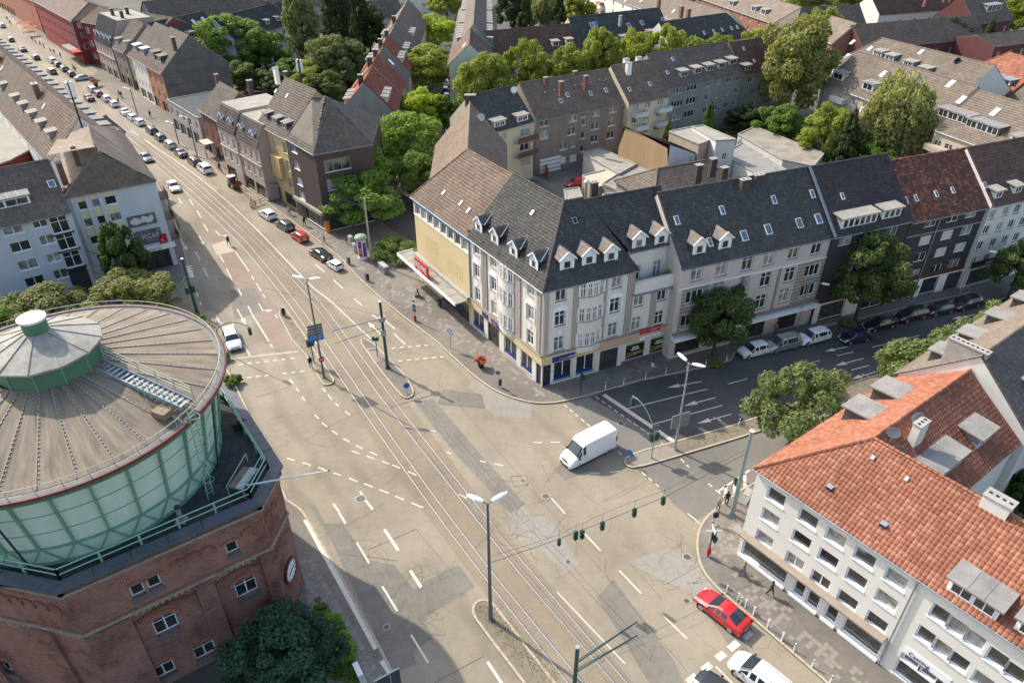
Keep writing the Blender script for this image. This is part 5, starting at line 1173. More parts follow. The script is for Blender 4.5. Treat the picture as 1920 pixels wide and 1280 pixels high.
for sb in(4.5,10.5,16.5,23):dormer(hx['o'],hx['org'],on_back(hx,sb,1.6),hx['ang']+math.pi,'flat',2.2,1.2,42,felt,white,n=2)
p=K2+dC*.5+nC*4.4;chimney(hx['o'],hx['org'],(p.x,p.y,14.6),angC+math.pi/2,3.2,.7,1.4,concrete);p=K2+dC*15+nC*5;chimney(hx['o'],hx['org'],(p.x,p.y,15.2),angC+math.pi/2,2.6,.6,1.2,concrete)
def hbal(h,s,z,w=2.2,dpt=1.1,front=False,mat=railg):
 A=h['A']if front else h['A']+h['n']*h['D']+h['d']*h['L'];sgn=1 if front else-1;d=h['d']*sgn;n=h['n']*sgn
 c=A+d*s;m=MB();m.box(0,w,-dpt,0,0,.14,concrete)
 for k in range(int(w/.16)):m.box(.05+k*.16,.08+k*.16,-dpt+.03,-dpt+.06,.14,1.05,dark)
 m.box(0,w,-dpt,-dpt+.06,1.05,1.1,zinc);m.box(0,.05,-dpt,0,1.05,1.1,zinc);m.box(w-.05,w,-dpt,0,1.05,1.1,zinc)
 o=m.obj('balcony',h['o'],loc=(c.x-h['org'][0],c.y-h['org'][1],z));o.rotation_euler=(0,0,math.atan2(d.y,d.x))
hbal(hx,2.2,7.2);hbal(hx,2.2,4.2);hbal(hx,9,7.2)
# white office block with billboards, left
ze=13.0;q1=G(122,372,ze);q2=G(290,340,ze);q3=G(224,242,ze);ap=G(180,287,17.8);d1=(q2-q1).normalized();n1=Vector((-d1.y,d1.x));r3=G(166,236,17.8)
b1=q1+n1*13;b2=q3-(q2-q1)*.8;up=Vector((0,0,.1))
def out_(p,c,k=.35):return p+(p-c).normalized()*k
cc=(q1+q2+q3+b1)/4;e1_,e2_,e3_=out_(q1,cc),out_(q2,cc),out_(q3,cc,.5);bq=b2
planes=[[v3(e1_,ze),v3(e2_,ze),v3(ap,17.8)],[v3(e2_,ze),v3(e3_,ze),v3(r3,17.8),v3(ap,17.8)],[v3(e3_,ze),v3(bq,ze),v3(e1_,ze),v3(ap,17.8),v3(r3,17.8)]]
planes=[[p+up for p in q]for q in planes]
X1,X2_=q1,q2;wn3=[(153,384),(182,379),(207,374)]
fx=grid(X1,X2_,[(158,385),(183,379),(207,374)],[(158,385),(168,417),(178,450),(189,484)],None,1.5,1.25,'1')
gy=plain('frame_grey',(.25,.26,.27),.5)
L12=(q2-q1).length;L23=(q3-q2).length
B_t,B_o=building('office_block','white office block with yellow window panels and large billboards on its blank wall','building',[q1,q2,q3,b2],ze,planes,T_umber,bluegrey,{0:fx+[(L12*.52,.1,L12*.42,2.9,'4',gsh,dark)],1:rows(L23,7,[3.9,7.0,10.1],1.3,1.6,'2')+[(1+k*4,.3,3,2.4,'2',gsh,dark)for k in range(5)]},depth=.12,sill=white,ridges=[(v3(e1_,ze)+up,v3(ap,17.8)+up),(v3(ap,17.8)+up,v3(e2_,ze)+up),(v3(ap,17.8)+up,v3(r3,17.8)+up)],gutter=[(v3(e1_,ze),v3(e2_,ze))],tw=.34,th=.42)
SX=lambda u,v:WP(q1,q2,u,v)
def bbox_(name,s0,s1,z0,z1,out,mat):return wall_box(name,B_t,B_o,q1,q2,s0,s1,z0,z1,out,mat)
pany=plain('panel_pale_yellow',(.62,.56,.36),.6,0,.08,1)
zs_=sorted(r[1]for r in fx[::3]);
for s in sorted({round(r[0],2)for r in fx}):
 for k,z in enumerate(zs_):bbox_('window_panel',s-.05,s+1.55,z+1.27,min(ze-.1,(zs_[k+1]if k+1<len(zs_)else ze)-.1),.03,pany)
for s in(sorted({round(r[0],2)for r in fx})):bbox_('pilaster',s-.62,s-.12,3.2,ze-.05,.2,bluegrey)
(sa,za),(sb,zb_)=SX(238,404),SX(290,402);
a,z1=SX(237,408);b,_=SX(289,396);z0=SX(243,428)[1];bbox_('billboard',a,b,z0,z1,.12,plain('billboard_grey',(.12,.12,.125),.4))
wf=plain('billboard_white',(.62,.62,.62),.5,0,.1)
loc,ang=on_wall_obj(B_t,B_o,q1,q2,0,0);m=MB();rr=random.Random(5)
for k in range(26):
 cx,cz,r=a+.5+rr.random()*(b-a-1.0),z0+.5+rr.random()*(z1-z0-1.0),rr.uniform(.15,.4)
 m.add([(cx+r*rr.uniform(.7,1.2)*math.cos(t*math.pi/3.5),-.13-k*.001,cz+r*math.sin(t*math.pi/3.5))for t in range(7)],[tuple(range(7))],wf)
o=m.obj('billboard_print',B_t,loc=loc);o.rotation_euler=(0,0,ang)
a,z1=SX(249,436);b,_=SX(300,428);z0=SX(259,462)[1];b=min(b,L12-.3);bbox_('billboard',a,b,z0,z1,.12,plain('billboard_road',(.16,.17,.18),.4,0,.5,1.2));wall_text(B_t,B_o,q1,q2,a+.9,(z0+z1)/2-.2,'XC60',.95,wf,.14)
bbox_('sign_panel',L12-1.6,L12-.5,3.9,5.3,.12,red);wall_text(B_t,B_o,q1,q2,L12-1.4,4.1,'T..',.6,white,.14)
bbox_('passage_beam',L12*.48,L12+.3,3.1,3.75,.35,white);wall_text(B_t,B_o,q1,q2,L12*.55,3.2,'GM-PASSAGE',.58,plain('sign_gold',(.3,.24,.1),.4,.3),.38)
for z in(4.1,7.2,10.3):
 m=MB();m.box(.3,3.2,-1.2,0,z-.2,z,plain('balcony_brown',(.14,.07,.06),.7));m.box(.3,3.2,-1.25,-1.15,z,z+.9,plain('balcony_brown',(0,0,0)));loc,ang=on_wall_obj(B_t,B_o,q2,q3,0,0);o=m.obj('balcony',B_t,loc=loc);o.rotation_euler=(0,0,ang)
p=ap;chimney(B_t,B_o,(ap.x-3,ap.y+.3,17.2),.5,.6,.6,1.4)
# left wing
ze2=11.9;a1=G(0,424,ze2);a2=G(131,395,ze2);dd=(a2-a1).normalized();a0=a1-dd*14
gm2=[WP(a0,a2,*p)[1]for p in((24,430),(39,462),(53,496),(66,527))]
f2=[(WP(a0,a2,u,v)[0]-1.15,z-.7,2.3,1.4,'2')for(u,v),z in zip(((24,430),(38,461),(52,494),(65,525)),gm2)]+[(WP(a0,a2,u,v)[0]-.85,z-.6,1.7,1.35,'2')for(u,v),z in zip(((75,419),(88,450),(101,482),(114,513)),gm2)]
f2+=[(WP(a0,a2,u,v)[0]-6.5,z-.7,2.3,1.4,'2')for(u,v),z in zip(((24,430),(38,461),(52,494),(65,525)),gm2)]
L9=(a2-a0).length
f2+=[(L9-2.7,z-.6,2.1,2.3,'cross',None,white)for z in[g_-1.3 for g_ in gm2[:3]]]
hl=house('office_wing','pale grey four storey wing with dark glazed stairwell beside the billboard wall',a0,a2,12,ze2,40,T_greyb,bluegrey,{0:f2},depth=.12,sill=white)
wall_box('stair_cladding',hl['o'],hl['org'],a0,a2,L9-2.8,L9-.5,.2,gm2[2]-2.0,.05,dark)
for z in gm2[:3]:wall_box('stair_ledge',hl['o'],hl['org'],a0,a2,L9-3.0,L9-.35,z-2.05,z-1.93,.4,dark)
dormer(hl['o'],hl['org'],on_front(hl,WP(a0,a2,45,380)[0]-2,1.6),hl['ang'],'flat',5.6,1.2,40,felt,white,n=2)
s,q=hit(hl['A'],hl['d'],hl['n'],ze2,40,100,352);skylight(hl['o'],hl['org'],on_front(hl,s,q),hl['ang'],40,1.0,1.2)
s,q=hit(hl['A'],hl['d'],hl['n'],ze2,40,118,330);chimney(hl['o'],hl['org'],on_front(hl,s,q),hl['ang'],.7,.7,1.8)
# brown clad corner house with hipped roof
ze=13.0;a,b,c,e=G(535,261,ze),G(590,290,ze),G(695,271,ze),G(712,222,ze);zt=19.2;ap=G(615,185,zt);r0=G(585,186,zt-.1)
cen=(a+b+c+e)/4;bk=a+(e-c)*.9;up=Vector((0,0,.1))
ea,eb,ec,ee=a,out_(b,cen,.4),out_(c,cen,.4),out_(e,cen,.4);gr=a+(b-a).normalized()*0+Vector((-(b-a).y,(b-a).x)).normalized()*6.2
planes=[[v3(ea,ze),v3(eb,ze),v3(ap,zt),v3(r0,zt)],[v3(eb,ze),v3(ec,ze),v3(ap,zt)],[v3(ec,ze),v3(ee,ze),v3(ap,zt)],[v3(ee,ze),v3(bk,ze),v3(r0,zt),v3(ap,zt)]]
planes=[[p+up for p in q]for q in planes]
Lb=(b-a).length;Lc_=(c-b).length
fN=grid(a,b,[(552,283),(552,283)][:1],[(552,279),(557,310),(562,340),(567,367)],None,1.9,1.4,'2')
fR_=[(1.2+k*5.2,z,4.2,1.9,'3',None,gy)for k in range(2)for z in(3.9,6.9,9.9)]+[(.8+k*4,.3,3.4,2.4,'3',gsh,dark)for k in range(3)]
N_t,N_o=building('brown_corner_house','dark brown clad corner house with a hipped brown tiled roof behind the street trees','building',[a,b,c,e,bk],ze,planes,T_greyb,brownclad,{0:fN+[(Lb*.35,.5,Lb*.6,2.3,'3',gsh,dark)],1:fR_},tw=.34,th=.42,ridges=[(v3(eb,ze)+up,v3(ap,zt)+up),(v3(ec,ze)+up,v3(ap,zt)+up),(v3(r0,zt)+up,v3(ap,zt)+up)],gutter=[(v3(ea,ze),v3(eb,ze)),(v3(eb,ze),v3(ec,ze))],depth=.1,gables=[([v3(bk,ze),v3(a,ze),v3(r0,zt)],)],sill=white)
wall_box('shop_fascia',N_t,N_o,a,b,0,Lb,3.0,3.5,.5,felt2)
def sky_at(bt,org,A,d,n,ze_,sl,pts,w=.8,h=1.2,c=None):
 for u,v in pts:
  s,q=hit(A,d,n,ze_,sl,u,v);skylight(bt,org,roof_point(A,d,n,ze_+.12,sl,s,q),math.atan2(d.y,d.x),sl,w,h,c)
dN=(b-a).normalized();nN=Vector((-dN.y,dN.x));dR2=(c-b).normalized();nR2=Vector((-dR2.y,dR2.x))
sky_at(N_t,N_o,a,dN,nN,ze,43,((558,250),(576,257),(580,212)),.9,1.7,white);sky_at(N_t,N_o,b,dR2,nR2,ze,45,((655,258),),1.2,1.2);
# row houses given by their eave line in the photo
def H(name,label,a,b,ze,D,sl,roofm_,wallm,fac=None,**kw):
 A=G(*a,ze)if len(a)==2 and not isinstance(a,Vector)else a;B=G(*b,ze)if not isinstance(b,Vector)else b
 d=(B-A).normalized();n=Vector((-d.y,d.x));A=A+n*.3;B=B+n*.3
 return house(name,label,A,B,D,ze,sl,roofm_,wallm,(fac(A,B)if callable(fac)else fac)or{},**kw)
def dorm(h,pts,kind='flat',w=2,hh=1.2,rm=felt,wm=white,n=1,back=False):
 for u,v in pts:
  A=h['A']+h['n']*h['D']+h['d']*h['L']if back else h['A'];d=-h['d']if back else h['d'];nn=-h['n']if back else h['n']
  s,q=hit(A,d,nn,h['ze'],h['sl'],u,v);dormer(h['o'],h['org'],roof_point(A,d,nn,h['ze']+.12,h['sl'],s,q),math.atan2(d.y,d.x),kind,w,hh,h['sl'],rm,wm,n=n)
def skyl(h,pts,w=.7,hh=1.0,c=None):sky_at(h['o'],h['org'],h['A'],h['d'],h['n'],h['ze'],h['sl'],pts,w,hh,c)
def chim(h,pts,z,w=.9,l=.6,hh=1.5,mat=None):
 for u,v in pts:p=G(u,v,z);chimney(h['o'],h['org'],(p.x,p.y,z),h['ang'],w,l,hh,mat)
# cross road, north side
def f_b(A,B):
 s=lambda u,v:WP(A,B,u,v)[0];out=wrect(A,B,[(1307,512),(1353,503),(1402,493),(1443,483),(1489,471),(1532,463)],1.6,1.95,'cross')
 out+=wrect(A,B,[(1293,555),(1303,553)][:0]+[(1347,541),(1395,530),(1436,524),(1481,515)],1.6,1.95,'cross')+wrect(A,B,[(1385,580),(1426,566),(1470,554)],1.6,1.95,'cross')
 out+=wrect(A,B,[(1302,556),(1523,507),(1514,544)],2.3,1.6,'3')+wrect(A,B,[(1292,600)],2.3,1.6,'3')
 L=(B-A).length
 return{0:out+[(.8,.6,3.6,2.0,'1',gsh,dark),(6,.6,3,2.1,'1',gsh,dark),(11,.2,3,2.6,'2',gsh,dark),(16,.2,3,2.6,'3',gsh,dark),(20.5,.2,3,2.6,'2',gsh,dark)]}
hb=H('striped_house','pale pink house with brown striped bay zones and pointed dormers under a long anthracite roof',(1280,503),(1567,442),12.6,12.4,45,T_dark,plain('plaster_pale_pink',(.56,.49,.44),.85,0,.08,.7,streak=True),f_b,depth=.14,sill=taupe)
HB=(hb['A'],hb['B']);hbL=hb['L']
for u0,u1,zt_,zb_ in((1281,1330,9.3,3.9),(1497,1552,9.3,3.9)):
 s0=WP(*HB,u0,540)[0]if u0<1300 else WP(*HB,u0,500)[0];s1=WP(*HB,u1,530)[0]if u0<1300 else hbL-.1;s0=max(.05,s0)
 ws=wrect(*HB,[(1302,556),(1523,507),(1514,544),(1292,600)],2.3,1.6)
 k=0;z=zb_
 while z<zt_:
  sp=[(s0,s1)]
  for(ss,zz,w,h,st)in ws:
   if zz-.3<z+.28 and zz+h>z:
    nsp=[]
    for a_,b_ in sp:
     if ss-.1>a_:nsp.append((a_,min(b_,ss-.1)))
     if ss+w+.1<b_:nsp.append((max(a_,ss+w+.1),b_))
     if ss>b_ or ss+w<a_:nsp=nsp or[(a_,b_)]
    sp=nsp
  for a_,b_ in sp:
   if b_-a_>.1:wall_box('facade_stripe',hb['o'],hb['org'],*HB,a_,b_,z,z+.3,.07,taupe)
  z+=.48
wall_box('upper_band',hb['o'],hb['org'],*HB,.02,hbL-.02,9.6,9.75,.12,white);wall_box('awning_fascia',hb['o'],hb['org'],*HB,.02,hbL-.02,3.0,3.35,.9,white);wall_box('string_course',hb['o'],hb['org'],*HB,.02,hbL-.02,3.62,3.78,.4,taupe)
for f in(.42,.66):wall_box('pilaster',hb['o'],hb['org'],*HB,hbL*f,hbL*f+.35,3.8,9.6,.1,taupe)
dorm(hb,((1310,476),(1358,466)),'gable',1.7,1.3,T_umber,white)
skyl(hb,((1271,422),(1356,403),(1453,383),(1525,372),(1333,463)),.7,1.2);skyl(hb,((1398,452),(1443,440),(1501,428),(1537,420)),1.0,1.4)
chim(hb,((1420,343),(1395,352)),18.2,1.2,.6,1.0,plain('chimney_dark',(0,0,0)))
def f_c(A,B):return{0:wrect(A,B,[(1585,451),(1672,433)],2.0,1.4,'2')+wrect(A,B,[(1640,500),(1590,500),(1690,486)],1.8,1.5,'2')+[(1.0,.3,4.2,2.5,'1',gsh,white),(8,.3,4,2.5,'2',gsh,white)]}
hc=H('dark_clinker_house','dark clinker house behind the big street tree with a long white framed dormer band',(1567,443),(1712,412),12.7,12.4,45,T_soot,darkbrick,f_c,depth=.1)
dorm(hc,((1609,424),),'flat',5.6,1.4,felt2,white,n=6);dorm(hc,((1670,409),),'flat',3.0,1.3,felt2,white,n=3);skyl(hc,((1581,375),),.6,1.0)
m=MB();p0=v3(hc['A']-hc['n']*.35,12.6)-hc['org'];p1=v3(hc['A']+hc['n']*6.2,hc['zr']+.25)-hc['org'];m.bar(p0,p1,.35,.12,lead);m.obj('verge_flashing',hc['o'])
def f_d(A,B):
 o=wrect(A,B,[(1709,426),(1746,417),(1787,408),(1822,400)],2.0,1.3,'2');shut=plain('roller_shutter',(.55,.53,.48),.6)
 o+=[r+(sh_,)for r,sh_ in zip(wrect(A,B,[(1699,459),(1735,451),(1776,441),(1812,432),(1725,482),(1764,473),(1800,464),(1714,514),(1754,505),(1788,494)],2.0,1.4,'2'),(None,shut,shut,None,None,shut,shut,None,None,None))]
 return{0:o+[(.8,.2,4.2,2.6,'2',gsh,white),(6,.2,3.0,2.6,'1',gsh,white),(10.5,.4,4.5,2.3,'1',gsh,white)]}
hd=H('red_mottled_roof_house','black clinker house with a mottled red tile roof and white roller shutters',(1712,416),(1862,386),12.3,12,43,T_mixed,darkbrick,f_d,depth=.1)
skyl(hd,((1700,382),(1719,378),(1757,370),(1788,363)),.6,1.0);wall_box('brown_band',hd['o'],hd['org'],hd['A'],hd['B'],.02,hd['L']-.02,2.95,3.7,.06,plain('band_brown',(.09,.045,.035),.7))
for z in(9.2,):wall_box('ledge',hd['o'],hd['org'],hd['A'],hd['B'],.02,hd['L']-.02,z+.75,z+.87,.12,concrete)
m=MB();m.tube((hd['L']*.36,-.12,0),(hd['L']*.36,-.12,12),.07,.07,zinc,6);loc,ang=on_wall_obj(hd['o'],hd['org'],hd['A'],hd['B'],0,0);o=m.obj('downpipe',hd['o'],loc=loc);o.rotation_euler=(0,0,ang)
def f_e(A,B):return{0:grid(A,B,[(1861,402),(1886,396),(1908,391),(1930,386)],[(1861,402),(1850,431),(1838,461),(1826,491)],None,1.2,1.3,'2')+[(1,.3,5,2.4,'3',gsh,dark)]}
he=H('white_terraced_house','white four storey terraced house with small dormers at the right picture edge',(1864,386),(2000,356),12.6,12,43,T_maroon,palewhite,f_e,depth=.12,sill=greyp)
dorm(he,((1870,372),(1906,363)),'flat',1.5,1.1,felt2,white);skyl(he,((1848,354),),.7,1.0)
wall_box('sign_panel',he['o'],he['org'],he['A'],he['B'],.6,8,3.1,4.0,.1,green_d);wall_text(he['o'],he['org'],he['A'],he['B'],3.3,3.3,'DOM E',.6,white,.14)
he2=H('mint_terraced_house','pale green terraced house cut by the right picture edge',(2002,356),(2110,332),12.4,12,43,T_brown,plain('plaster_mint',(.25,.36,.3),.85,0,.1),{0:rows(14,4,[1,4,7,10],1.2,1.5)})
for h_,gaps in((hc,((.1,1.0),(5.2,8.0),(12.0,14.4))),(hd,((.1,.8),(5.0,6.0),(9.0,10.5),(15.0,15.9)))):
 for a_,b_ in gaps:
  if b_<h_['L']:wall_box('shop_pillar',h_['o'],h_['org'],h_['A'],h_['B'],a_,b_,.02,2.92,.06,white)
 wall_box('shop_header',h_['o'],h_['org'],h_['A'],h_['B'],.1,h_['L']-.1,2.75,2.93,.08,white)
# courtyard houses seen from behind
def f_h1(A,B):return{0:wrect(A,B,[(985,248),(984,275)],2.3,1.5,'2')+wrect(A,B,[(968,232),(967,258),(966,285)][:0]+[(946,256),(944,283)],1.0,1.3,'2')+wrect(A,B,[(986,303)],2.6,1.8,'1',plain('garage_shutter',(.4,.38,.33),.7))}
h1=H('cream_yard_house','cream courtyard house with timber balcony fronts under an anthracite roof',(918,249),(1003,226),11.0,11,42,T_dark,creamy,f_h1)
dorm(h1,((937,238),(980,228)),'flat',2.6,1.1,felt2,white,n=2);dish(h1['o'],h1['org'],v3(G(963,170,16.5),16.3),.3,.6,white)
bw_=plain('balcony_timber',(.17,.08,.05),.7,0,.2,4)
for u,v in((983,262),(983,289)):
 s,z=WP(h1['A'],h1['B'],u,v);m=MB();m.box(s-2.5,s+2.3,-1.3,0,z-.1,z,concrete)
 for k in range(4):m.box(s-2.5,s+2.3,-1.36,-1.3,z+k*.26,z+k*.26+.22,bw_)
 loc,ang=on_wall_obj(0,h1['org'],h1['A'],h1['B'],0,0);o=m.obj('balcony',h1['o'],loc=loc);o.rotation_euler=(0,0,ang)
def f_h2(A,B):return{0:wrect(A,B,[(1075,221),(1118,211),(1150,204),(1072,246),(1116,236),(1147,229),(1057,274),(1115,260),(1145,253),(1021,253),(1021,230)],1.9,1.5,'2')+wrect(A,B,[(1095,213),(1095,229),(1093,254),(1075,270),(1092,279)],1.0,1.3,'1')+wrect(A,B,[(1055,300),(1075,296)],1.7,1.3,'1',white)}
h2=H('grey_brown_yard_house','grey brown courtyard house with brown tiled roof, brick chimneys and mixed small windows',(1006,226),(1172,194),10.6,11.5,42,T_brown,greywarm,f_h2,sill=white)
chim(h2,((1023,160),(1052,168),(1098,157),(1078,148)),15.0,.8,.6,1.4);skyl(h2,((1053,194),(1066,183),(1109,180),(1138,174)),.8,1.1);skyl(h2,((1022,175),(1040,170),(1078,162),(1091,160),(1108,156),(1124,152),(1136,150)),.3,.3,white)
wall_box('yard_gate',h2['o'],h2['org'],h2['A'],h2['B'],1.2,6.0,.1,2.9,.08,white)
for k in range(3):wall_box('gate_rail',h2['o'],h2['org'],h2['A'],h2['B'],1.2,6.0,.7+k*.8,.8+k*.8,.12,dark)
def f_h3(A,B):return{0:wrect(A,B,[(1192,201),(1215,195),(1238,190),(1212,219),(1210,243),(1189,225),(1235,213),(1187,250),(1231,238)],1.4,1.5,'2')}
h3=H('yellow_balcony_house','pale yellow courtyard house with white box balconies and white chimneys',(1181,195),(1256,180),10.8,12.5,42,T_brown,creamy,f_h3)
chim(h3,((1173,125),(1196,122),(1178,133)),15.6,1.1,.7,1.5,white);skyl(h3,((1182,172),(1220,162)),.8,1.0)
wbal=plain('balcony_white',(.55,.57,.58),.6)
for u,v in((1197,212),(1240,203),(1196,237),(1237,229)):
 s,z=WP(h3['A'],h3['B'],u,v+5);m=MB();m.box(s-1.7,s+1.7,-1.3,0,z-.1,z,concrete);m.box(s-1.7,s+1.7,-1.35,-1.27,z,z+.95,wbal);m.box(s-1.7,s-1.62,-1.27,0,z,z+.95,wbal);m.box(s+1.62,s+1.7,-1.27,0,z,z+.95,wbal)
 loc,ang=on_wall_obj(0,h3['org'],h3['A'],h3['B'],0,0);o=m.obj('balcony',h3['o'],loc=loc);o.rotation_euler=(0,0,ang)
def f_h4(A,B):return{0:wrect(A,B,[(1274,170),(1270,195),(1268,220)],3.6,1.4,'4')+wrect(A,B,[(1298,164),(1296,189),(1292,214)],3.0,1.4,'3')+wrect(A,B,[(1329,158),(1367,150),(1385,146),(1325,183),(1364,174),(1381,170),(1322,207),(1361,198),(1377,193),(1357,221),(1348,154),(1345,179),(1341,203),(1275,241)],1.3,1.3,'2')}
h4=H('grey_apartment_house','long grey courtyard apartment house with five flat dormers in a row',(1249,167),(1396,138),10.6,13,40,T_greyb,greyp,f_h4,sill=greyp)
dorm(h4,((1283,145),(1308,139),(1331,134),(1353,129),(1374,122)),'flat',2.2,1.3,felt2,greyp,n=1);skyl(h4,((1253,140),(1263,115)),.8,1.0)
h5=H('dark_end_house','grey house with dark brown roof right of the row of five dormers',(1397,140),(1500,122),10.4,12,42,T_maroon,greyp,lambda A,B:{0:wrect(A,B,[(1413,173),(1410,196),(1450,166),(1440,190),(1407,150)],1.4,1.3,'2')},sill=greyp)
dorm(h5,((1401,133),),'flat',2.2,1.2,felt,plain('dormer_slate',(0,0,0)));skyl(h5,((1416,118),(1396,95)),.7,1)
# flat roofed yard buildings
def flat(name,label,pts,z,wall,roof=felt,z0=0,par=.25,fac=None,world=False,cat='building'):
 P=[Vector(p)for p in pts]if world else[G(*p,z)for p in pts]
 ar=sum(P[i].x*P[(i+1)%len(P)].y-P[(i+1)%len(P)].x*P[i].y for i in range(len(P)))
 if ar<0:P=P[::-1]
 org=Vector((P[0].x,P[0].y,z0));t=empty(name,org,0,label,cat);w=MB();n=len(P)
 for i in range(n):facade(w,None,t,org,P[i],P[(i+1)%n],z0,z,(fac or{}).get(i,[]),wall)
 w.obj('wall',t);m=MB();m.poly([(p.x-org.x,p.y-org.y,z-z0-.02)for p in P],roof);m.obj('roof',t)
 m=MB()
 for i in range(n):a_,b_=P[i],P[(i+1)%n];m.bar((a_.x-org.x,a_.y-org.y,z-z0+.02),(b_.x-org.x,b_.y-org.y,z-z0+.02),.22,par,concrete)
 m.obj('parapet',t);return t,org,P
def wfac(n,w=1.0,h=1.2,z=(1.2,)):return lambda L:rows(L,n,z,w,h,'2')
flat('white_yard_shed','white flat roofed workshop with a small window in the courtyard',[(1094,288),(1124,278),(1193,308),(1160,326)],4.2,palewhite,felt2,fac={0:[(2,1.6,1.8,.8,'2')]})
flat('yard_extension','low grey felt roof with parapets beside the orange rendered gable',[(1160,326),(1200,306),(1305,350),(1290,372),(1190,372),(1130,345)],3.9,concrete,felt,par=.35)
flat('pale_canopy','sandy coloured canopy roof behind the red car in the yard',[(1092,330),(1140,318),(1172,335),(1120,352)],3.4,plain('tan_wall',(.4,.32,.22),.8,0,.1),plain('sand_roof',(.5,.44,.33),.9,0,.15,1))
hg=H('orange_gable_house','yard house with an orange rendered blind gable wall and black tiled roof',G(1232,341,6.4),G(1157,268,6.4)if 0 else G(1262,322,6.4),6.4,8,35,T_dark,ochre,None)if 0 else None
P_=[G(1160,276,6.0),G(1252,308,6.0)];dg=(P_[1]-P_[0]).normalized();ng=Vector((-dg.y,dg.x));L_=(P_[1]-P_[0]).length
fpg=[P_[0],P_[1],P_[1]+ng*8,P_[0]+ng*8]
building('blind_wall_house','yard house with tall blank orange wall and anthracite roof behind it','building',fpg,6.0,[[v3(fpg[2]+ng*.3,6.0),v3(fpg[3]+ng*.3,6.0),v3(P_[0],10.2),v3(P_[1],9.6)]],T_dark,plain('render_orange_tan',(.5,.34,.18),.9,0,.15,.7,streak=True),{},gables=[([v3(P_[0],6),v3(P_[1],6),v3(P_[1]-dg*.5,8.7),v3(P_[0]+dg*L_*.3,9.9),v3(P_[0]+dg*1.2,9.7)],),([v3(P_[1],6),v3(fpg[2],6),v3(P_[1],9.4)],bluegrey),([v3(fpg[3],6),v3(P_[0],6),v3(P_[0],9.8)],)],wallmats={1:plain('whitewash',(.5,.51,.5),.9,0,.25,.8,streak=True)})
flat('beige_block','square beige flat roofed block with paired narrow windows in the courtyard',[(1255,247),(1298,238),(1343,258),(1311,271)],8.0,plain('plaster_beige',(.44,.36,.27),.85,0,.12,.5,streak=True),felt2,fac={0:[(4,4.6,.7,1.2,'1'),(6,4.6,.7,1.2,'1')],1:[(2,4.6,.8,1.2,'1'),(2,1.6,.8,1.2,'1')]})
flat('beige_block','set back upper part of the beige yard block with wide felt roof',[(1298,238),(1318,236),(1380,262),(1343,264)],8.6,palewhite,felt2,fac={0:rows(8,2,[1.5,5],.8,1.2)})
flat('white_annex','white annex with ribbed grey roof running toward the anthracite street roof',[(1356,290),(1392,268),(1478,322),(1425,330)],4.6,palewhite,felt,fac={0:rows(14,4,[1.6],.8,1.1),3:rows(8,2,[1.5],.8,1.1)})
flat('garage_row','long low garage row with white walls and stained felt roof beside the garden',[(1384,252),(1415,238),(1545,288),(1525,312),(1468,300)],3.2,plain('garage_white',(.55,.54,.5),.8,0,.15,.5),plain('felt_stained',(.3,.27,.22),.9,0,.4,.4))
flat('yard_store','small grey store with metal cladding behind the anthracite ridge',[(1130,365),(1250,350),(1300,352),(1300,372),(1140,392)],4.6,zinc,felt)
hm=H('hall_roof_house','brown hipped yard house just behind the long anthracite ridge',(1228,385),(1395,352),5.5,11,30,T_greyb,greyp,None,hip=(4,4))
chim(hm,((1308,330),(1335,318),(1355,335)),8.6,1.1,.8,1.8,plain('chimney_dark',(0,0,0)))
# street of shops running to the upper left, right hand side
def wr(n,zs,w=1.1,h=1.5,st='2'):return lambda A,B:{0:rows((B-A).length,n,zs,w,h,st)+[(k*((B-A).length/max(1,round((B-A).length/5)))+.4,.3,4.0,2.3,'2',gsh,dark)for k in range(max(1,round((B-A).length/5)))],2:rows((B-A).length,n,zs,w,h,st)}
h=H('ochre_house','ochre shop house with three small dormers and a tall vertical blue sign at its corner',(480,230),(536,260),13.0,12.4,45,T_umber,ochre,wr(3,[4,7,10],1.3,1.8,'cross'),sill=ochre)
dorm(h,((499,224),(518,234),(535,243)),'flat',1.5,1.1,felt,plain('dormer_slate',(0,0,0)));skyl(h,((516,175),(537,184)),.6,.8,white);chim(h,((519,145),),17.6,.9,.7,1.6,white);chim(h,((537,150),),17.6,.7,.6,1.4,plain('chimney_dark',(0,0,0)))
m=MB();m.tube((0,0,-2),(0,0,5),.14,.14,dark,8)
for t in range(3):a_=t*2.1;m.box(.4*math.cos(a_)-.13,.4*math.cos(a_)+.13,.4*math.sin(a_)-.13,.4*math.sin(a_)+.13,3.2,5.0,white)
p=G(567,165,18.5);m.obj('antenna_mast',h['o'],loc=(p.x-h['org'][0],p.y-h['org'][1],18))
wall_box('sign_panel',h['o'],h['org'],h['A'],h['B'],.1,.25,4.2,10.6,1.0,blue)
loc,ang=on_wall_obj(0,h['org'],h['A'],h['B'],.25,9.6,.75)
for k,ch in enumerate('GÖKTAS'):
 loc,ang=on_wall_obj(0,h['org'],h['A'],h['B'],.27,9.7-k*1.0,.75);text(ch,.8,white,h['o'],loc,(math.pi/2,0,ang+math.pi/2),.01)
for k,ch in enumerate('GÖKTAS'):wall_text(h['o'],h['org'],h['A'],h['B'],-.12,9.7-k*1.0,ch,.75,white,1.02)if 0 else None
wall_box('awning',h['o'],h['org'],h['A'],h['B'],1.5,4.5,3.0,3.15,1.5,felt2);wall_box('oriel',h['o'],h['org'],h['A'],h['B'],h['L']*.38,h['L']*.68,5.2,8.8,.7,ochre)
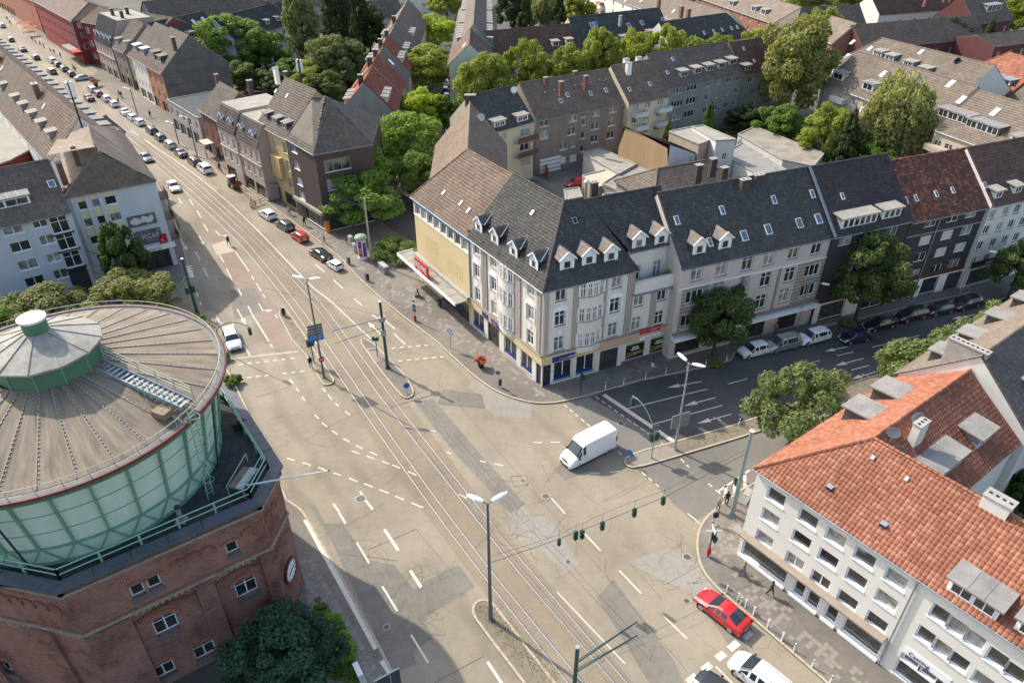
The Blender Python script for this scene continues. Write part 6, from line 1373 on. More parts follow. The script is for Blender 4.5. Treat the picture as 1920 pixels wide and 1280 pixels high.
def mansard(name,label,a,b,ze,D,hh,run,roofm_,wallm,n,zs,top=felt2,w=1.0,wh=1.7,ornate=True):
 A=G(*a,ze);B=G(*b,ze);d=(B-A).normalized();n_=Vector((-d.y,d.x));L=(B-A).length
 fp=[A,B,B+n_*D,A+n_*D];z1=ze+hh
 pl=[[v3(A-n_*.2,ze),v3(B-n_*.2,ze),v3(B+n_*run,z1),v3(A+n_*run,z1)],[v3(B+n_*(D+.2),ze),v3(A+n_*(D+.2),ze),v3(A+n_*(D-run),z1),v3(B+n_*(D-run),z1)]]
 gb=[([v3(B,ze),v3(B+n_*D,ze),v3(B+n_*(D-run),z1),v3(B+n_*run,z1)],),([v3(A+n_*D,ze),v3(A,ze),v3(A+n_*run,z1),v3(A+n_*(D-run),z1)],)]
 t,o=building(name,label,'building',fp,ze,pl,roofm_,wallm,wr(n,zs,w,wh,'cross')(A,B),gables=gb,tw=.4,th=.45,depth=.12,sill=wallm)
 m=MB();m.add([tuple(v3(p,z)-o)for p,z in((A+n_*run,z1+.1),(B+n_*run,z1+.1),(B+n_*(D-run),z1+.1),(A+n_*(D-run),z1+.1))],[(0,1,2,3)],top);m.obj('flat_roof',t)
 sl_=math.degrees(math.atan2(hh,run));k=max(2,int(L/3.2))
 for i in range(k):c=A+d*(L*(i+.5)/k)+n_*.35;dormer(t,o,(c.x,c.y,ze+.5),math.atan2(d.y,d.x),'gable',1.4,1.5,sl_,zinc,wallm)
 for z in([ze-.15]+[q-.55 for q in zs[1:]]):wall_box('cornice',t,o,A,B,.02,L-.02,z-.1,z+.12,.18,wallm)
 return dict(o=t,org=o,A=A,B=B,d=d,n=n_,L=L,ang=math.atan2(d.y,d.x),ze=ze,sl=sl_,D=D)
g1=mansard('ornate_house','ornate dusty pink house with mansard roof next to the tall blue lettered sign',(441,254),(484,279),9.6,12,3.6,1.6,T_greyb,pink,4,[4,6.9])
g2=mansard('ornate_house','ornate pale pink house with zinc dormers between the brick house and its twin',(407,235),(440,253),9.8,12,3.8,1.6,T_greyb,plain('plaster_rose',(.5,.42,.37),.9,0,.15,.8),3,[4,6.9])
chim(g2,((470,166),),13,.9,.9,1.5,plain('chimney_dark',(0,0,0)))
h=H('brick_shop_house','narrow dark red brick house with brown roof left of the ornate houses',(371,204),(406,226),9.0,10,40,T_greyb,plain('brick_dark_red',(.17,.075,.055),.9,0,.2,4),wr(3,[3.8,6.3],1,1.4));chim(h,((408,155),),12.5,.8,.6,1.6)
wall_box('awning',h['o'],h['org'],h['A'],h['B'],.5,4.0,2.9,3.05,1.8,plain('awning_cream',(.6,.5,.36),.8))
for k in range(1):
 A=G(313,187,6.5);B=G(371,222,6.5);d=(B-A).normalized();n=Vector((-d.y,d.x));flat('low_shop_block','low pale grey flat roofed shop block below the big blank gable',[A,B,B+n*11,A+n*13],6.5,plain('plaster_pale_grey',(.4,.38,.34),.9,0,.15,.6),plain('felt_dark',(.07,.075,.08),.9,0,.3,.6),world=True,fac={0:rows((B-A).length,5,[3.9],1.3,1.4)+[(1+k*4,.3,3.2,2.4,'2',gsh,dark)for k in range(4)]})
h=H('blank_gable_house','terracotta rendered house with a huge blank grey gable wall facing the low shops',(269,120),(301,138),9.9,15.5,42,T_umber,plain('render_terracotta',(.4,.2,.12),.9,0,.1,.6),wr(3,[3.6,6.8],1.2,1.4))
greyg=plain('gable_grey',(.155,.145,.13),.95,0,.25,.5)
A,B=h['B'],h['B']+h['n']*h['D'];m=MB();m.poly([tuple(v3(p,z)-h['org']+(h['d']*.04).to_3d())for p,z in((A,0),(B,0),(B,9.9),((A+B)/2,h['zr']+.02),(A,9.9))],greyg);m.obj('gable_wall',h['o'])
m=MB()
for z in(4.5,7,9.4,12):m.bar(tuple(v3(A+h['n']*(max(0,z-9.9)*1.15),z)-h['org']+(h['d']*.07).to_3d()),tuple(v3(B-h['n']*(max(0,z-9.9)*1.15),z)-h['org']+(h['d']*.07).to_3d()),.04,.06,plain('gable_line',(.1,.095,.085),.9))
m.obj('gable_seams',h['o'])
dorm(h,((288,110),(300,118)),'flat',2.6,1.5,T_greyb,plain('dormer_slate',(0,0,0)),n=1);chim(h,((327,85),),16,.9,.7,1.6,plain('chimney_dark',(0,0,0)))
h=H('white_shop_house','white rendered shop house with rows of small windows beside the terracotta house',(244,106),(269,120),9.9,15,42,T_umber,palewhite,wr(4,[3.6,6.8],.8,1.2));dorm(h,((254,96),(268,103)),'flat',2.6,1.4,zinc,zinc)
h=H('cream_shop_house','narrow cream shop house left of the white one',(231,99),(244,106),9.0,13,42,T_brown,creamy,wr(2,[3.8,6.6],1,1.5));
h=H('grey_shop_house','grey brown narrow shop house with dark roof beside the pink mansard',(210,88),(231,99),9.4,13,42,T_greyb,greywarm,wr(2,[3.8,6.6],1.4,1.4));dorm(h,((220,82),(236,88)),'flat',1.8,1.2,felt,zinc)
g3=mansard('ornate_house','dusty pink ornate house with tall black mansard and pale flat roof, far up the street',(176,73),(209,90),8.8,15,6.2,3.0,T_dark,pink,5,[3.6,6.2]);chim(g3,((212,30),(230,35),(240,28)),15,1,.7,1.8,plain('chimney_dark',(0,0,0)))
redp=plain('facade_red',(.26,.045,.045),.7,0,.1,.4);A=G(62,2,11.8);B=G(133,39,11.8)
def fred(A,B):return{0:rows((B-A).length,16,[2.6+1.2,7.0,9.6],1.2,.8,'1'),1:rows(13,3,[4,7,9.6],2.2,1.6,'2')}
h=H('red_department_store','long red faced commercial building with ribbon windows far up the shopping street',(62,2),(133,40),11.8,14,25,T_brown,redp,fred,hip=(0,6));wall_box('corner_column',h['o'],h['org'],h['A'],h['B'],h['L']-3,h['L']-.1,3,11.6,.12,dark);wall_box('shop_fascia',h['o'],h['org'],h['A'],h['B'],h['L']-14,h['L']+.5,2.9,3.5,2.2,felt2);wall_box('sign_panel',h['o'],h['org'],h['A'],h['B'],h['L']-4,h['L']+.6,2.6,3.6,2.3,red)
e1=h['B'];d=h['n'];h7=house('red_store_wing','red wing with white framed windows behind the shopping street corner',e1+d*2+h['d']*1,e1+d*2+h['d']*34-d*0+d*10,13,11.6,25,T_brown,redp,{0:rows(30,7,[1.5,5,8.6],2.2,1.7,'2')},cat='building')
h=H('salmon_store','salmon coloured blank store front at the far upper left of the street',(-40,-48),(60,2),10.5,14,20,T_greyb,plain('facade_salmon',(.38,.15,.1),.8,0,.1,.4),{0:[(2+k*5,.3,4,2.4,'2',gsh,dark)for k in range(10)]})
for k,ch in enumerate('MIRA'):wall_text(h['o'],h['org'],h['A'],h['B'],h['L']-9,8.5-k*1.4,ch,1.3,red,.1)
# left side of the street: roofs seen from behind
r0,r1=G(-110,2,17),G(150,221,17);d=(r1-r0).normalized();n=Vector((-d.y,d.x))
L_=(r1-r0).length
cuts=[0,.3,.52,.74,1]
specs=[('long_roof_house','far brown roofed house at the left picture edge beside the street',T_brown,greyp),('chimney_house','brown roofed house with a broad brick chimney above the left kerb',T_greyb,greyp),('dormer_house','brown roofed house with stacked flat dormers toward the left yard',T_brown,palewhite),('mast_house','brown roofed house nearest the phone mast with a row of grey flat dormers',T_brown,palewhite)]
for k in range(4):
 a,b=r0+d*L_*cuts[k]-n*6,r0+d*L_*cuts[k+1]-n*6
 hh_=house(specs[k][0],specs[k][1],a,b,12,11.2,44,specs[k][2],specs[k][3],{0:rows((b-a).length,5,[2,5,8],1.1,1.4),2:rows((b-a).length,6,[4,7],1.1,1.4)},tw=.4,th=.46)
 nb=max(2,int((b-a).length/4.2))
 for i in range(nb):dormer(hh_['o'],hh_['org'],on_back(hh_,(b-a).length*(i+.5)/nb,1.2),hh_['ang']+math.pi,'flat',2.2,1.3,44,felt,greyp)
 if k in(1,2,3):
  for i in range(2+k):dormer(hh_['o'],hh_['org'],on_front(hh_,(b-a).length*(i+.7)/(2.6+k),1.8),hh_['ang'],'flat',2.0,1.2,44,felt2,greyp)
 skylight(hh_['o'],hh_['org'],on_front(hh_,(b-a).length*.55,3.8),hh_['ang'],44,.8,1.2,white);c=on_front(hh_,(b-a).length*.4,4.6);chimney(hh_['o'],hh_['org'],c,hh_['ang'],1.6,.9,2.2,brickred)
p=G(153,228,17);hm_=MB();hm_.tube((0,0,-3),(0,0,7.5),.16,.12,dark,8)
for t in range(3):a_=t*2.1+.4;hm_.box(.45*math.cos(a_)-.14,.45*math.cos(a_)+.14,.45*math.sin(a_)-.14,.45*math.sin(a_)+.14,5.4,7.6,white)
hm_.obj('antenna_mast',hh_['o'],loc=(p.x-hh_['org'][0]+1.6,p.y-hh_['org'][1]-3,16))
B1,B2=G(84,287,10.5),G(137,291,10.5);n=(B2-B1).normalized();d=Vector((n.y,-n.x));hy=house('yellow_gable_house','pale yellow gabled yard house with light brown roof behind the billboard block',B1-d*13,B1,(B2-B1).length,10.5,42,T_brown,plain('plaster_lemon',(.55,.5,.3),.9,0,.1,.6),{1:rows((B2-B1).length,2,[6.5],1,1.2)});c=on_back(hy,4,2);chimney(hy['o'],hy['org'],c,hy['ang'],.7,.6,1.8)
flat('red_yard_block','dark red walled yard block with pale flat roof at the left picture edge',[(-90,225),(22,200),(60,186),(80,205),(92,262),(20,300),(-60,330)],8.0,plain('wall_dark_red',(.2,.04,.03),.85,0,.12,.6),felt2);
flat('grey_yard_roof','grey panelled low roof under the red yard block at the left edge',[(-60,250),(15,238),(40,325),(-40,345)],4.0,concrete,plain('panel_roof_grey',(.25,.25,.26),.8,0,.2,.4))
# middle distance, both sides of the side street
za=9.5;s0,s1=G(682,157,15),G(765,6,15);d=(s0-s1).normalized();n=Vector((-d.y,d.x));Dg=10.5
c0=s0-n*Dg/2;Lg=78;cut=[0,13,22,31,43,60,95];tm=[T_red,T_red,T_greyb,T_red,T_greyb,T_brown]
lab=['red tiled gabled house with a blank grey gable facing the plaza trees','red tiled row house behind the blank grey gable','grey tiled row house with big skylight in the side street row','short red tiled row house halfway up the side street','grey tiled row house far up the side street','brown roofed long row house at the far end of the side street']
for k in range(6):
 b=c0-d*cut[k];a=c0-d*cut[k+1];hh_=house('side_street_house',lab[k],a,b,Dg,9.6+.4*(k%2),46,tm[k],greyp if k in(0,2,4)else creamy,{0:rows((b-a).length,3,[1.5,4.5,7.2],1,1.4),2:rows((b-a).length,4,[1.5,4.5,7.2],1,1.4)},tw=.36,th=.42)
 for i in range(3 if k in(0,3,4,5)else 0):dormer(hh_['o'],hh_['org'],on_back(hh_,1.8+i*2.6,1.3),hh_['ang']+math.pi,'flat',1.6,1.1,46,felt,palewhite);dormer(hh_['o'],hh_['org'],on_front(hh_,(b-a).length-1.8-i*2.6,1.0),hh_['ang'],'flat',1.6,1.1,46,felt,palewhite)
 c=on_front(hh_,(b-a).length-2,Dg/2-.8);chimney(hh_['o'],hh_['org'],c,hh_['ang'],.9,.9,1.8,plain('chimney_dark',(0,0,0)))
 if k==2:skylight(hh_['o'],hh_['org'],on_back(hh_,4,2.6),hh_['ang']+math.pi,46,1.8,1.8,white)
d2=d;e0=G(842,122,12.0);e1=e0+Vector((-d2.y,d2.x))*9.5;n=Vector((-d2.y,d2.x))
hh_=house('pale_green_gable_house','pale green gabled house with french balcony beside the side street',e0-d2*17,e0,9.5,12.0,42,T_maroon,plain('plaster_pale_green',(.5,.53,.42),.9,0,.07,.5),{1:[(5.5,9.2,.8,1,'1'),(6.9,9.2,.8,1,'1'),(4.6,4.3,1.5,2.2,'door'),(4.6,.8,1.5,2.2,'door')],0:rows(17,5,[2,5,8],1,1.4)});
p=e0+n*4.4;m=MB();m.box(0,1.9,-.5,0,4.1,4.2,concrete);[m.box(k*.14,k*.14+.03,-.5,-.47,4.2,5.2,dark)for k in range(14)];o=m.obj('balcony',hh_['o'],loc=(p.x-hh_['org'][0],p.y-hh_['org'][1],0));o.rotation_euler=(0,0,math.atan2(n.y,n.x))
for q in(3,5):skylight(hh_['o'],hh_['org'],on_front(hh_,17-q,3),hh_['ang'],42,.8,1.4,white)
for k in range(3):
 b=e0-d2*(18+k*20);a=b-d2*19.5;hh_=house('dormer_row_house',['slate roofed house crowded with flat dormers behind the pale green gable','next slate roofed dormer house up the side street','farthest slate roofed dormer house of the side street'][k],a,b,11,11.2,48,T_greyb,greyp,{0:rows(19,6,[2,5,8],1,1.4)},tw=.42,th=.48)
 for i in range(6):dormer(hh_['o'],hh_['org'],on_back(hh_,1.8+i*3.1,1.2),hh_['ang']+math.pi,'flat',1.9,1.3,48,felt2,greyp);dormer(hh_['o'],hh_['org'],on_front(hh_,1.8+i*3.1,1.2),hh_['ang'],'flat',1.9,1.3,48,felt2,greyp)
FAR=dict(tw=.5,th=.5,prof=1)
h=H('brown_roof_villa','cream house with reddish brown roof and small dormers behind the round street trees',(900,112),(1092,92),10,11,42,T_maroon,creamy,wr(8,[1.5,4.5,7.5]),**FAR);dorm(h,((1042,88),(1068,84)),'flat',1.9,1.3,felt2,creamy);
h=H('black_roof_house','long black roofed house with skylights behind the round street trees',(1090,92),(1262,70),10,13,44,T_dark,creamy,wr(8,[1.5,4.5,7.5]),**FAR);skyl(h,((1111,52),(1118,51),(1181,53),(1205,48),(1245,42)),1.2,1.6);dorm(h,((1171,78),(1221,68)),'flat',2.2,1.3,felt2,white);chim(h,((1163,40),),16,.7,.7,1.2,concrete)
h=H('black_hipped_house','black roofed house with white end wall and a row of five skylights',(1262,92),(1410,68),9,12,42,T_dark,palewhite,wr(8,[1.5,4.5]),hip=(0,5),**FAR);skyl(h,((1322,66),(1340,63),(1356,60),(1373,57),(1384,55)),.8,1.3)
h=H('white_balcony_block','white long block with scaffold like balconies and tan roof at the top edge',(1095,-22),(1330,62),9,12,38,T_beige,palewhite,wr(12,[1.2,4,6.7],1.1,1.4),**FAR);skyl(h,((1150,5),(1200,5),(1260,25)),1,1.5,white);chim(h,((1235,8),(1277,25),(1290,30)),14,1.2,.9,1.8)
for u,v in((1128,8),(1129,22)):s,z=WP(h['A'],h['B'],u,v);wall_box('balcony',h['o'],h['org'],h['A'],h['B'],s-2,s+2,z-.2,z+.8,1.5,plain('balcony_rust',(.3,.2,.15),.8))
h=H('brick_terrace','red brick terrace with tan roof and white dormers at the top edge',(1305,-5),(1560,82),8.5,12,38,T_tan,plain('brick_far',(.27,.13,.09),.9,0,.15,1),wr(14,[1.2,4,6.6],1.2,1.3),**FAR);dorm(h,((1325,0),(1370,12),(1412,22),(1430,28)),'flat',2.6,1.5,felt2,white)
h=H('maroon_brick_house','dark brown roofed house with maroon brick walls above the tall tree',(1490,66),(1630,58),8.5,13,42,T_greyb,plain('brick_maroon',(.13,.05,.045),.9,0,.15,1),wr(8,[1.2,4,6.4],1,1.2),hip=(5,0),**FAR)
h=H('brown_back_house','brown roof showing between the row of bright trees and the long tan roof',(1620,92),(1850,70),8,12,38,T_brown,plain('brick_maroon',(0,0,0)),wr(9,[1.5,4.5]),**FAR)
h=H('long_tan_house','long tan roofed house with four white dormers high on the right',(1562,118),(1793,186),10.2,15.5,36,T_beige,palewhite,wr(12,[1.5,4.5,7.5]),hip=(5,0),tw=.42,th=.46,prof=1)
dorm(h,((1643,108),(1665,116),(1700,128),(1728,140)),'flat',2.5,1.4,felt2,white,n=2);skyl(h,((1594,84),(1627,96),(1722,103)),1.0,1.6,white);dish(h['o'],h['org'],v3(G(1793,118,15),15),0,.7,dark)
fb=lambda A,B:{0:rows((B-A).length,8,[1.5,4.4,7.3],1.6,1.5,'2')}
h=H('bay_fronted_house','tan roofed beige apartment house with rounded bays behind the birch',(1540,155),(1752,232),9.6,15,38,T_beige,plain('plaster_sand',(.42,.36,.28),.9,0,.12,.5,streak=True),fb,tw=.42,th=.46,prof=1)
dorm(h,((1570,150),(1625,170)),'flat',3.0,1.5,felt,palewhite,n=1);skyl(h,((1582,112),(1650,145)),1.2,1.8,white)
for f in(.2,.5,.8):
 for z in(1.2,4.1,7.0):wall_box('balcony',h['o'],h['org'],h['A'],h['B'],h['L']*f-2,h['L']*f+2,z,z+1.0,1.2,palewhite)
h=H('bay_fronted_house','tan roofed house with two wide window dormers at the right picture edge',(1752,243),(1985,326),10.4,15,38,T_beige,plain('plaster_sand',(0,0,0)),lambda A,B:{0:rows((B-A).length,10,[1.5,4.4,7.3],1.5,1.5,'2')},tw=.42,th=.46,prof=1)
dorm(h,((1784,226),(1838,247)),'flat',6.4,1.5,felt,plain('dormer_brown',(.14,.1,.08),.8),n=3);dorm(h,((1906,275),),'flat',3,1.5,felt,palewhite);skyl(h,((1795,195),(1858,218),(1775,165)),1.2,2.0,white)
for f in(.08,.3,.52):
 for z in(1.2,4.1,7.0):wall_box('balcony',h['o'],h['org'],h['A'],h['B'],h['L']*f-2.2,h['L']*f+2.2,z,z+1.0,1.3,plain('plaster_sand',(0,0,0)))
h=H('orange_far_house','brick house with bright orange hipped roof on the far right',(1778,145),(1888,180),9.5,15,38,T_orange,plain('brick_brown',(.16,.09,.065),.9,0,.2,2),wr(6,[1.5,4.5,7.4],1.6,1.3),hip=(6,0),tw=.42,th=.46,prof=1);dorm(h,((1861,155),(1882,162)),'flat',2.4,1.4,zinc,white)
h=H('pink_house','pink walled house with dark curved roof right of the bright orange one',(1889,181),(1990,212),9.3,14,38,T_greyb,plain('plaster_pink',(.5,.17,.15),.9,0,.1,.5),wr(4,[1.5,4.5,7.0],1.4,1.8),prof=1)
h=H('brick_flat_block','brick block with grey low roof on the far right edge',(1868,88),(2040,66),8.5,12,15,T_greyb,plain('brick_maroon',(0,0,0)),wr(8,[1.5,5.4],1.8,1.5),**FAR)
h=H('balcony_roof_house','dark roofed house with white roof terrace at the top right',(1830,45),(1900,35),8.5,14,45,T_greyb,plain('brick_maroon',(0,0,0)),wr(4,[1.5,5]),**FAR);dorm(h,((1862,22),),'flat',7,2.0,zinc,white,n=3)
h=H('red_back_roof','red brown roof with several chimneys at the top edge right of centre',(1650,28),(1815,15),8,12,40,T_maroon,palewhite,wr(6,[1.5,4.5]),**FAR);chim(h,((1735,5),(1772,-3),(1783,-3)),13,.9,.8,1.6)
h=H('white_poplar_house','white house with dark roof and small dormers left of the tall poplar',(440,75),(560,40),9.5,11,42,T_dark,plain('plaster_cold_white',(.5,.54,.56),.9,0,.08,.5),wr(6,[1.5,4.3,7],1.3,1.3),**FAR);dorm(h,((482,52),(503,46),(523,40)),'flat',1.6,1.1,felt,white);chim(h,((502,10),),14.5,.9,.7,1.3)
h=H('dark_yard_house','dark roofed yard house with white roof windows behind the blank gable',(322,92),(420,68),8.5,12,44,T_dark,palewhite,wr(5,[1.5,4.5]),**FAR);skyl(h,((370,50),(388,45)),1.2,2.5,white);dorm(h,((360,70),),'flat',2,1.3,felt2,white)
h=H('brown_long_house','long dark brown roofed house along the top left',(295,48),(480,22),8.5,12,44,T_greyb,greyp,wr(9,[1.5,4.5]),**FAR)
h=H('small_yellow_house','small yellow house with dark roof at the top edge beside the side street',(686,38),(760,30),6.5,10,42,T_greyb,plain('plaster_lemon',(0,0,0)),wr(3,[1,3.8]),**FAR);dorm(h,((705,25),),'flat',2,1.2,zinc,white)
# more roofs at and beyond the top edge, so that the town goes on
k=0
for(u,v,w_,dx,dy,t_,wm_)in((420,8,40,1,-.1,T_greyb,greyp),(620,-8,50,1,-.1,T_brown,palewhite),(1000,-40,45,1,.2,T_brown,creamy),(1500,-22,60,1,.25,T_tan,palewhite),(1700,-18,40,1,.1,T_maroon,palewhite),(1890,-8,60,1,.1,T_brown,palewhite),(820,-50,30,.2,1,T_greyb,greyp),(1250,-50,60,1,.3,T_tan,palewhite),(2020,110,50,1,.3,T_brown,creamy),(2060,20,50,1,.2,T_brown,creamy)):
 a=G(u,v,8);d=Vector((dx,dy)).normalized();k+=1
 house('distant_house','distant %s roofed block number'%'' if 0 else['grey roofed block behind the trees at the top left','brown roofed block above the poplars','brown roofed block past the conifers','tan roofed block on the top edge','maroon roofed block on the top edge','brown block at the top right corner','slate house past the side street','tan block past the balconies','brown house outside the right edge','second brown house outside the right edge'][k-1],a,a+d*w_,12,8.5,40,t_,wm_,{0:rows(w_,int(w_/4),[1.5,4.5],1.1,1.4)},**FAR)
# trees
bark=plain('bark',(.09,.07,.05),.95,0,.3,4)
L_dark=leaf_mat('leaves_dark',(0.060,0.098,0.032),(0.150,0.188,0.061));L_mid=leaf_mat('leaves_mid',(0.088,0.155,0.031),(0.174,0.253,0.054))
L_bright=leaf_mat('leaves_bright',(0.116,0.222,0.026),(0.232,0.369,0.046));L_lime=leaf_mat('leaves_lime',(0.214,0.310,0.026),(0.408,0.500,0.042))
L_olive=leaf_mat('leaves_olive',(0.145,0.165,0.053),(0.281,0.281,0.105));L_birch=leaf_mat('leaves_birch',(0.174,0.194,0.073),(0.330,0.349,0.157))
L_teal=leaf_mat('leaves_blue_green',(0.030,0.077,0.043),(0.077,0.144,0.084));L_con=leaf_mat('needles_dark',(0.039,0.068,0.030),(0.088,0.116,0.046));L_yel=leaf_mat('leaves_yellow_green',(0.165,0.214,0.038),(0.330,0.369,0.073))
L_maple=leaf_mat('leaves_fresh_green',(0.106,0.188,0.038),(0.237,0.338,0.068));L_lind=leaf_mat('leaves_linden',(0.106,0.150,0.054),(0.237,0.275,0.115))
def leafmesh(name,pts,nrm,size,mat,seed,droop=0.0):
 """small bent leaf blades at the given points"""
 rng=np.random.RandomState(seed);k=len(pts);r=nrm+rng.normal(0,.55,(k,3));r/=np.linalg.norm(r,axis=1)[:,None]
 t=rng.normal(0,1,(k,3));t-=(t*r).sum(1)[:,None]*r;t/=np.linalg.norm(t,axis=1)[:,None]
 if droop:t=t*(1-droop)+np.array([0,0,-1.0])*droop;t/=np.linalg.norm(t,axis=1)[:,None]
 b=np.cross(r,t);s=(size*rng.uniform(.6,1.25,k))[:,None]
 V=np.stack([pts-t*s,pts+b*s*.55+r*s*.1,pts+t*s,pts-b*s*.55+r*s*.1],1).reshape(-1,3)
 me=bpy.data.meshes.new(name);me.vertices.add(len(V));me.vertices.foreach_set('co',V.ravel().astype('f4'));n=k*4
 me.loops.add(n);me.loops.foreach_set('vertex_index',np.arange(n,dtype='i4'));me.polygons.add(k)
 me.polygons.foreach_set('loop_start',np.arange(0,n,4,dtype='i4'));me.polygons.foreach_set('loop_total',np.full(k,4,'i4'));me.materials.append(mat);me.update(calc_edges=True);return me
def crown_pts(kind,n,seed):
 """points spread over the shells of many leaf clumps inside a unit crown (radius 1, height 0..2)"""
 rng=np.random.RandomState(seed);C_=[];Rr=[]
 if kind=='broad':nb=75
 elif kind=='loose':nb=60
 elif kind=='column':nb=60
 elif kind=='cone':nb=90
 elif kind=='willow':nb=90
 else:nb=36
 for i in range(nb):
  u=rng.rand();th=rng.rand()*2*math.pi
  if kind in('broad','loose','bush'):
   ph=math.acos(1-1.75*u);rr=(.78+.2*rng.rand())if rng.rand()<.85 else .4;lump=1+.19*math.sin(3*th+seed)+.09*math.sin(5*ph+seed*2)
   c=np.array([rr*math.sin(ph)*math.cos(th),rr*math.sin(ph)*math.sin(th),1+.95*rr*math.cos(ph)])*np.array([lump,lump,1]);r=rng.uniform(.12,.3)if kind!='loose' else rng.uniform(.13,.24)
   if kind=='bush':c[2]=max(.15,c[2]*.8)
  elif kind=='column':z=u*2;w_=.75*math.sin(math.pi*min(.97,(z+.35)/2.5))**.7;c=np.array([w_*math.cos(th)*.6,w_*math.sin(th)*.6,z]);r=rng.uniform(.14,.26)
  elif kind=='cone':z=u**1.25*1.95;w_=(1-z/2.05)*.75;c=np.array([w_*math.cos(th),w_*math.sin(th),z]);r=.09+.12*(1-z/2)
  else:ph=math.acos(1-1.5*u);rr=.55+.4*rng.rand();c=np.array([rr*math.sin(ph)*math.cos(th)*.95,rr*math.sin(ph)*math.sin(th)*.95,1.05+.9*rr*math.cos(ph)]);r=rng.uniform(.12,.22)
  C_.append(c);Rr.append(r)
 C_=np.array(C_);Rr=np.array(Rr);w=Rr**2;idx=rng.choice(nb,n,p=w/w.sum());d=rng.normal(0,1,(n,3));d/=np.linalg.norm(d,axis=1)[:,None]
 rad=Rr[idx]*rng.uniform(.7,1.08,n);P=C_[idx]+d*rad[:,None]*(np.array([1,1,.8])if kind!='willow' else np.array([.8,.8,1.8]))
 if kind=='willow':P[:,2]-=.15
 up_=d.copy();up_[:,2]+=.5;keep=P[:,2]>.02
 return P[keep],up_[keep]
PROTO={}
def proto(kind,var,leaf,R,H_,mat):
 leaf=max(leaf,.047*R)
 key=(kind,var,leaf,round(R/1.5),mat.name)
 if key in PROTO:return PROTO[key]
 n={'broad':15000,'loose':11000,'column':13000,'cone':12000,'willow':14000,'bush':5000}[kind]
 P,N=crown_pts(kind,n,var*13+len(kind));P=P*np.array([1,1,1]);me=leafmesh('crown',P,N,leaf/max(R,.5),mat,var,.5 if kind=='willow' else 0)
 PROTO[key]=me;return me
tr_mesh={}
def trunk_mesh(var,cone=False):
 if(var,cone)in tr_mesh:return tr_mesh[(var,cone)]
 m=MB();rr=random.Random(var);m.tube((0,0,-.02),(.01,0,.45),.035,.026,bark,8);m.tube((.01,0,.44),(.0,.01,1.15 if not cone else 1.9),.026,.008,bark,6)
 if not cone:
  for k in range(7):
   a=k*2.4+rr.random();z=.38+.08*k;e=(.38*math.cos(a),.38*math.sin(a),z+.3);m.tube((0,0,z),e,.016,.008,bark,5)
   for q in range(2):b=a+rr.uniform(-.7,.7);m.tube(e,(e[0]+.25*math.cos(b),e[1]+.25*math.sin(b),e[2]+rr.uniform(.05,.25)),.007,.003,bark,4)
 me=m.mesh('trunk',60);tr_mesh[(var,cone)]=me;return me
tcount=0
def tree(label,px,top,R,kind,mat,leaf=.2,group=None,z0=0,base=None,name='tree',low=.18,cat='tree'):
 """px: foot on the ground (or None with base), top: height of the tree, R: crown radius, metres"""
 global tcount;tcount+=1;var=tcount%3
 p=base if base is not None else G(*px);t=empty(name,(p.x,p.y,z0),R_.random()*6.28,label,cat,group);hc_=top*(1-low)
 me=proto(kind,var,leaf,R,top,mat);c=obj('crown',me,t,(0,0,top*low));c.scale=(R,R,hc_/2)
 q=obj('trunk',trunk_mesh(var,kind=='cone'),t);q.scale=(top*.62,top*.62,top*.62);return t
def crown_tree(label,cpx,top,R,kind,mat,leaf=.2,low=.18,name='tree',group=None):
 if len(cpx)==3:p=G(cpx[0],cpx[1],top);return tree(label,None,top,R,kind,mat,leaf,group,base=p,name=name,low=low)
 """cpx: picture point of the crown's middle"""
 p=G(cpx[0],cpx[1],top*(.5+low/2));return tree(label,None,top,R,kind,mat,leaf,group,base=p,name=name,low=low)
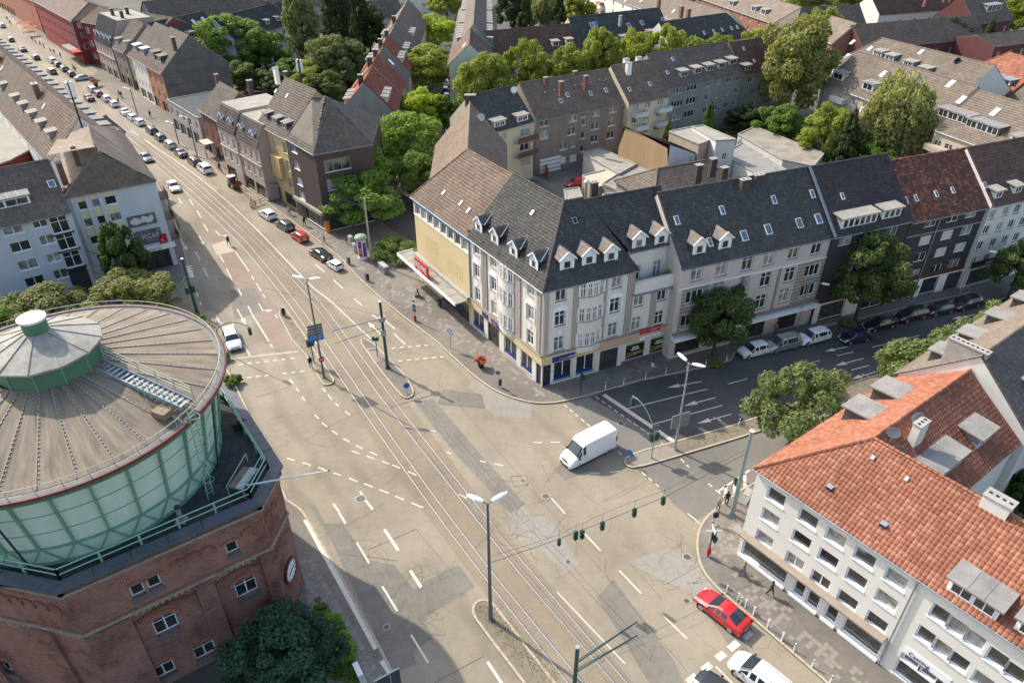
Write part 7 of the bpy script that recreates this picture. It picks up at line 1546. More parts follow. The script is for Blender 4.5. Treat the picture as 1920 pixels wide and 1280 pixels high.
# crowns: (label, crown centre in the photo, height, radius, kind, material)
T_=[
('dense dark street tree in front of the dark clinker house',(1632,508),12.5,4.2,'broad',L_dark,.17,.22,'street_tree'),
('dark street tree hiding the striped pink house front',(1350,593),9.5,3.9,'broad',L_dark,.17,.2,'street_tree'),
('dark tree cut by the right picture edge before the white house',(1915,500),8.5,3.4,'broad',L_dark,.17,.2,'street_tree'),
('pale green round tree rising behind the left end of the orange roof',(1500,765),10.5,4.1,'broad',L_lind,.19,.16,'street_tree'),
('light olive tree at the right street behind the felt topped dormers',(1725,692),9.0,3.6,'broad',L_lind,.18,.2,'street_tree'),
('second light olive tree further right behind the dormers',(1800,662),9.0,3.4,'broad',L_lind,.18,.2,'street_tree'),
('third light olive tree near the right edge behind the dormers',(1880,632),9.0,3.2,'broad',L_lind,.18,.2,'street_tree'),
('blue green tree at the foot of the brick tower on the bottom edge',(515,1228),6.3,3.5,'broad',L_teal,.12,.1,'tree'),
('smaller blue green tree between tower wall and paved footpath',(588,1212),5.2,2.0,'broad',L_teal,.12,.1,'tree'),
('dark conical tree in front of the billboard wall',(227,482),11.0,2.6,'broad',L_dark,.17,.15,'tree'),
('olive tree behind the tower roof, left of the small lantern',(70,590),7.5,5.0,'broad',L_olive,.18,.15,'tree'),
('olive tree behind the tower roof, right of the lantern',(240,560),7.0,5.0,'broad',L_olive,.18,.15,'tree'),
('olive tree at the left picture edge behind the lantern',(5,620),7.0,4.0,'broad',L_mid,.18,.15,'tree'),
('bright green maple hanging over the brown clad corner house',(658,318),13,5.4,'broad',L_maple,.24,.2,'street_tree'),
('lower bright green maple beside the orange parcel box',(682,368),9.5,5.6,'broad',L_maple,.24,.2,'street_tree'),
('big bright green maple between brown house and yellow wall',(765,262),12.5,6.2,'broad',L_maple,.22,.2,'street_tree'),
('dark green maple low over the side street mouth',(775,325),9.0,4.6,'broad',L_mid,.22,.2,'street_tree'),
('yellow green acacia glowing behind the big maple',(790,208),10.5,5.0,'broad',L_lime,.24,.2,'street_tree'),
('mid green tree right of the glowing yellow acacia',(832,212),9.0,3.4,'broad',L_mid,.24,.2,'street_tree'),
('pale feathery round tree over the side street',(790,125),13.0,7.6,'broad',L_yel,.3,.25,'street_tree'),
('wide yellowish tree further up the side street',(803,58),11.5,8.0,'broad',L_lime,.34,.25,'street_tree'),
('green tree at the very top of the side street',(838,5),12,6.0,'broad',L_yel,.34,.25,'street_tree'),
('round bright street tree closest to the pale green gable',(908,98,1),16,6.0,'broad',L_yel,.26,.15,'street_tree'),
('second round bright street tree from the pale green gable',(988,76,1),16.5,4.8,'broad',L_yel,.26,.15,'street_tree'),
('third round bright tree in the row before the black roof',(1063,84,1),15,4.6,'broad',L_yel,.26,.15,'street_tree'),
('tallest round bright tree in the row before the black roof',(1128,54,1),18,4.7,'broad',L_yel,.26,.12,'street_tree'),
('round bright tree right of the tallest one',(1193,58,1),17,4.6,'broad',L_yel,.26,.15,'street_tree'),
('round bright tree before the skylit black roof',(1251,50,1),17.5,4.5,'broad',L_yel,.26,.15,'street_tree'),
('small round bright tree above the slate coloured roof',(1302,68,1),13,4.4,'broad',L_yel,.26,.15,'street_tree'),
('smaller yellowish tree at the white end wall',(1352,66,1),12,4.4,'broad',L_yel,.26,.15,'street_tree'),
('yellowish tree between white end wall and giant plane',(1427,55,1),13,4.4,'broad',L_yel,.26,.15,'street_tree'),
('giant plane tree at the end of the dormer row',(1487,125),22.5,8.4,'broad',L_olive,.25,.06,'tree'),
('bright crown peeking out right behind the giant plane',(1543,60),15.0,5.5,'broad',L_yel,.28,.15,'tree'),
('tall pale silver birch in front of the beige bays',(1680,222),19.0,7.6,'willow',L_birch,.24,.06,'birch_tree'),
('low green tree at the foot of the pale birch',(1640,275),9.0,4.5,'broad',L_mid,.24,.1,'tree'),
('light green tree left of the dark spruce',(1550,245),11.0,5.0,'loose',L_yel,.24,.1,'tree'),
('dark spruce beside the low garage row',(1590,262),12.0,3.6,'cone',L_con,.22,.03,'spruce_tree'),
('rounded bush tree right of the giant plane by the garages',(1462,230),8.0,4.6,'broad',L_mid,.24,.1,'tree'),
('dark hedge like tree below the slate roofed dormers',(1400,222),5.5,4.2,'broad',L_con,.22,.05,'tree'),
('small conical tree against the grey apartment house',(1328,230),9.0,2.4,'cone',L_mid,.22,.03,'tree'),
('bright bush behind the beige flat roofed block',(1252,258),7.0,1.8,'cone',L_yel,.22,.03,'tree'),
('dark chestnut tree before the bright orange far roof',(1772,72),12.5,7.0,'broad',L_con,.28,.1,'tree'),
('tall loose pine right of the dark chestnut',(1850,78),13.0,4.0,'cone',L_con,.3,.05,'pine_tree'),
('first of the bright trees behind the brown far roof',(1655,28),10.5,5.2,'broad',L_yel,.32,.12,'street_tree'),
('second of the bright trees behind the brown far roof',(1708,24),10.0,5.0,'broad',L_yel,.32,.12,'street_tree'),
('third of the bright trees behind the brown far roof',(1755,28),9.5,4.8,'broad',L_yel,.32,.12,'street_tree'),
('fourth bright tree next to the roof terrace house',(1808,28),10,5.0,'broad',L_yel,.32,.12,'street_tree'),
('bright tree in the top right corner',(1902,28),12,6.0,'broad',L_yel,.32,.12,'street_tree'),
('large bushy tree right of the blank grey gable',(428,78),15,8.6,'broad',L_maple,.32,.08,'tree'),
('darker tree between the bushy tree and the poplar',(494,92),12,6.0,'broad',L_mid,.3,.08,'tree'),
('round dark clipped tree in the yard below the blank gable',(452,142),7.0,5.0,'broad',L_dark,.26,.06,'tree'),
('tall poplar rising to the top edge',(566,45),26,7.5,'column',L_lind,.34,.04,'poplar_tree'),
('tall thin grey green poplar right of the first one',(628,30),24,7.0,'column',L_con,.34,.06,'poplar_tree'),
('second grey green poplar at the top edge',(668,28),22,5.5,'column',L_con,.34,.06,'poplar_tree'),
('bushy mid green tree below the grey poplars',(630,112),13,7.2,'broad',L_lind,.3,.08,'tree'),
('dark narrow spruce beside the bushy tree',(668,92),17,4.2,'cone',L_con,.3,.03,'spruce_tree'),
('dark tree right of the narrow spruce',(690,52),14,5.5,'broad',L_con,.32,.08,'tree'),
('light green tree behind the antenna on the ochre roof',(588,142),8,5.5,'broad',L_yel,.28,.08,'tree'),
('low shrubs left of the antenna',(545,132),6,4.5,'broad',L_mid,.28,.05,'tree'),
('mixed shrub tree in the yard behind the ochre house',(610,165),8,5.0,'broad',L_dark,.28,.05,'tree'),
('green yard tree at the far end of the garden',(520,148),6,5.0,'broad',L_dark,.28,.05,'tree'),
('dark conifer left of the yellowish willow at the top',(985,38),15,5.0,'cone',L_con,.32,.03,'spruce_tree'),
('yellowish willow at the top edge',(1022,20),15,6.5,'willow',L_birch,.34,.05,'tree'),
('dark spruce overlapping the yellowish willow',(1048,25),16,4.5,'cone',L_con,.32,.03,'spruce_tree'),
('dark crown at the top between dormer row and willow',(965,20),14,6.5,'broad',L_con,.34,.05,'tree'),
('pale tree left of the white balconies at the top',(1085,20),11,5.5,'broad',L_yel,.34,.05,'tree'),
('small bright tree above the white balcony block',(1270,2),10,6,'broad',L_yel,.34,.05,'tree'),
('green crown on the top edge above the grey house row',(470,2),12,8,'broad',L_mid,.34,.05,'tree'),
('green crown on the top edge left of the poplar',(400,-2),12,8,'broad',L_mid,.34,.05,'tree'),
('tree crown at the top edge above the brick terrace',(1500,-8),12,8,'broad',L_yel,.34,.05,'tree'),
('tree crown at the top edge above the tan roofs',(1590,-6),12,8,'broad',L_yel,.34,.05,'tree'),
('dense green crown at the top edge near the terrace house',(1860,-5),13,8,'broad',L_mid,.34,.05,'tree'),
('green yard tree at the lower right corner by the white chimney',(1915,935),6.0,1.9,'broad',L_dark,.17,.1,'tree'),
('yard tree behind the rust coloured roofs at the right',(1660,330),7.0,4.0,'broad',L_dark,.24,.05,'tree'),
]
for lb,c,top,R,kind,mat,leaf,low,nm_ in T_:crown_tree(lb,c,top,R,kind,mat,leaf,low,nm_,group='street trees' if nm_=='street_tree' else 'garden trees')
# shrubs and hedges
def bush(label,px,h,R,mat,z=0.1,leaf=.12):
 p=G(px[0],px[1],h/2);t=empty('shrub',(p.x,p.y,z),R_.random()*6,label,'shrub');me=proto('bush',1,leaf,R,h,mat);c=obj('foliage',me,t);c.scale=(R,R,h/1.9)
 s_=MB();s_.tube((0,0,0),(0,0,h*.5),.05,.03,bark,5);s_.obj('stem',t)
for k,(px,h,R,mat,lb)in enumerate((((742,466),3.4,3.2,L_mid,'leafy shrub mass left of the yellow supermarket wall'),((722,462),2.8,2.0,L_dark,'dark end of the shrub bed beside the advertising column'),((765,478),2.8,1.9,L_birch,'pale flowering shrub right against the yellow wall'),
((368,598),1.2,1.1,L_bright,'clipped shrub nearest the green tram mast'),((378,612),1.2,1.0,L_bright,'second clipped shrub along the left kerb'),((386,624),1.2,1.0,L_bright,'third clipped shrub along the left kerb'),((396,640),1.2,1.0,L_bright,'fourth clipped shrub along the left kerb'),((404,656),1.1,.9,L_bright,'fifth clipped shrub by the curved signal arm'),((416,668),1.2,.9,L_bright,'single shrub left of the worn stop line'),((435,712),1.3,.9,L_mid,'round shrub at the tip of the planted strip'),
((610,1172),1.1,1.1,L_bright,'low weeds beside the tower footpath'),((640,1215),.9,1.2,L_bright,'weedy patch nearest the white wall by the footpath'),((625,1190),.7,1.0,L_mid,'ground shrub on the tower lawn'),((600,1150),.9,.8,L_mid,'small shrub at the base of the clock wall'),((1340,680),.6,.9,L_olive,'low planting round the street tree trunk before the striped house'),((1590,605),.6,1.0,L_olive,'low planting round the trunk before the clinker house'),((1405,325),3.5,.7,L_lime,'bright narrow cypress behind the anthracite ridge'))):bush(lb,px,h,R,mat)
for k,(dx,h)in enumerate(((-.5,.9),(.1,.7),(.6,1.2))):
 t=empty('potted_plant',(TERR.x+dR.x*dx,TERR.y+dR.y*dx,TERRZ),0,['left potted grass on the white terrace','small middle pot plant on the white terrace','tallest potted bamboo on the white terrace'][k],'plant');c=obj('foliage',proto('bush',1,.12,1,1,L_lime),t,(0,0,.25));c.scale=(.35,.35,h*.6);m=MB();m.lathe([(.16,0),(.22,.35),(.18,.35)],brickred,10);m.obj('pot',t)
# weeds on the tower lawn
P,N=crown_pts('bush',100,1);rng=np.random.RandomState(3);a_,b_,c_=G(600,1130),G(690,1290),G(560,1260);n_=9000;u=rng.rand(n_,2);fl=u.sum(1)>1;u[fl]=1-u[fl]
P=np.stack([a_.x+u[:,0]*(b_.x-a_.x)+u[:,1]*(c_.x-a_.x),a_.y+u[:,0]*(b_.y-a_.y)+u[:,1]*(c_.y-a_.y),.16+rng.rand(n_)*.25],1);N=np.tile([0,0,1.0],(n_,1))
tag(obj('ground_cover',leafmesh('ground_cover',P,N,.1,L_mid,5)),'green weeds covering the lawn between tower and footpath','ground cover',kind='stuff')
P=[];
for(p0,p1,w,n_)in((G(900,1135),G(1040,1275),1.4,900),(G(535,590),G(615,710),.8,500),(G(1290,838),G(1620,718),1.0,900)):
 d=(p1-p0);q=Vector((-d.y,d.x)).normalized();u=rng.rand(n_);v_=rng.normal(0,w*.4,n_);P.append(np.stack([p0.x+d.x*u+q.x*v_,p0.y+d.y*u+q.y*v_,.13+rng.rand(n_)*.06],1))
P=np.concatenate(P);tag(obj('island_weeds',leafmesh('island_weeds',P,np.tile([0,0,1.0],(len(P),1)),.055,L_olive,9)),'dry weeds growing on the gravel islands','weeds',kind='stuff')
P=[]
for x0,y0,x1,y1 in((-52,165,0,250),(20,140,60,160),(55,130,75,165),(-40,140,-20,170)):n_=9000;P.append(np.stack([rng.uniform(x0,x1,n_),rng.uniform(y0,y1,n_),rng.rand(n_)*.4],1))
P=np.concatenate(P);tag(obj('garden_cover',leafmesh('garden_cover',P,np.tile([0,0,1.0],(len(P),1)),.45,L_dark,11)),'rough green ground cover of the back gardens','ground cover',kind='stuff')
# vehicles
carglass=plain('car_glass',(.025,.03,.035),.06,0,0,spec=.9);chrome=plain('rim_silver',(.45,.45,.46),.3,.7);lampw=plain('headlight_lens',(.75,.76,.78),.15,0,0,spec=.8);lampr=plain('tail_light_red',(.35,.015,.015),.25);plate=plain('number_plate',(.7,.7,.68),.5);trimb=plain('black_trim',(.03,.03,.032),.6)
def paintm(n,c,met=.0):
 if 'paint_'+n in MATS:return MATS['paint_'+n]
 m,t,nn,l,p=nt('paint_'+n);p.inputs['Base Color'].default_value=C4(c);p.inputs['Roughness'].default_value=.3;p.inputs['Metallic'].default_value=met;p.inputs['Coat Weight'].default_value=.8;p.inputs['Coat Roughness'].default_value=.05
 MATS['paint_'+n]=m;return m
PW=paintm('white',(.75,.76,.77));PB=paintm('black',(.012,.012,.014));PS=paintm('silver',(.42,.44,.46),.6);PR=paintm('red',(.5,.012,.012));PG=paintm('grey',(.09,.095,.1),.3);PN=paintm('navy',(.012,.02,.055),.2);PD=paintm('dark_red',(.12,.015,.02),.2)
# station tables: fraction of length, half width, belt z, roof/bonnet z, half width at the top
FORMS={
'coupe':(4.3,1.82,[(0,.6,.5,.58,.5),(.03,.8,.57,.68,.64),(.11,.89,.7,.82,.76),(.28,.91,.84,.94,.8),(.46,.91,.89,1.33,.58),(.56,.91,.9,1.39,.6),(.7,.91,.93,1.34,.58),(.89,.9,.97,1.06,.7),(.97,.86,.93,.99,.72),(1,.78,.62,.72,.64)],(3,4,6,7)),
'hatch':(4.05,1.76,[(0,.62,.52,.6,.5),(.03,.78,.6,.72,.62),(.12,.86,.74,.85,.74),(.27,.88,.86,.98,.78),(.43,.88,.9,1.42,.6),(.55,.88,.92,1.48,.62),(.78,.88,.94,1.45,.6),(.9,.87,.96,1.33,.57),(.965,.84,.93,1.0,.68),(1,.74,.62,.7,.6)],(3,4,7,8)),
'sedan':(4.65,1.82,[(0,.62,.5,.58,.5),(.03,.8,.58,.7,.64),(.12,.88,.72,.84,.76),(.27,.9,.86,.96,.8),(.4,.9,.9,1.38,.6),(.52,.9,.92,1.44,.62),(.68,.9,.93,1.4,.6),(.83,.9,.96,1.05,.76),(.96,.85,.93,1.0,.72),(1,.76,.6,.7,.62)],(3,4,6,7)),
'wagon':(4.6,1.82,[(0,.62,.52,.6,.5),(.03,.8,.6,.74,.64),(.12,.89,.76,.9,.76),(.26,.91,.92,1.02,.8),(.39,.91,.95,1.5,.64),(.5,.91,.97,1.57,.66),(.82,.91,.99,1.55,.64),(.93,.9,1.0,1.4,.62),(.975,.87,.96,1.04,.7),(1,.78,.64,.74,.64)],(3,4,7,8)),
'small':(3.5,1.64,[(0,.6,.54,.62,.5),(.03,.74,.62,.76,.6),(.11,.8,.78,.9,.68),(.24,.82,.9,1.0,.72),(.4,.82,.93,1.44,.58),(.55,.82,.95,1.49,.6),(.84,.82,.97,1.46,.58),(.94,.81,.98,1.36,.56),(.98,.78,.94,1.0,.62),(1,.7,.62,.72,.58)],(3,4,7,8)),
'van':(6.0,2.04,[(0,.76,.56,.7,.62),(.02,.9,.7,.86,.74),(.07,.98,.94,1.12,.84),(.15,1.0,1.18,1.36,.88),(.26,1.0,1.25,2.3,.8),(.33,1.0,1.3,2.6,.86),(.6,1.0,1.34,2.66,.88),(.95,1.0,1.34,2.64,.88),(.985,1.0,1.3,2.58,.87),(1,.97,1.2,2.4,.84)],(3,4,99,99)),
'minivan':(4.8,1.9,[(0,.66,.54,.64,.54),(.03,.84,.64,.8,.68),(.1,.92,.8,.98,.8),(.2,.94,.98,1.12,.84),(.37,.94,1.02,1.66,.68),(.48,.94,1.04,1.74,.7),(.85,.94,1.05,1.72,.68),(.94,.93,1.06,1.6,.66),(.975,.9,1.02,1.1,.76),(1,.82,.66,.8,.68)],(3,4,7,8)),
}
def car_meshes(form):
 L,Wd,st,gl=FORMS[form];m=MB();g=MB();rings=[]
 for(f,hw,belt,top,th)in st:
  x=L/2-f*L;rings.append([(x,hw*.9,.2),(x,hw,.34),(x,hw,(belt+.34)/2),(x,hw*.97,belt),(x,th*.98+.03,top-.07),(x,th*.8,top),(x,0,top+.025)])
 def mir(p):return(p[0],-p[1],p[2])
 for i in range(len(rings)-1):
  a,b=rings[i],rings[i+1]
  for k in range(6):
   q=[a[k],a[k+1],b[k+1],b[k]];isg=False
   if i==gl[0]and k>=4:isg=True
   if i==gl[2]and k>=4 and form!='van':isg=True
   if k==3 and gl[0]<i<(gl[2]if form!='van' else 5):isg=True
   if k==3 and i==gl[0]:isg='tri'
   tgt=g if isg is True else m
   if isg in(True,'tri')and k in(3,):
    e=[Vector(v)for v in q];c=sum(e,Vector())/4;inn_=[c+(v-c)*(.86 if isg is True else .7)for v in e]
    for q2,rev in((q,0),([mir(v)for v in q],1)):
     ii=[tuple(v)if not rev else mir(v)for v in inn_]
     for s_ in range(4):f4=[q2[s_],q2[(s_+1)%4],ii[(s_+1)%4],ii[s_]];m.poly(f4[::-1]if not rev else f4,PW)
     g.poly(ii[::-1]if not rev else ii,carglass)
    continue
   tgt.poly(q[::-1],carglass if isg else PW);tgt.poly([mir(v)for v in q],carglass if isg else PW)
 for r,rv in((rings[0],0),(rings[-1],1)):
  pl=r+[mir(v)for v in r[::-1][1:]];m.poly(pl if not rv else pl[::-1],PW)
 fr,bk=rings[0],rings[-1]
 t=MB();hw=st[2][1];t.box(-L/2-.02,L/2+.02,-.66*hw,.66*hw,.22,.42,trimb);t.box(L/2-.02,L/2+.015,-.4,.4,.5 if form!='van' else .8,.58 if form!='van' else 1.0,trimb)
 for s_ in(-1,1):
  for wx in(.185,.8):x=L/2-wx*L;t.tube((x,s_*(hw-.22),.33),(x,s_*(hw+.012),.33),.4,.4,trimb,16)
  t.box(*(sorted((L/2-L*(st[gl[0]][0]+.02),L/2-L*(st[gl[0]][0]+.05)))),*(sorted((s_*(hw+.02),s_*(hw+.17)))),st[gl[0]][2],st[gl[0]][2]+.13,trimb)
 gap_=plain('panel_gap',(.06,.06,.065),.6);sx_=lambda f:L/2-f*L
 for s_ in(-1,1):
  for f in((.3,.52,.74)if form!='van' else(.17,.33,.56,.98)):
   t.box(sx_(f)-.008,sx_(f)+.008,*(sorted((s_*(hw-.03),s_*(hw+.022)))),.42,st[4][2]-.04,gap_)
  for f in((.49,.71)if form!='van' else(.3,)):t.box(sx_(f),sx_(f)+.16,*(sorted((s_*hw,s_*(hw+.04)))),st[4][2]-.12,st[4][2]-.09,gap_)
  t.box(sx_(.72),sx_(.27),*(sorted((s_*(hw-.02),s_*(hw+.02)))),.2,.3,trimb)
 wh=MB();wh.tube((0,-.1,0),(0,.1,0),.32,.32,black,18);rim=MB();rim.tube((0,-.105,0),(0,-.112,0),.22,.2,chrome,14);rim.tube((0,.105,0),(0,.112,0),.22,.2,chrome,14)
 hl_=MB();x1,x2=L/2-.03*L,L/2-.1*L;hl_.add([(x1+.02,.42,st[1][3]-.1),(x1-.02,.74,st[1][3]-.12),(x2,.8,st[2][3]-.08),(x1-.1,.5,st[1][3]+.03)],[(0,1,2,3),(3,2,1,0)],lampw);hl_.box(x1-.02,L/2-.005,.45,.72,.5,.62,lampw)
 tlz=(.75,.95)if form!='van' else(1.2,1.7);tl=MB();w9=st[-2][1];tl.box(-L/2-.02,-L/2+.16,w9-.17,w9+.005,*tlz,lampr)
 pt=MB();pt.box(0,.02,-.26,.26,0,.11,plate)
 sills=MB()
 return dict(body=m.mesh('body',38),glass=g.mesh('windows',38),trim=t.mesh('trim'),tyre=wh.mesh('tyre',40),rim=rim.mesh('rim'),head=hl_.mesh('headlight'),tail=tl.mesh('tail_light'),plate=pt.mesh('number_plate'),L=L,hw=hw,form=form)
CM={}
def car(label,nose,tail,form,paintm_,name='parked_car',group=None,cat='car',z=0.0,roofm=None,scale=1,detail=True,zz=.7):
 if form not in CM:CM[form]=car_meshes(form)
 c=CM[form];a=G(*nose,zz);b=G(*tail,zz);mid=(a+b)/2;ang=math.atan2((a-b).y,(a-b).x)
 t=empty(name,(mid.x,mid.y,z),ang,label,cat,group);t.scale=(scale,)*3
 o=obj('body',c['body'],t);o.material_slots[0].link='OBJECT';o.material_slots[0].material=paintm_
 obj('windows',c['glass'],t);obj('trim',c['trim'],t)
 for s_ in(-1,1):
  for wx in(.185,.8):w=obj('wheel',c['tyre'],t,(c['L']/2-wx*c['L'],s_*(c['hw']-.09),.32));obj('rim',c['rim'],w)
  q=obj('headlight',c['head'],t);q.scale=(1,s_,1);q=obj('tail_light',c['tail'],t);q.scale=(1,s_,1)
 obj('number_plate',c['plate'],t,(c['L']/2+.015,0,.4));obj('number_plate',c['plate'],t,(-c['L']/2-.035,0,.55))
 return t
mp_='cars parked along the tram street'
car('white hatchback parked nearest the construction fence',(487,391),(516,410),'hatch',PW,group=mp_)
car('dark grey hatchback parked between the white and red cars',(519,411),(549,430),'hatch',PG,group=mp_)
car('small red car parked along the tram street',(547,432),(577,452),'small',PR,group=mp_)
car('black saloon parked ahead of the little white car',(582,463),(620,487),'sedan',PB,group=mp_)
car('tiny white car with black roof, last in the kerb row',(614,486),(641,503),'small',PW,scale=.86,group=mp_)
far=[((383,315),'minivan',PW,'white minibus parked beside the construction fence'),((364,301),'wagon',PB,'black estate car just ahead of the white minibus'),((338,285),'sedan',PG,'dark grey saloon two ahead of the white minibus'),((318,270),'wagon',PS,'silver estate car in the row below the grey lamp post'),((300,256),'hatch',PG,'grey car behind the silver estate'),((284,243),'wagon',PB,'black estate car, last dark car before the white trio'),((261,228),'hatch',PW,'nearest of three white cars in a row'),((248,219),'hatch',PW,'middle of three white cars in a row'),((234,209),'sedan',PW,'farthest of three white cars in a row'),((213,194),'hatch',PW,'white hatchback parked alone behind the trio'),((199,184),'hatch',PW,'white car with dark windows beside the dark red one'),((184,175),'hatch',PD,'dark red car in the far kerb row'),((173,167),'wagon',PS,'silver car at the far corner beside a planter')]
for k,(c,f,pm,lb)in enumerate(far):car(lb,(c[0]-9,c[1]-7),(c[0]+9,c[1]+7),f,pm,group=mp_)
car('silver saloon turning across the far junction',(172,143),(141,147),'sedan',PS,'moving_car');car('white car with red lights driving away up the street',(158,176),(175,189),'sedan',PD,'moving_car')
for c,f,pm,lb in(((133,138),'hatch',PB,'black car before the far pavement corner'),((120,128),'wagon',PG,'grey car second from the far corner'),((108,120),'hatch',PB,'black car third from the far corner'),((98,113),'wagon',PW,'white car fourth from the far corner'),((97,133),'wagon',PG,'grey estate driving away at the upper left'),((67,107),'hatch',PB,'dark car half hidden behind the left hand dormers'),((42,92),'sedan',PB,'black saloon approaching far up the tram street'),((20,74),'hatch',PG,'grey car at the far left edge of the tram street'),((88,147),'hatch',PB,'black car at the kerb beside the left hand roofs'),((4,48),'hatch',PS,'silver car at the left picture edge far away')):car(lb,(c[0]-8,c[1]-6),(c[0]+8,c[1]+6),f,pm)
car('dark grey saloon coming down past the billboard block',(283,303),(266,285),'sedan',PG,'moving_car');car('white saloon driving down the left lane of the tram street',(331,358),(320,338),'sedan',PW,'moving_car')
car('white hatchback waiting under the curved signal arm',(441,651),(428,617),'wagon',PW,'moving_car')
g_r='cars parked along the cross road'
car('white hatchback parked below the dark street tree',(1393,660),(1432,650),'small',PW,group=g_r,scale=1.05);car('silver minivan parked in the middle of the light trio',(1439,650),(1494,636),'minivan',PS,group=g_r);car('white crossover parked in front of the minivan',(1500,636),(1549,623),'wagon',PW,group=g_r)
car('navy hatchback parked below the dense tree',(1579,634),(1628,624),'hatch',PN,group=g_r);car('black saloon parked half under the dense tree',(1625,611),(1674,599),'sedan',PB,group=g_r);car('black estate car parked in the cross road bay',(1683,594),(1735,582),'wagon',PB,group=g_r);car('black hatchback parked before the red banded shop',(1738,582),(1785,572),'hatch',PB,group=g_r);car('black crossover parked furthest right of the black row',(1791,572),(1833,560),'wagon',PB,group=g_r)
car('silver hatchback parked alone at the right picture edge',(1895,570),(1940,556),'hatch',PS,group=g_r);car('silver car driving along the cross road',(1838,608),(1886,594),'sedan',PS,'moving_car')
v=car('big white high roofed van turning on the junction',(1064,858),(1140,820),'van',PW,'delivery_van',cat='van',zz=1.0)
car('bright red coupe hugging the curved kerb',(1325,1120),(1386,1168),'coupe',PR,'moving_car',scale=1.03,zz=.6)
v=car('white delivery van with small logos at the lower right stop line',(1372,1222),(1492,1318),'minivan',PW,'delivery_van',cat='van',zz=.9,scale=1.02)
for s_ in(-1,1):
 q=text('mobil',.22,plain('logo_grey',(.15,.16,.18),.5),v,(-.6*1,s_*-.952,.85),(math.pi/2,0,0 if s_>0 else math.pi),.003,'van_logo')
m=MB();m.box(-2.2,.4,-.5,-.47,1.755,1.775,trimb);m.box(-2.2,.4,.47,.5,1.755,1.775,trimb);m.obj('roof_rails',v)
car('black car only just entering the bottom edge beside the white van',(1322,1272),(1400,1335),'sedan',PB,'moving_car')
car('red hatchback parked in the courtyard',(1067,344),(1092,339),'hatch',PR)
for c,f,pm,lb in(((838,180),'wagon',PB,'black car nearest in the side street row'),((836,167),'hatch',PG,'grey car second in the side street row'),((837,154),'hatch',PW,'white car third in the side street row'),((838,143),'hatch',PD,'dark red car fourth in the side street row'),((839,132),'hatch',PW,'white car at the far end of the side street row')):car(lb,(c[0],c[1]-5),(c[0]-1,c[1]+6),f,pm)
car('white and blue van under the feathery tree',(795,180),(798,160),'minivan',PW,'parked_van',cat='van');car('small red car at the head of the side street',(845,37),(856,39),'small',PR)
# people
skinm=plain('skin',(.45,.27,.18),.6);hairs=[plain('hair_dark',(.03,.022,.016),.7),plain('hair_blond',(.35,.24,.12),.7),plain('hair_grey',(.3,.29,.27),.7)]
cloth={n:plain('cloth_'+n,c,.85)for n,c in(('black',(.02,.02,.022)),('navy',(.015,.02,.05)),('white',(.6,.6,.58)),('jeans',(.05,.08,.15)),('red',(.35,.03,.03)),('grey',(.15,.15,.16)),('orange',(.7,.18,.02)),('tan',(.35,.26,.17)),('green',(.04,.09,.06)),('pink',(.45,.15,.25)))}
PM={}
def person_meshes(pose):
 if pose in PM:return PM[pose]
 st=.3 if pose=='walk' else .08
# one continuous skinned figure: joints, edges, radii
 J=[(0,0,.95,.15),(0,0,1.12,.135),(0,0,1.32,.165),(0,0,1.46,.07),(.015,0,1.53,.06),(.02,0,1.62,.098),(.02,0,1.7,.085),
(0,.1,.9,.095),(st*.55,.105,.5,.066),(st*.9-.02,.11,.08,.045),(st*.9+.14,.115,.03,.04),
(0,-.1,.9,.095),(-st*.35,-.105,.5,.066),(-st*1.0,-.11,.1,.045),(-st*1.0+.14,-.115,.035,.04),
(0,.19,1.4,.062),(-st*.35,.23,1.13,.046),(-st*.2+.06,.235,.88,.034),(-st*.2+.1,.23,.78,.03),
(0,-.19,1.4,.062),(st*.35,-.23,1.13,.046),(st*.7+.06,-.235,.9,.034),(st*.7+.12,-.23,.82,.03)]
 E_=[(0,1),(1,2),(2,3),(3,4),(4,5),(5,6),(0,7),(7,8),(8,9),(9,10),(0,11),(11,12),(12,13),(13,14),(2,15),(15,16),(16,17),(17,18),(2,19),(19,20),(20,21),(21,22)]
 me=bpy.data.meshes.new('body');me.from_pydata([j[:3]for j in J],E_,[]);o=bpy.data.objects.new('tmp',me);COL.objects.link(o)
 md=o.modifiers.new('s','SKIN');
 for i,j in enumerate(J):me.skin_vertices[0].data[i].radius=(j[3],j[3]*(1.25 if i in(1,2)else 1));me.skin_vertices[0].data[i].use_root=(i==0)
 o.modifiers.new('d','SUBSURF').levels=1
 bm_=bpy.data.meshes.new_from_object(o.evaluated_get(bpy.context.evaluated_depsgraph_get()));bpy.data.objects.remove(o);bm_.name='body'
 for k in range(4):bm_.materials.append(skinm)
 idx=[]
 for p in bm_.polygons:
  c=p.center;idx.append(3 if c.z<.09 else 2 if c.z<.93 and abs(c.y)<.2 else 0 if c.z>1.49 or(abs(c.y)>.19 and c.z<.9)else 1)
 bm_.polygons.foreach_set('material_index',idx);bm_.polygons.foreach_set('use_smooth',[True]*len(idx))
 h=MB();h.lathe([(.0,1.765),(.06,1.75),(.1,1.69),(.104,1.62),(.09,1.56)],hairs[0],10,c=(-.005,0));hm=h.mesh('hair',80)
 f=MB();[f.box(.112,.122,s_*.036-.012,s_*.036+.012,1.635,1.65,black)for s_ in(-1,1)];f.box(.115,.14,-.012,.012,1.59,1.63,skinm);f.box(.11,.12,-.025,.025,1.565,1.575,plain('lips',(.3,.1,.08),.6));fm_=f.mesh('face')
 PM[pose]=(bm_,hm,fm_);return PM[pose]
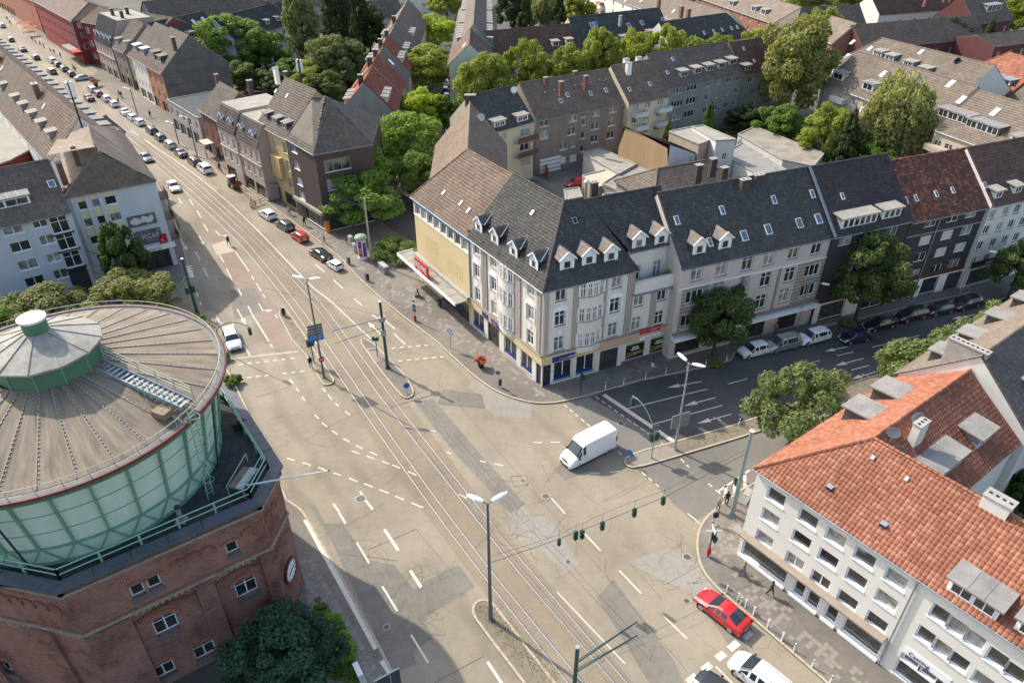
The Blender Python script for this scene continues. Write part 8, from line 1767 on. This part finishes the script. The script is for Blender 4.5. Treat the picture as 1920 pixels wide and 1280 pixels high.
def person(label,px,ang,top='black',legs='jeans',pose='walk',hair=0,z=.12,s=1.0):
 b,h,f=person_meshes(pose);p=G(px[0],px[1],z);t=empty('person',(p.x,p.y,z),ang,label,'person');t.scale=(s,s,s)
 o=obj('body',b,t)
 for i,mm in((1,cloth[top]),(2,cloth[legs]),(3,black)):o.material_slots[i].link='OBJECT';o.material_slots[i].material=mm
 q=obj('hair',h,t);q.material_slots[0].link='OBJECT';q.material_slots[0].material=hairs[hair];obj('face',f,t);return t
person('person in black crossing the pale road patch',(430,461),2.4,'black','black',z=0.02);person('person in white shirt walking by the ochre shops',(543,403),-.8,'white','navy');person('person in dark clothes below the brown clad wall',(572,424),2.2,'black','black')
person('person in grey walking along the plaza pavement',(609,458),.3,'grey','tan');person('person in navy standing at the left signal platform',(584,690),-1,'navy','jeans','stand')
person('person in black beside the leaning steel mast',(1361,946),1.2,'black','black','stand');person('bald person with brown jacket and red bag at the kerb',(1345,958),-1.3,'tan','jeans','stand',2);person('person in navy jacket and white trousers by the kerb',(1339,982),-1.6,'navy','white','walk',1)
person('blond person in jeans walking past the first shop window',(1391,1078),-.9,'tan','jeans','walk',1);person('person in dark green walking under the shop canopy',(1443,1115),-.9,'green','black')
person('person in white walking in the shade before the food shop',(1222,699),.3,'white','grey');person('person in orange vest standing by the parked white hatchback',(1452,626),1.0,'orange','grey','stand');person('person in pink near the white minibus',(389,297),.5,'pink','navy','stand');person('person in black walking past the cream awning',(413,321),2.3,'black','black')
person('person in navy near the building site fence',(477,352),2.3,'navy','black');person('person in white shirt beside the site fence',(487,357),-.8,'white','jeans');person('person alone on the far pavement by the low shops',(283,221),2.3,'black','black')
for k,(u,v,tp,lb)in enumerate(((225,182,'black','left of two dark people on the far pavement'),(229,184,'navy','right of two dark people on the far pavement'),(224,197,'black','person stepping off the far kerb by the white car'),(139,133,'tan','person at the far corner with black cars'),(143,136,'black','second person at the far corner'),(96,100,'red','person in red far up the pavement'),(103,103,'black','person in black far up the pavement'),(77,88,'navy','person in a distant crowd near the red awnings'),(84,92,'grey','grey dressed person in the distant crowd'),(62,78,'black','person under the red awnings'),(68,82,'tan','tan dressed person under the red awnings'),(15,40,'black','farthest person at the left edge'),(20,47,'navy','second farthest person at the left edge'),(115,110,'black','person before the red store corner'),(842,52,'black','person far up the side street'))):person(lb,(u,v),k*1.3,tp,'jeans')
# masts, signals, signs, street furniture
mastg=plain('mast_green',(.035,.085,.085),.5,.1,.15,3);galv=plain('galvanised',(.34,.36,.37),.45,.3,.15,3);sigg=plain('signal_green',(.02,.07,.05),.5)
lensr,lensy,lensg=plain('lens_red',(.1,.01,.01),.3),plain('lens_amber',(.12,.06,.01),.3),plain('lens_green',(.02,.16,.1),.3)
def up_to(base,top):return GZ(base,top,.1)
def thing(name,px,label,cat,z=.12,rz=0,group=None):p=G(*px,z);return empty(name,(p.x,p.y,z),rz,label,cat,group)
def lamp(px,top,label,heads,mat,r=.11,arm=1.0):
 h=up_to(px,top);t=thing('street_lamp',px,label,'street lamp',group='double headed street lamps' if len(heads)==2 else None)
 m=MB();m.tube((0,0,0),(0,0,1.6),r*1.3,r*1.25,mat,12);m.tube((0,0,1.6),(0,0,h),r*1.1,r*.6,mat,12);m.tube((0,0,0),(0,0,.06),r*2.2,r*2.2,mat,12);m.obj('pole',t,50)
 for a in heads:
  c,s_=math.cos(a),math.sin(a);m=MB();m.tube((0,0,h-.12),(c*.5*arm,s_*.5*arm,h+.02),.035,.035,mat,6);m.obj('arm',t)
  m=MB();n=7;L=1.25;vs=[]
  for i in range(n):
   f=i/(n-1);w=.22*math.sin(math.pi*(.15+.78*f))**.6;zt=.1+.07*math.sin(math.pi*f)
   vs+=[(.35+L*f,-w,0),(.35+L*f,-w*.8,zt*.6),(.35+L*f,0,zt),(.35+L*f,w*.8,zt*.6),(.35+L*f,w,0)]
  m.add(vs,[(i*5+k,i*5+k+1,i*5+k+6,i*5+k+5)for i in range(n-1)for k in range(4)]+[(i*5+4,i*5,i*5+5,i*5+9)for i in range(n-1)],plain('lamp_shell',(.72,.74,.76),.35));o=m.obj('lamp_head',t,60,(0,0,h));o.rotation_euler=(0,-.12,a)
 return t,h
def sig(parent,loc,rz,s=1.0,n=3):
 m=MB();m.box(-.13*s,.12*s,-.15*s,.15*s,0,.3*n*s,sigg);m.box(.12*s,.13*s,-.2*s,.2*s,-.05,(.3*n+.05)*s,sigg);o=m.obj('signal_head',parent,loc=loc);o.rotation_euler=(0,0,rz)
 for k in range(n):
  z=(.15+.3*k)*s;q=MB();q.tube((.13*s,0,z),(.14*s,0,z),.1*s,.1*s,(lensg,lensy,lensr)[k%3]if n==3 else(lensg,lensr)[k],12);v_=MB()
  for t in range(7):a=math.pi*t/7;b=math.pi*(t+1)/7;v_.add([(.14*s,.12*s*math.cos(a),z+.12*s*math.sin(a)),(.14*s,.12*s*math.cos(b),z+.12*s*math.sin(b)),(.34*s,.12*s*math.cos(b),z+.11*s*math.sin(b)),(.34*s,.12*s*math.cos(a),z+.11*s*math.sin(a))],[(0,1,2,3),(3,2,1,0)],sigg)
  q.obj('lens',o);v_.obj('visor',o)
 return o
def toward(px1,px2):a,b=G(*px1),G(*px2);return math.atan2((b-a).y,(b-a).x)
tl,hl1=lamp((608,708),(577,525),'double headed street lamp with blue direction signs on the left island',(2.9,-.1),plain('lamp_grey',(.12,.13,.14),.5,.2))
s_b=plain('sign_back',(.12,.13,.14),.6);sgb=plain('direction_blue',(.02,.13,.42),.5)
for k in range(6):
 z=5.2+.36*(5-k);m=MB();mt=sgb if k>3 else s_b;w=1.7
 m.add([(-.05,-.75,z),(-.05,w-.9,z),(-.05,w-.7,z+.16),(-.05,w-.9,z+.32),(-.05,-.75,z+.32)]+[(-.0,-.75,z),(-.0,w-.9,z),(0,w-.7,z+.16),(0,w-.9,z+.32),(0,-.75,z+.32)],[(0,1,2,3,4),(9,8,7,6,5)]+[(i,5+i,5+(i+1)%5,(i+1)%5)for i in range(5)],mt)
 o=m.obj('direction_sign',tl,loc=(0,0,0));o.rotation_euler=(0,0,toward((608,708),(640,780))+math.pi)
 if k>3:q=text('Zentrum' if k==4 else 'Messe',.2,white,o,(-.06,.3 if k==4 else .1,z+.08),(math.pi/2,0,-math.pi/2),.004)
m=MB();m.tube((0,0,0),(.03,0,0),.34,.34,red,18);m.box(.031,.036,-.24,.24,-.05,.05,white);o=m.obj('no_entry_sign',tl,loc=(.1,-.1,2.7));o.rotation_euler=(0,0,toward((608,708),(640,780)))
lamp((920,1160),(915,945),'tall double headed street lamp at the bottom island tip',(2.75,.55),plain('lamp_grey',(0,0,0)),.14)
tl3,hl3=lamp((1265,842),(1292,682),'pale double headed street lamp on the median strip',(2.1,-.6),galv)
m=MB()
for a,b in(((-.9,0,3.0),(1.1,0,3.0)),((-.9,0,4.6),(1.1,0,4.6)),((-.9,0,3.0),(-.9,0,4.6)),((1.1,0,3.0),(1.1,0,4.6)),((-.9,0,3.8),(1.1,0,3.8))):m.bar(a,b,.05,.07,galv)
m.box(-.88,1.08,.03,.05,3.02,4.58,plain('sign_back_grey',(.16,.17,.18),.6));o=m.obj('sign_frame',tl3);o.rotation_euler=(0,0,.4)
for px,top,lb,a in(((1493,620),(1533,530),'slim curved lamp in front of the striped house end',.0),((1795,560),(1826,470),'slim curved lamp before the white terraced house',0)):
 h=up_to(px,top);t=thing('street_lamp',px,lb,'street lamp');m=MB();m.tube((0,0,0),(0,0,h-.4),.08,.05,galv,8);m.path([(0,0,h-.4),(.25,-.1,h-.05),(.8,-.3,h+.1),(1.6,-.6,h+.1)],.04,galv);m.obj('pole',t);m=MB();m.box(1.5,2.3,-.14,.14,h+.02,h+.16,white);o=m.obj('lamp_head',t);o.rotation_euler=(0,0,-.36)
# tram masts
WH=5.8
def mast(px,top,label,mat=mastg,r=.17,h=None):
 h=h or up_to(px,top);t=thing('tram_mast',px,label,'mast');m=MB();m.tube((0,0,0),(0,0,h),r*1.15,r*.85,mat,12);m.tube((0,0,0),(0,0,.3),r*1.8,r*1.4,mat,12);m.tube((0,0,h),(0,0,h+.08),r,r,white,12);m.obj('pole',t,50);return t,h
t1,hm1=mast((727,690),(711,567),'green tram mast with catenary arms on the stop island')
def arm(t,h,vec,z,r=.05,mat=mastg):
 m=MB();m.tube((0,0,z),(vec[0],vec[1],z+vec[2]),r,r*.8,mat,6);return m.obj('catenary_arm',t)
a=G(623,622,6.8)-G(727,690);arm(t1,hm1,(a.x,a.y,.0),6.9,.08,galv);a=G(628,645,5.6)-G(727,690);arm(t1,hm1,(a.x,a.y,0),5.7,.035)
m=MB();m.box(-.25,.25,-.2,.2,4.6,5.4,galv);m.box(-.35,.35,-.3,.3,6.6,7.1,galv);m.obj('switch_box',t1)
t2,hm2=mast((370,587),(343,487),'green tram mast with twin signals beside the clipped shrubs');sig(t2,(.35,0,3.2),toward((370,587),(330,500)),1.1);sig(t2,(-.2,-.5,3.2),toward((370,587),(330,560)),1.1)
m=MB();
for k in range(5):m.tube((.1,.1,hm2-2.6+k*.35),(.9,.2,hm2-2.5+k*.35),.03,.03,white,5)
m.obj('insulators',t2)
t3,hm3=mast((1372,965),(1408,810),'leaning bluish steel mast at the orange house corner',plain('mast_bluegrey',(.2,.26,.29),.5,.2,.2,3),.19)
p4=G(1083,1213,9.0);t4=empty('tram_mast',(p4.x,p4.y,.1),0,'dark green tram mast rising from the bottom edge','mast');m=MB();m.tube((0,0,0),(0,0,8.9),.17,.13,mastg,12);m.tube((0,0,8.9),(0,0,8.98),.15,.15,galv,12);m.obj('pole',t4)
for u,v,z in((1195,1166,7.2),(1195,1192,6.2)):a=G(u,v,z)-p4;m=MB();m.tube((0,0,z),(a.x,a.y,z),.05,.04,mastg,6);m.tube((0,0,z+.25),(a.x,a.y,z+.05),.03,.03,mastg,6);m.obj('catenary_arm',t4)
t=thing('wooden_pole',(697,490),'bare wooden pole behind the advertising column','pole');m=MB();m.tube((0,0,0),(0,0,up_to((697,490),(683,373))),.16,.12,concrete,8);m.obj('pole',t)
for px,top,lb in(((258,216),(245,168),'grey lamp mast on the pavement below the white shop house'),((370,293),(350,222),'thin dark mast near the white minibus'),((336,272),(322,232),'short lamp pole beside the far parked cars')):h=up_to(px,top);t=thing('mast',px,lb,'mast');m=MB();m.tube((0,0,0),(0,0,h),.12,.09,plain('lamp_grey',(0,0,0)),8);m.obj('pole',t);m=MB();m.tube((0,0,h-.1),(-1.4,.8,h+.1),.04,.04,galv,5);m.box(-2.0,-1.3,.6,1.0,h+.05,h+.15,white);m.obj('arm',t)
# overhead wires
wm=plain('wire',(.05,.045,.04),.6)
W1=smooth_w(gp(RL[0]),2);W2=smooth_w(gp(RL[3]),2)
for r_,lb in((((RL[0]),(RL[1])),'tram contact wire over the left hand track'),(((RL[2]),(RL[3])),'tram contact wire over the right hand track')):
 A_,B_=gp(r_[0]),gp(r_[1]);n=len(A_);pts=[((A_[i]+B_[min(i,len(B_)-1)])/2)for i in(3,5,7,9)]if 0 else None
 S1=smooth_w(A_,1);m=MB();dd_=0;mid=[]
 for i in range(2,len(S1),2):
  q=min(smooth_w(B_,1),key=lambda w_:(w_-S1[i]).length);c=(S1[i]+q)/2
  if c.length<420:mid.append((c.x,c.y,WH))
 m.path(mid,.012,wm,4);m.path([(x,y,z+.9)for x,y,z in mid],.01,wm,4)
 for i in range(0,len(mid)):x,y,z=mid[i];m.tube((x,y,z),(x,y,z+.9),.008,.008,wm,4)
 o=m.obj('contact_wire');tag(o,lb,'wire')
sp=[G(925,1048,6.6),G(978,1034,6.5),G(1045,1011,6.5),G(1080,997,6.5),G(1130,978,6.5),G(1190,953,6.55),G(1245,930,6.65)];lm=G(920,1160);ms_=G(1372,965)
pts=[(lm.x,lm.y,6.7)]+[(p.x,p.y,6.5)for p in sp[1:]]+[(ms_.x,ms_.y,7.6)]
m=MB();m.path(pts,.022,wm,5);m.path([(x,y,z+.75-.25*math.sin(i))for i,(x,y,z)in enumerate(pts)],.012,wm,4);o=m.obj('span_wire');tag(o,'span wire with hanging signals between lamp and steel mast','wire')
for k,(u,v,lb)in enumerate(((1048,1014,'leftmost small signal on the span wire'),(1079,1003,'left signal of the close pair on the span wire'),(1091,1001,'right signal of the close pair on the span wire'),(1129,985,'signal right of the close pair on the span wire'),(1189,960,'second signal from the right on the span wire'),(1243,938,'rightmost signal on the span wire'))):
 p=G(u,v,6.0);s=.9 if k else .7;t=empty('traffic_light',(p.x,p.y,5.6),0,lb,'traffic light','signals hanging from the span wire');sig(t,(0,0,0),toward((1080,1000),(1180,1130)),s);m=MB();m.tube((0,0,.85*s),(0,0,1.75),.015,.015,wm,4);m.obj('hanger',t)
m=MB()
for a,b in(((711,600),(563,610)),):pass
pa,pb=G(345,500,7.5),G(711,590,7.0);c=G(450,560,7.2)
pm=G(727,690);pl=G(370,587);
for za,zb in((7.4,7.2),):
 q=[(pl.x,pl.y,za)];k=10
 for i in range(1,k):f=i/k;q.append((pl.x+(pm.x-pl.x)*f,pl.y+(pm.y-pl.y)*f,za-.5*math.sin(math.pi*f)))
 q.append((pm.x,pm.y,zb));m.path(q,.014,wm,4)
o=m.obj('span_wire');tag(o,'thin span wire between the two green tram masts','wire')
# signal on curved arm, median
def curved_signal(px,label,headpx,hz,z=.12,mat=sigg,extra=None):
 t=thing('traffic_light',px,label,'traffic light');o=Vector(t.location);e=G(headpx[0],headpx[1],hz);v=Vector((e.x-o.x,e.y-o.y,0));m=MB();m.tube((0,0,0),(0,0,hz*.55),.08,.07,mat,8)
 q=[(v.x*f,v.y*f,hz*.55+(hz*.5)*(1-(1-f)**2.4))for f in(0,.06,.15,.3,.5,.75,1)];m.path(q,.055,mat,7);m.obj('pole',t)
 rz=math.atan2(v.y,v.x);sig(t,(v.x,v.y,hz-.9),(extra if extra is not None else rz+math.pi),1.0);return t,rz
gl_=plain('signal_pale_green',(.22,.36,.26),.5)
tc_,rz=curved_signal((1221,858),'pale green curved signal arm on the median island',(1185,748),6.0,mat=gl_,extra=.45)
sig(tc_,(.2,.12,2.3),.4,1);sig(tc_,(-.2,-.1,2.3),2.9,1);m=MB();m.box(-.3,.35,-.03,.03,3.6,4.3,s_b);m.obj('sign_plate',tc_)
tc2,rz2=curved_signal((416,655),'dark curved signal arm above the waiting white car',(468,617),5.2,mat=sigg,extra=2.2)
t=thing('traffic_light',(589,680),'green pedestrian signal beside the direction signs','traffic light');m=MB();m.tube((0,0,0),(0,0,4.2),.07,.07,sigg,8);m.obj('pole',t);sig(t,(-.25,0,2.3),2.4,1);sig(t,(.1,.2,2.3),.6,.9);sig(t,(0,0,3.2),2.4,.9)
t=thing('traffic_light',(708,668),'small green signal left of the tram mast','traffic light');m=MB();m.tube((0,0,0),(0,0,2.6),.06,.06,sigg,8);m.bar((-.9,0,.95),(.2,0,.95),.06,.06,sigg);m.obj('pole',t);sig(t,(-.22,0,2.3),2.4,.8,2);sig(t,(.2,0,2.3),-.6,.8,2)
t=thing('traffic_light',(1327,1042),'green signal with white sign vanes on the curved pavement','traffic light');m=MB();m.tube((0,0,0),(0,0,3.1),.07,.07,sigg,8);m.obj('pole',t);sig(t,(.2,.1,2.0),2.0,.9);sig(t,(.25,-.1,1.9),.5,.8,2);m=MB();m.box(-.6,.6,-.02,.02,3.0,3.2,white);m.box(-.02,.02,-.5,.5,3.22,3.42,white);m.box(-.14,.14,-.14,.14,.3,1.0,red);m.obj('street_sign',t)
t=thing('traffic_light',(1381,941),'green signal standing behind the leaning mast','traffic light');m=MB();m.tube((0,0,0),(0,0,2.9),.07,.07,sigg,8);m.obj('pole',t);sig(t,(-.35,.2,2.0),2.6,.9)
t=thing('traffic_light',(1088,738),'green signal in the shade of the corner shop','traffic light');m=MB();m.tube((0,0,0),(0,0,3.2),.07,.07,sigg,8);m.obj('pole',t);sig(t,(0,-.2,2.1),-1.4,.9);sig(t,(.2,0,1.9),0,.8)
# signs
signb=plain('sign_face_blue',(.02,.16,.5),.4)
def disc(parent,z,r,mat,rz,inner=None,tri=False,off=.06):
 m=MB();n=3 if tri else 20;a0=math.pi/2
 m.add([(off,r*math.cos(a0+2*math.pi*k/n),z+r*math.sin(a0+2*math.pi*k/n))for k in range(n)],[tuple(range(n)),tuple(reversed(range(n)))],mat)
 if inner:m.add([(off+.008,r*.68*math.cos(a0+2*math.pi*k/n),z+r*.68*math.sin(a0+2*math.pi*k/n))for k in range(n)],[tuple(range(n))],inner)
 o=m.obj('sign_face',parent);o.rotation_euler=(0,0,rz);return o
def signpost(px,h,label,faces,rz,post=galv):
 t=thing('road_sign',px,label,'road sign');m=MB();m.tube((0,0,0),(0,0,h),.035,.035,post,6);m.obj('post',t)
 for(z,r,mat,inner,tri)in faces:disc(t,z,r,mat,rz,inner,tri)
 return t
f_cam=-2.2
signpost((733,564),2.6,'red bordered warning triangle on the kerb pavement',[(2.3,.42,red,white,True)],-1.9)
t=signpost((779,602),3.3,'bus stop post with two no stopping discs',[(2.3,.28,red,signb,False),(1.7,.28,red,signb,False)],-1.9);m=MB();m.box(.05,.07,-.3,.3,2.7,3.4,white);m.box(.071,.075,-.18,.18,2.9,3.2,plain('sign_green',(.02,.3,.12),.5));o=m.obj('sign_plate',t);o.rotation_euler=(0,0,-1.9);m=MB();m.box(-.15,.15,-.15,.15,.1,.9,red);m.obj('bin',t)
t=signpost((845,652),2.4,'large white zone sign with red ring on the shop pavement',[],-1.6,dark);m=MB();m.box(.05,.08,-.5,.5,1.9,3.2,white);o=m.obj('sign_plate',t);o.rotation_euler=(0,0,-1.7);disc(t,2.55,.26,red,-1.7,white,off=.09);q=text('ZONE',.2,dark,t,(-.12,-.1,2.05),(math.pi/2,0,-1.7+math.pi/2),.003)
t=signpost((934,726),2.3,'blue no stopping disc beside a small black bin',[(2.1,.28,red,signb,False)],-1.6);m=MB();m.tube((.25,0,.3),(.25,0,1.1),.16,.18,black,10);m.obj('bin',t)
signpost((764,740),1.7,'round blue keep right sign at the island tip',[(1.35,.36,signb,None,False)],-1.2);signpost((1180,868),1.8,'round blue keep right sign at the median nose',[(1.4,.36,signb,None,False)],-2.4)
signpost((672,475),2.7,'blue parking sign above a no stopping disc by the bins',[(2.4,.3,signb,None,False),(1.6,.28,red,signb,False)],-1.9)
for px,lb in(((764,742),'keep_right'),):pass
def barrier(px1,px2,label):
 a,b=G(*px1,.12),G(*px2,.12);t=empty('guard_rail',(a.x,a.y,.12),math.atan2((b-a).y,(b-a).x),label,'guard rail','guard rails on the right hand pavement');L=(b-a).length
 for x in(0,L):m=MB();m.box(x-.05,x+.05,-.05,.05,0,1.0,white);m.obj('post',t)
 m=MB();m.tube((0,0,.95),(L,0,.95),.025,.025,galv,6);m.tube((0,0,.2),(L,0,.2),.02,.02,galv,6);[m.tube((L*k/12,0,.2),(L*k/12,0,.95),.01,.01,galv,4)for k in range(1,12)];m.obj('rail',t)
def bollard(px,label,h=.9):t=thing('bollard',px,label,'bollard',group='white bollards');m=MB();m.tube((0,0,0),(0,0,h),.055,.05,white,8);m.tube((0,0,h*.75),(0,0,h*.9),.058,.058,dark,8);tag(m.obj('post',t))
barrier((1361,1111),(1382,1126),'first guard rail by the red car');barrier((1397,1138),(1412,1152),'second guard rail below the red car');barrier((1438,1176),(1465,1200),'third guard rail near the white van')
for k,(px,lb)in enumerate((((1135,729),'first white bollard from the stop line along the shaded kerb'),((1169,721),'second white bollard from the stop line'),((1210,711),'third white bollard from the stop line'),((1248,702),'fourth white bollard from the stop line'),((1287,694),'white bollard left of the lamp heads'),((1323,686),'white bollard right of the lamp heads'),((1362,676),'last white bollard before the parked white hatchback'),((1388,1132),'bollard between the first two guard rails'),((1488,1219),'bollard past the third guard rail near red paint'),((1522,1249),'bollard beside the dark gully cover'),((1556,1279),'bollard at the bottom edge'),((1385,797),'small white post on the median strip'))):bollard(px,lb)
# advertising column, kiosks, bins, planter
t=thing('advertising_column',(681,484),'round advertising column with green domed cap and purple posters','advertising column');m=MB();m.lathe([(.75,0),(.75,.35),(.65,.36),(.65,3.3)],palewhite,24);m.obj('drum',t,40);m=MB();m.lathe([(.95,3.3),(.95,3.45),(.8,3.7),(.4,3.85),(.02,3.9)],plain('cap_green',(.22,.32,.2),.6),24);m.lathe([(.65,3.29),(.95,3.3)],dark,24);m.obj('cap',t,40)
for k,(mm,z0,z1)in enumerate(((plain('poster_purple',(.2,.06,.3),.6,0,.4,4),1.8,3.0),(plain('poster_magenta',(.45,.04,.12),.6,0,.4,4),.5,1.7),(plain('poster_yellow',(.7,.5,.08),.6,0,.4,4),1.0,1.6),(plain('poster_purple',(0,0,0)),.5,2.8),(white,.6,2.6))):
 a0=-1.9+(0,0,.05,1.2,-1.15)[k];w=(.5,.5,.2,.45,.5)[k];m=MB();r=.655+(.006 if k==2 else 0);m.add([(r*math.cos(a0+w*(2*i/8-1)),r*math.sin(a0+w*(2*i/8-1)),z)for z in(z0,z1)for i in range(9)],[(i,i+1,i+10,i+9)for i in range(8)],mm);m.obj('poster',t)
def cabinet(px,label,sx,sy,h,mat,name='utility_cabinet',cat='cabinet',rz=-.95):
 t=thing(name,px,label,cat,rz=rz);m=MB();m.box(-sx/2,sx/2,-sy/2,sy/2,0,h,mat);m.obj('case',t);m=MB();m.box(-sx/2-.04,sx/2+.04,-sy/2-.04,sy/2+.04,h,h+.06,concrete);m.obj('lid',t);m=MB();m.box(-sx/2+.06,-.02,-sy/2-.015,-sy/2,.1,h-.1,mat);m.box(.02,sx/2-.06,-sy/2-.015,-sy/2,.1,h-.1,mat);m.obj('door',t);return t
cabinet((659,462),'tall pale cabinet behind the parking sign',.9,.5,1.7,concrete);cabinet((666,472),'shorter pale cabinet next to the advertising column',1.0,.5,1.3,concrete);cabinet((720,510),'graffiti covered cabinet in front of the shrubs',2.0,.7,1.2,plain('graffiti',(.25,.27,.25),.7,0,.7,3));cabinet((1398,938),'white switch cabinet against the orange house wall',1.0,.5,1.1,white,rz=.9)
t=cabinet((615,435),'orange parcel box under the maple',.7,.6,1.9,plain('box_orange',(.75,.2,.02),.5),'parcel_box','parcel box')
def bin_(px,label,mat=dark):t=thing('litter_bin',px,label,'litter bin');m=MB();m.lathe([(.2,.15),(.24,.3),(.27,1.0),(.22,1.05)],mat,12);m.tube((-.3,0,0),(-.3,0,1.3),.03,.03,mat,6);m.obj('bin',t,50)
bin_((655,496),'dark litter bin by the tiny white car',plain('bin_grey',(.12,.12,.12),.7));bin_((690,527),'dark litter bin on the plaza kerb');bin_((533,592),'litter bin with round sign at the left island end');bin_((825,575),'grey litter bin under the shop canopy')
t=thing('flower_planter',(902,688),'black tub of red flowers on the shop pavement','planter');m=MB();m.lathe([(.3,0),(.42,.75),(.36,.75),(.05,.7)],black,14);m.obj('tub',t,40);c=obj('foliage',proto('bush',1,.12,1,1,L_dark),t,(0,0,.7));c.scale=(.62,.62,.42);c=obj('flowers',proto('bush',2,.1,1,1,leaf_mat('petals',(.45,.08,.06),(.6,.2,.14))),t,(0,0,.85));c.scale=(.72,.72,.36)
t=thing('flower_planter',(181,162),'dark red bush in a tub at the far junction','planter');m=MB();m.lathe([(.4,0),(.5,.7)],black,10);m.obj('tub',t);c=obj('foliage',proto('bush',2,.1,1,1,leaf_mat('petals',(0,0,0),(0,0,0))),t,(0,0,.7));c.scale=(1.3,1.3,.7)
t=thing('a_board',(782,555),'leaning advertising board on the plaza before the canopy','sign board');m=MB();m.bar((-.3,0,0),(-.05,0,1.2),.7,.03,palewhite);m.bar((.3,0,0),(.05,0,1.2),.7,.03,s_b);m.obj('board',t);m=MB();m.tube((0,.2,0),(-.9,.5,2.6),.06,.05,white,8);m.obj('closed_parasol',t)
# building site with fences and dumper
fw=plain('site_fence_red',(.5,.12,.06),.7,0,.3,4);fwh=plain('site_fence_pale',(.55,.45,.35),.7,0,.2,4)
SF=[((397,306),(415,322)),((415,322),(433,340)),((433,340),(452,358)),((452,358),(470,376)),((470,390),(497,380)),((420,316),(440,328)),((440,328),(462,345)),((462,345),(482,358)),((470,376),(470,391))]
for k,(p,q)in enumerate(SF):
 a,b=G(*p),G(*q);L=(b-a).length;t=empty('site_fence',(a.x,a.y,.02),math.atan2((b-a).y,(b-a).x),['kerb side fence panel nearest the minibus','second kerb side fence panel','third kerb side fence panel by the dumper','fourth kerb side fence panel below the dumper','front end fence panel of the building site','house side fence panel nearest the minibus','middle house side fence panel','last house side fence panel before the awning','short corner panel of the building site'][k],'fence','red and white fence panels round the building site')
 n=max(2,int(L/.9));m=MB();m.box(0,L,-.03,.03,.85,1.0,fwh);m.box(0,L,-.03,.03,.35,.5,fwh);m.obj('rail',t)
 for i in range(n):m=MB();m.box(i*L/n,i*L/n+.16,-.035,.035,.0,1.05,fw if i%2 else fwh);m.obj('picket',t)
t=thing('mini_dumper',(440,352),'small blue and white dumper inside the building site','dumper',.05,-.8);m=MB();m.box(-1.2,0,-.6,.6,.5,1.2,plain('dumper_blue',(.02,.17,.28),.5));m.box(-1.1,-.1,-.55,.55,1.2,2.0,carglass);m.box(-1.2,0,-.62,.62,2.0,2.12,white);m.obj('cab',t);m=MB();m.add([(.1,-.6,.7),(1.6,-.7,.7),(1.6,.7,.7),(.1,.6,.7),(.1,-.7,1.3),(1.9,-.8,1.3),(1.9,.8,1.3),(.1,.7,1.3)],[(0,3,2,1),(0,1,5,4),(1,2,6,5),(2,3,7,6),(3,0,4,7)],plain('rust_brown',(.25,.1,.05),.8));m.obj('skip',t)
for x in(-.8,1.1):
 for y in(-.6,.6):m=MB();m.tube((x,y-.12,.38),(x,y+.12,.38),.38,.38,black,12);m.obj('wheel',t)
# low white wall and dark sign board at the bottom edge, fence and bin yard
a,b=G(662,1245,.9),G(688,1300,.9);t=empty('garden_wall',(a.x,a.y,.1),math.atan2((b-a).y,(b-a).x),'low white topped wall beside the paved footpath on the bottom edge','wall');m=MB();m.box(0,6,-.02,.3,0,.85,palewhite);m.obj('wall',t);m=MB();m.box(-.03,1.2,-.06,.34,.86,.95,white);m.box(1.25,6,-.06,.34,.85,.91,concrete);m.obj('coping',t)
a,b=G(702,1277,3.4),G(748,1252,3.4);t=empty('road_sign',(((a+b)/2).x,((a+b)/2).y,.1),math.atan2((b-a).y,(b-a).x),'back of a big dark sign board at the bottom edge','road sign');L=(b-a).length;m=MB();m.box(-L/2,L/2,-.03,.03,1.6,3.3,plain('sign_back_dark',(.05,.06,.07),.6));m.obj('board',t);m=MB();m.box(-L/2-.03,L/2+.03,-.05,.05,3.3,3.36,galv);m.tube((.2,-.06,0),(.2,-.06,3.2),.05,.05,galv,8);m.tube((-.8,-.06,0),(-.8,-.06,3.2),.05,.05,galv,8);m.obj('frame',t)
for k,(u,v)in enumerate(((142,552),(151,548))):t=thing('wheelie_bin',(u,v),['left blue lidded bin behind the olive trees','right blue lidded bin behind the olive trees'][k],'bin');m=MB();m.box(-.35,.35,-.4,.4,0,1.0,dark);m.obj('body',t);m=MB();m.box(-.38,.38,-.43,.43,1.0,1.1,plain('bin_lid_blue',(.02,.15,.45),.5));m.obj('lid',t)
for k,(u,v)in enumerate(((49,58),(60,67))):t=thing('awning',(u,v),['far red market awning at the upper left','near red market awning at the upper left'][k],'awning');m=MB();m.add([(-2,-1.5,2.4),(2,-1.5,2.4),(2,1.5,2.9),(-2,1.5,2.9)],[(0,1,2,3),(3,2,1,0)],plain('awning_red',(.6,.1,.03),.7));m.obj('canvas',t);m=MB();[m.tube((x,y,0),(x,y,2.4),.04,.04,galv,5)for x in(-1.9,1.9)for y in(-1.4,1.4)];m.obj('posts',t)
# yard wall and clutter in the courtyard
t=thing('yard_wall',(1028,340),'rusty brown yard wall beside the courtyard drive','wall',0,toward((1028,340),(1022,318)));m=MB();m.box(0,9,-.1,.1,0,1.8,plain('rust_brown',(0,0,0)));m.obj('panel',t)
flat('yard_lean_to','small white lean-to box behind the corner house roof',[(1058,356),(1085,352),(1092,372),(1062,375)],2.2,felt2,felt2)
sheet('courtyard',[(960,300),(1040,310),(1180,300),(1180,340),(1080,370),(990,380),(950,345)],.012,asph_g)
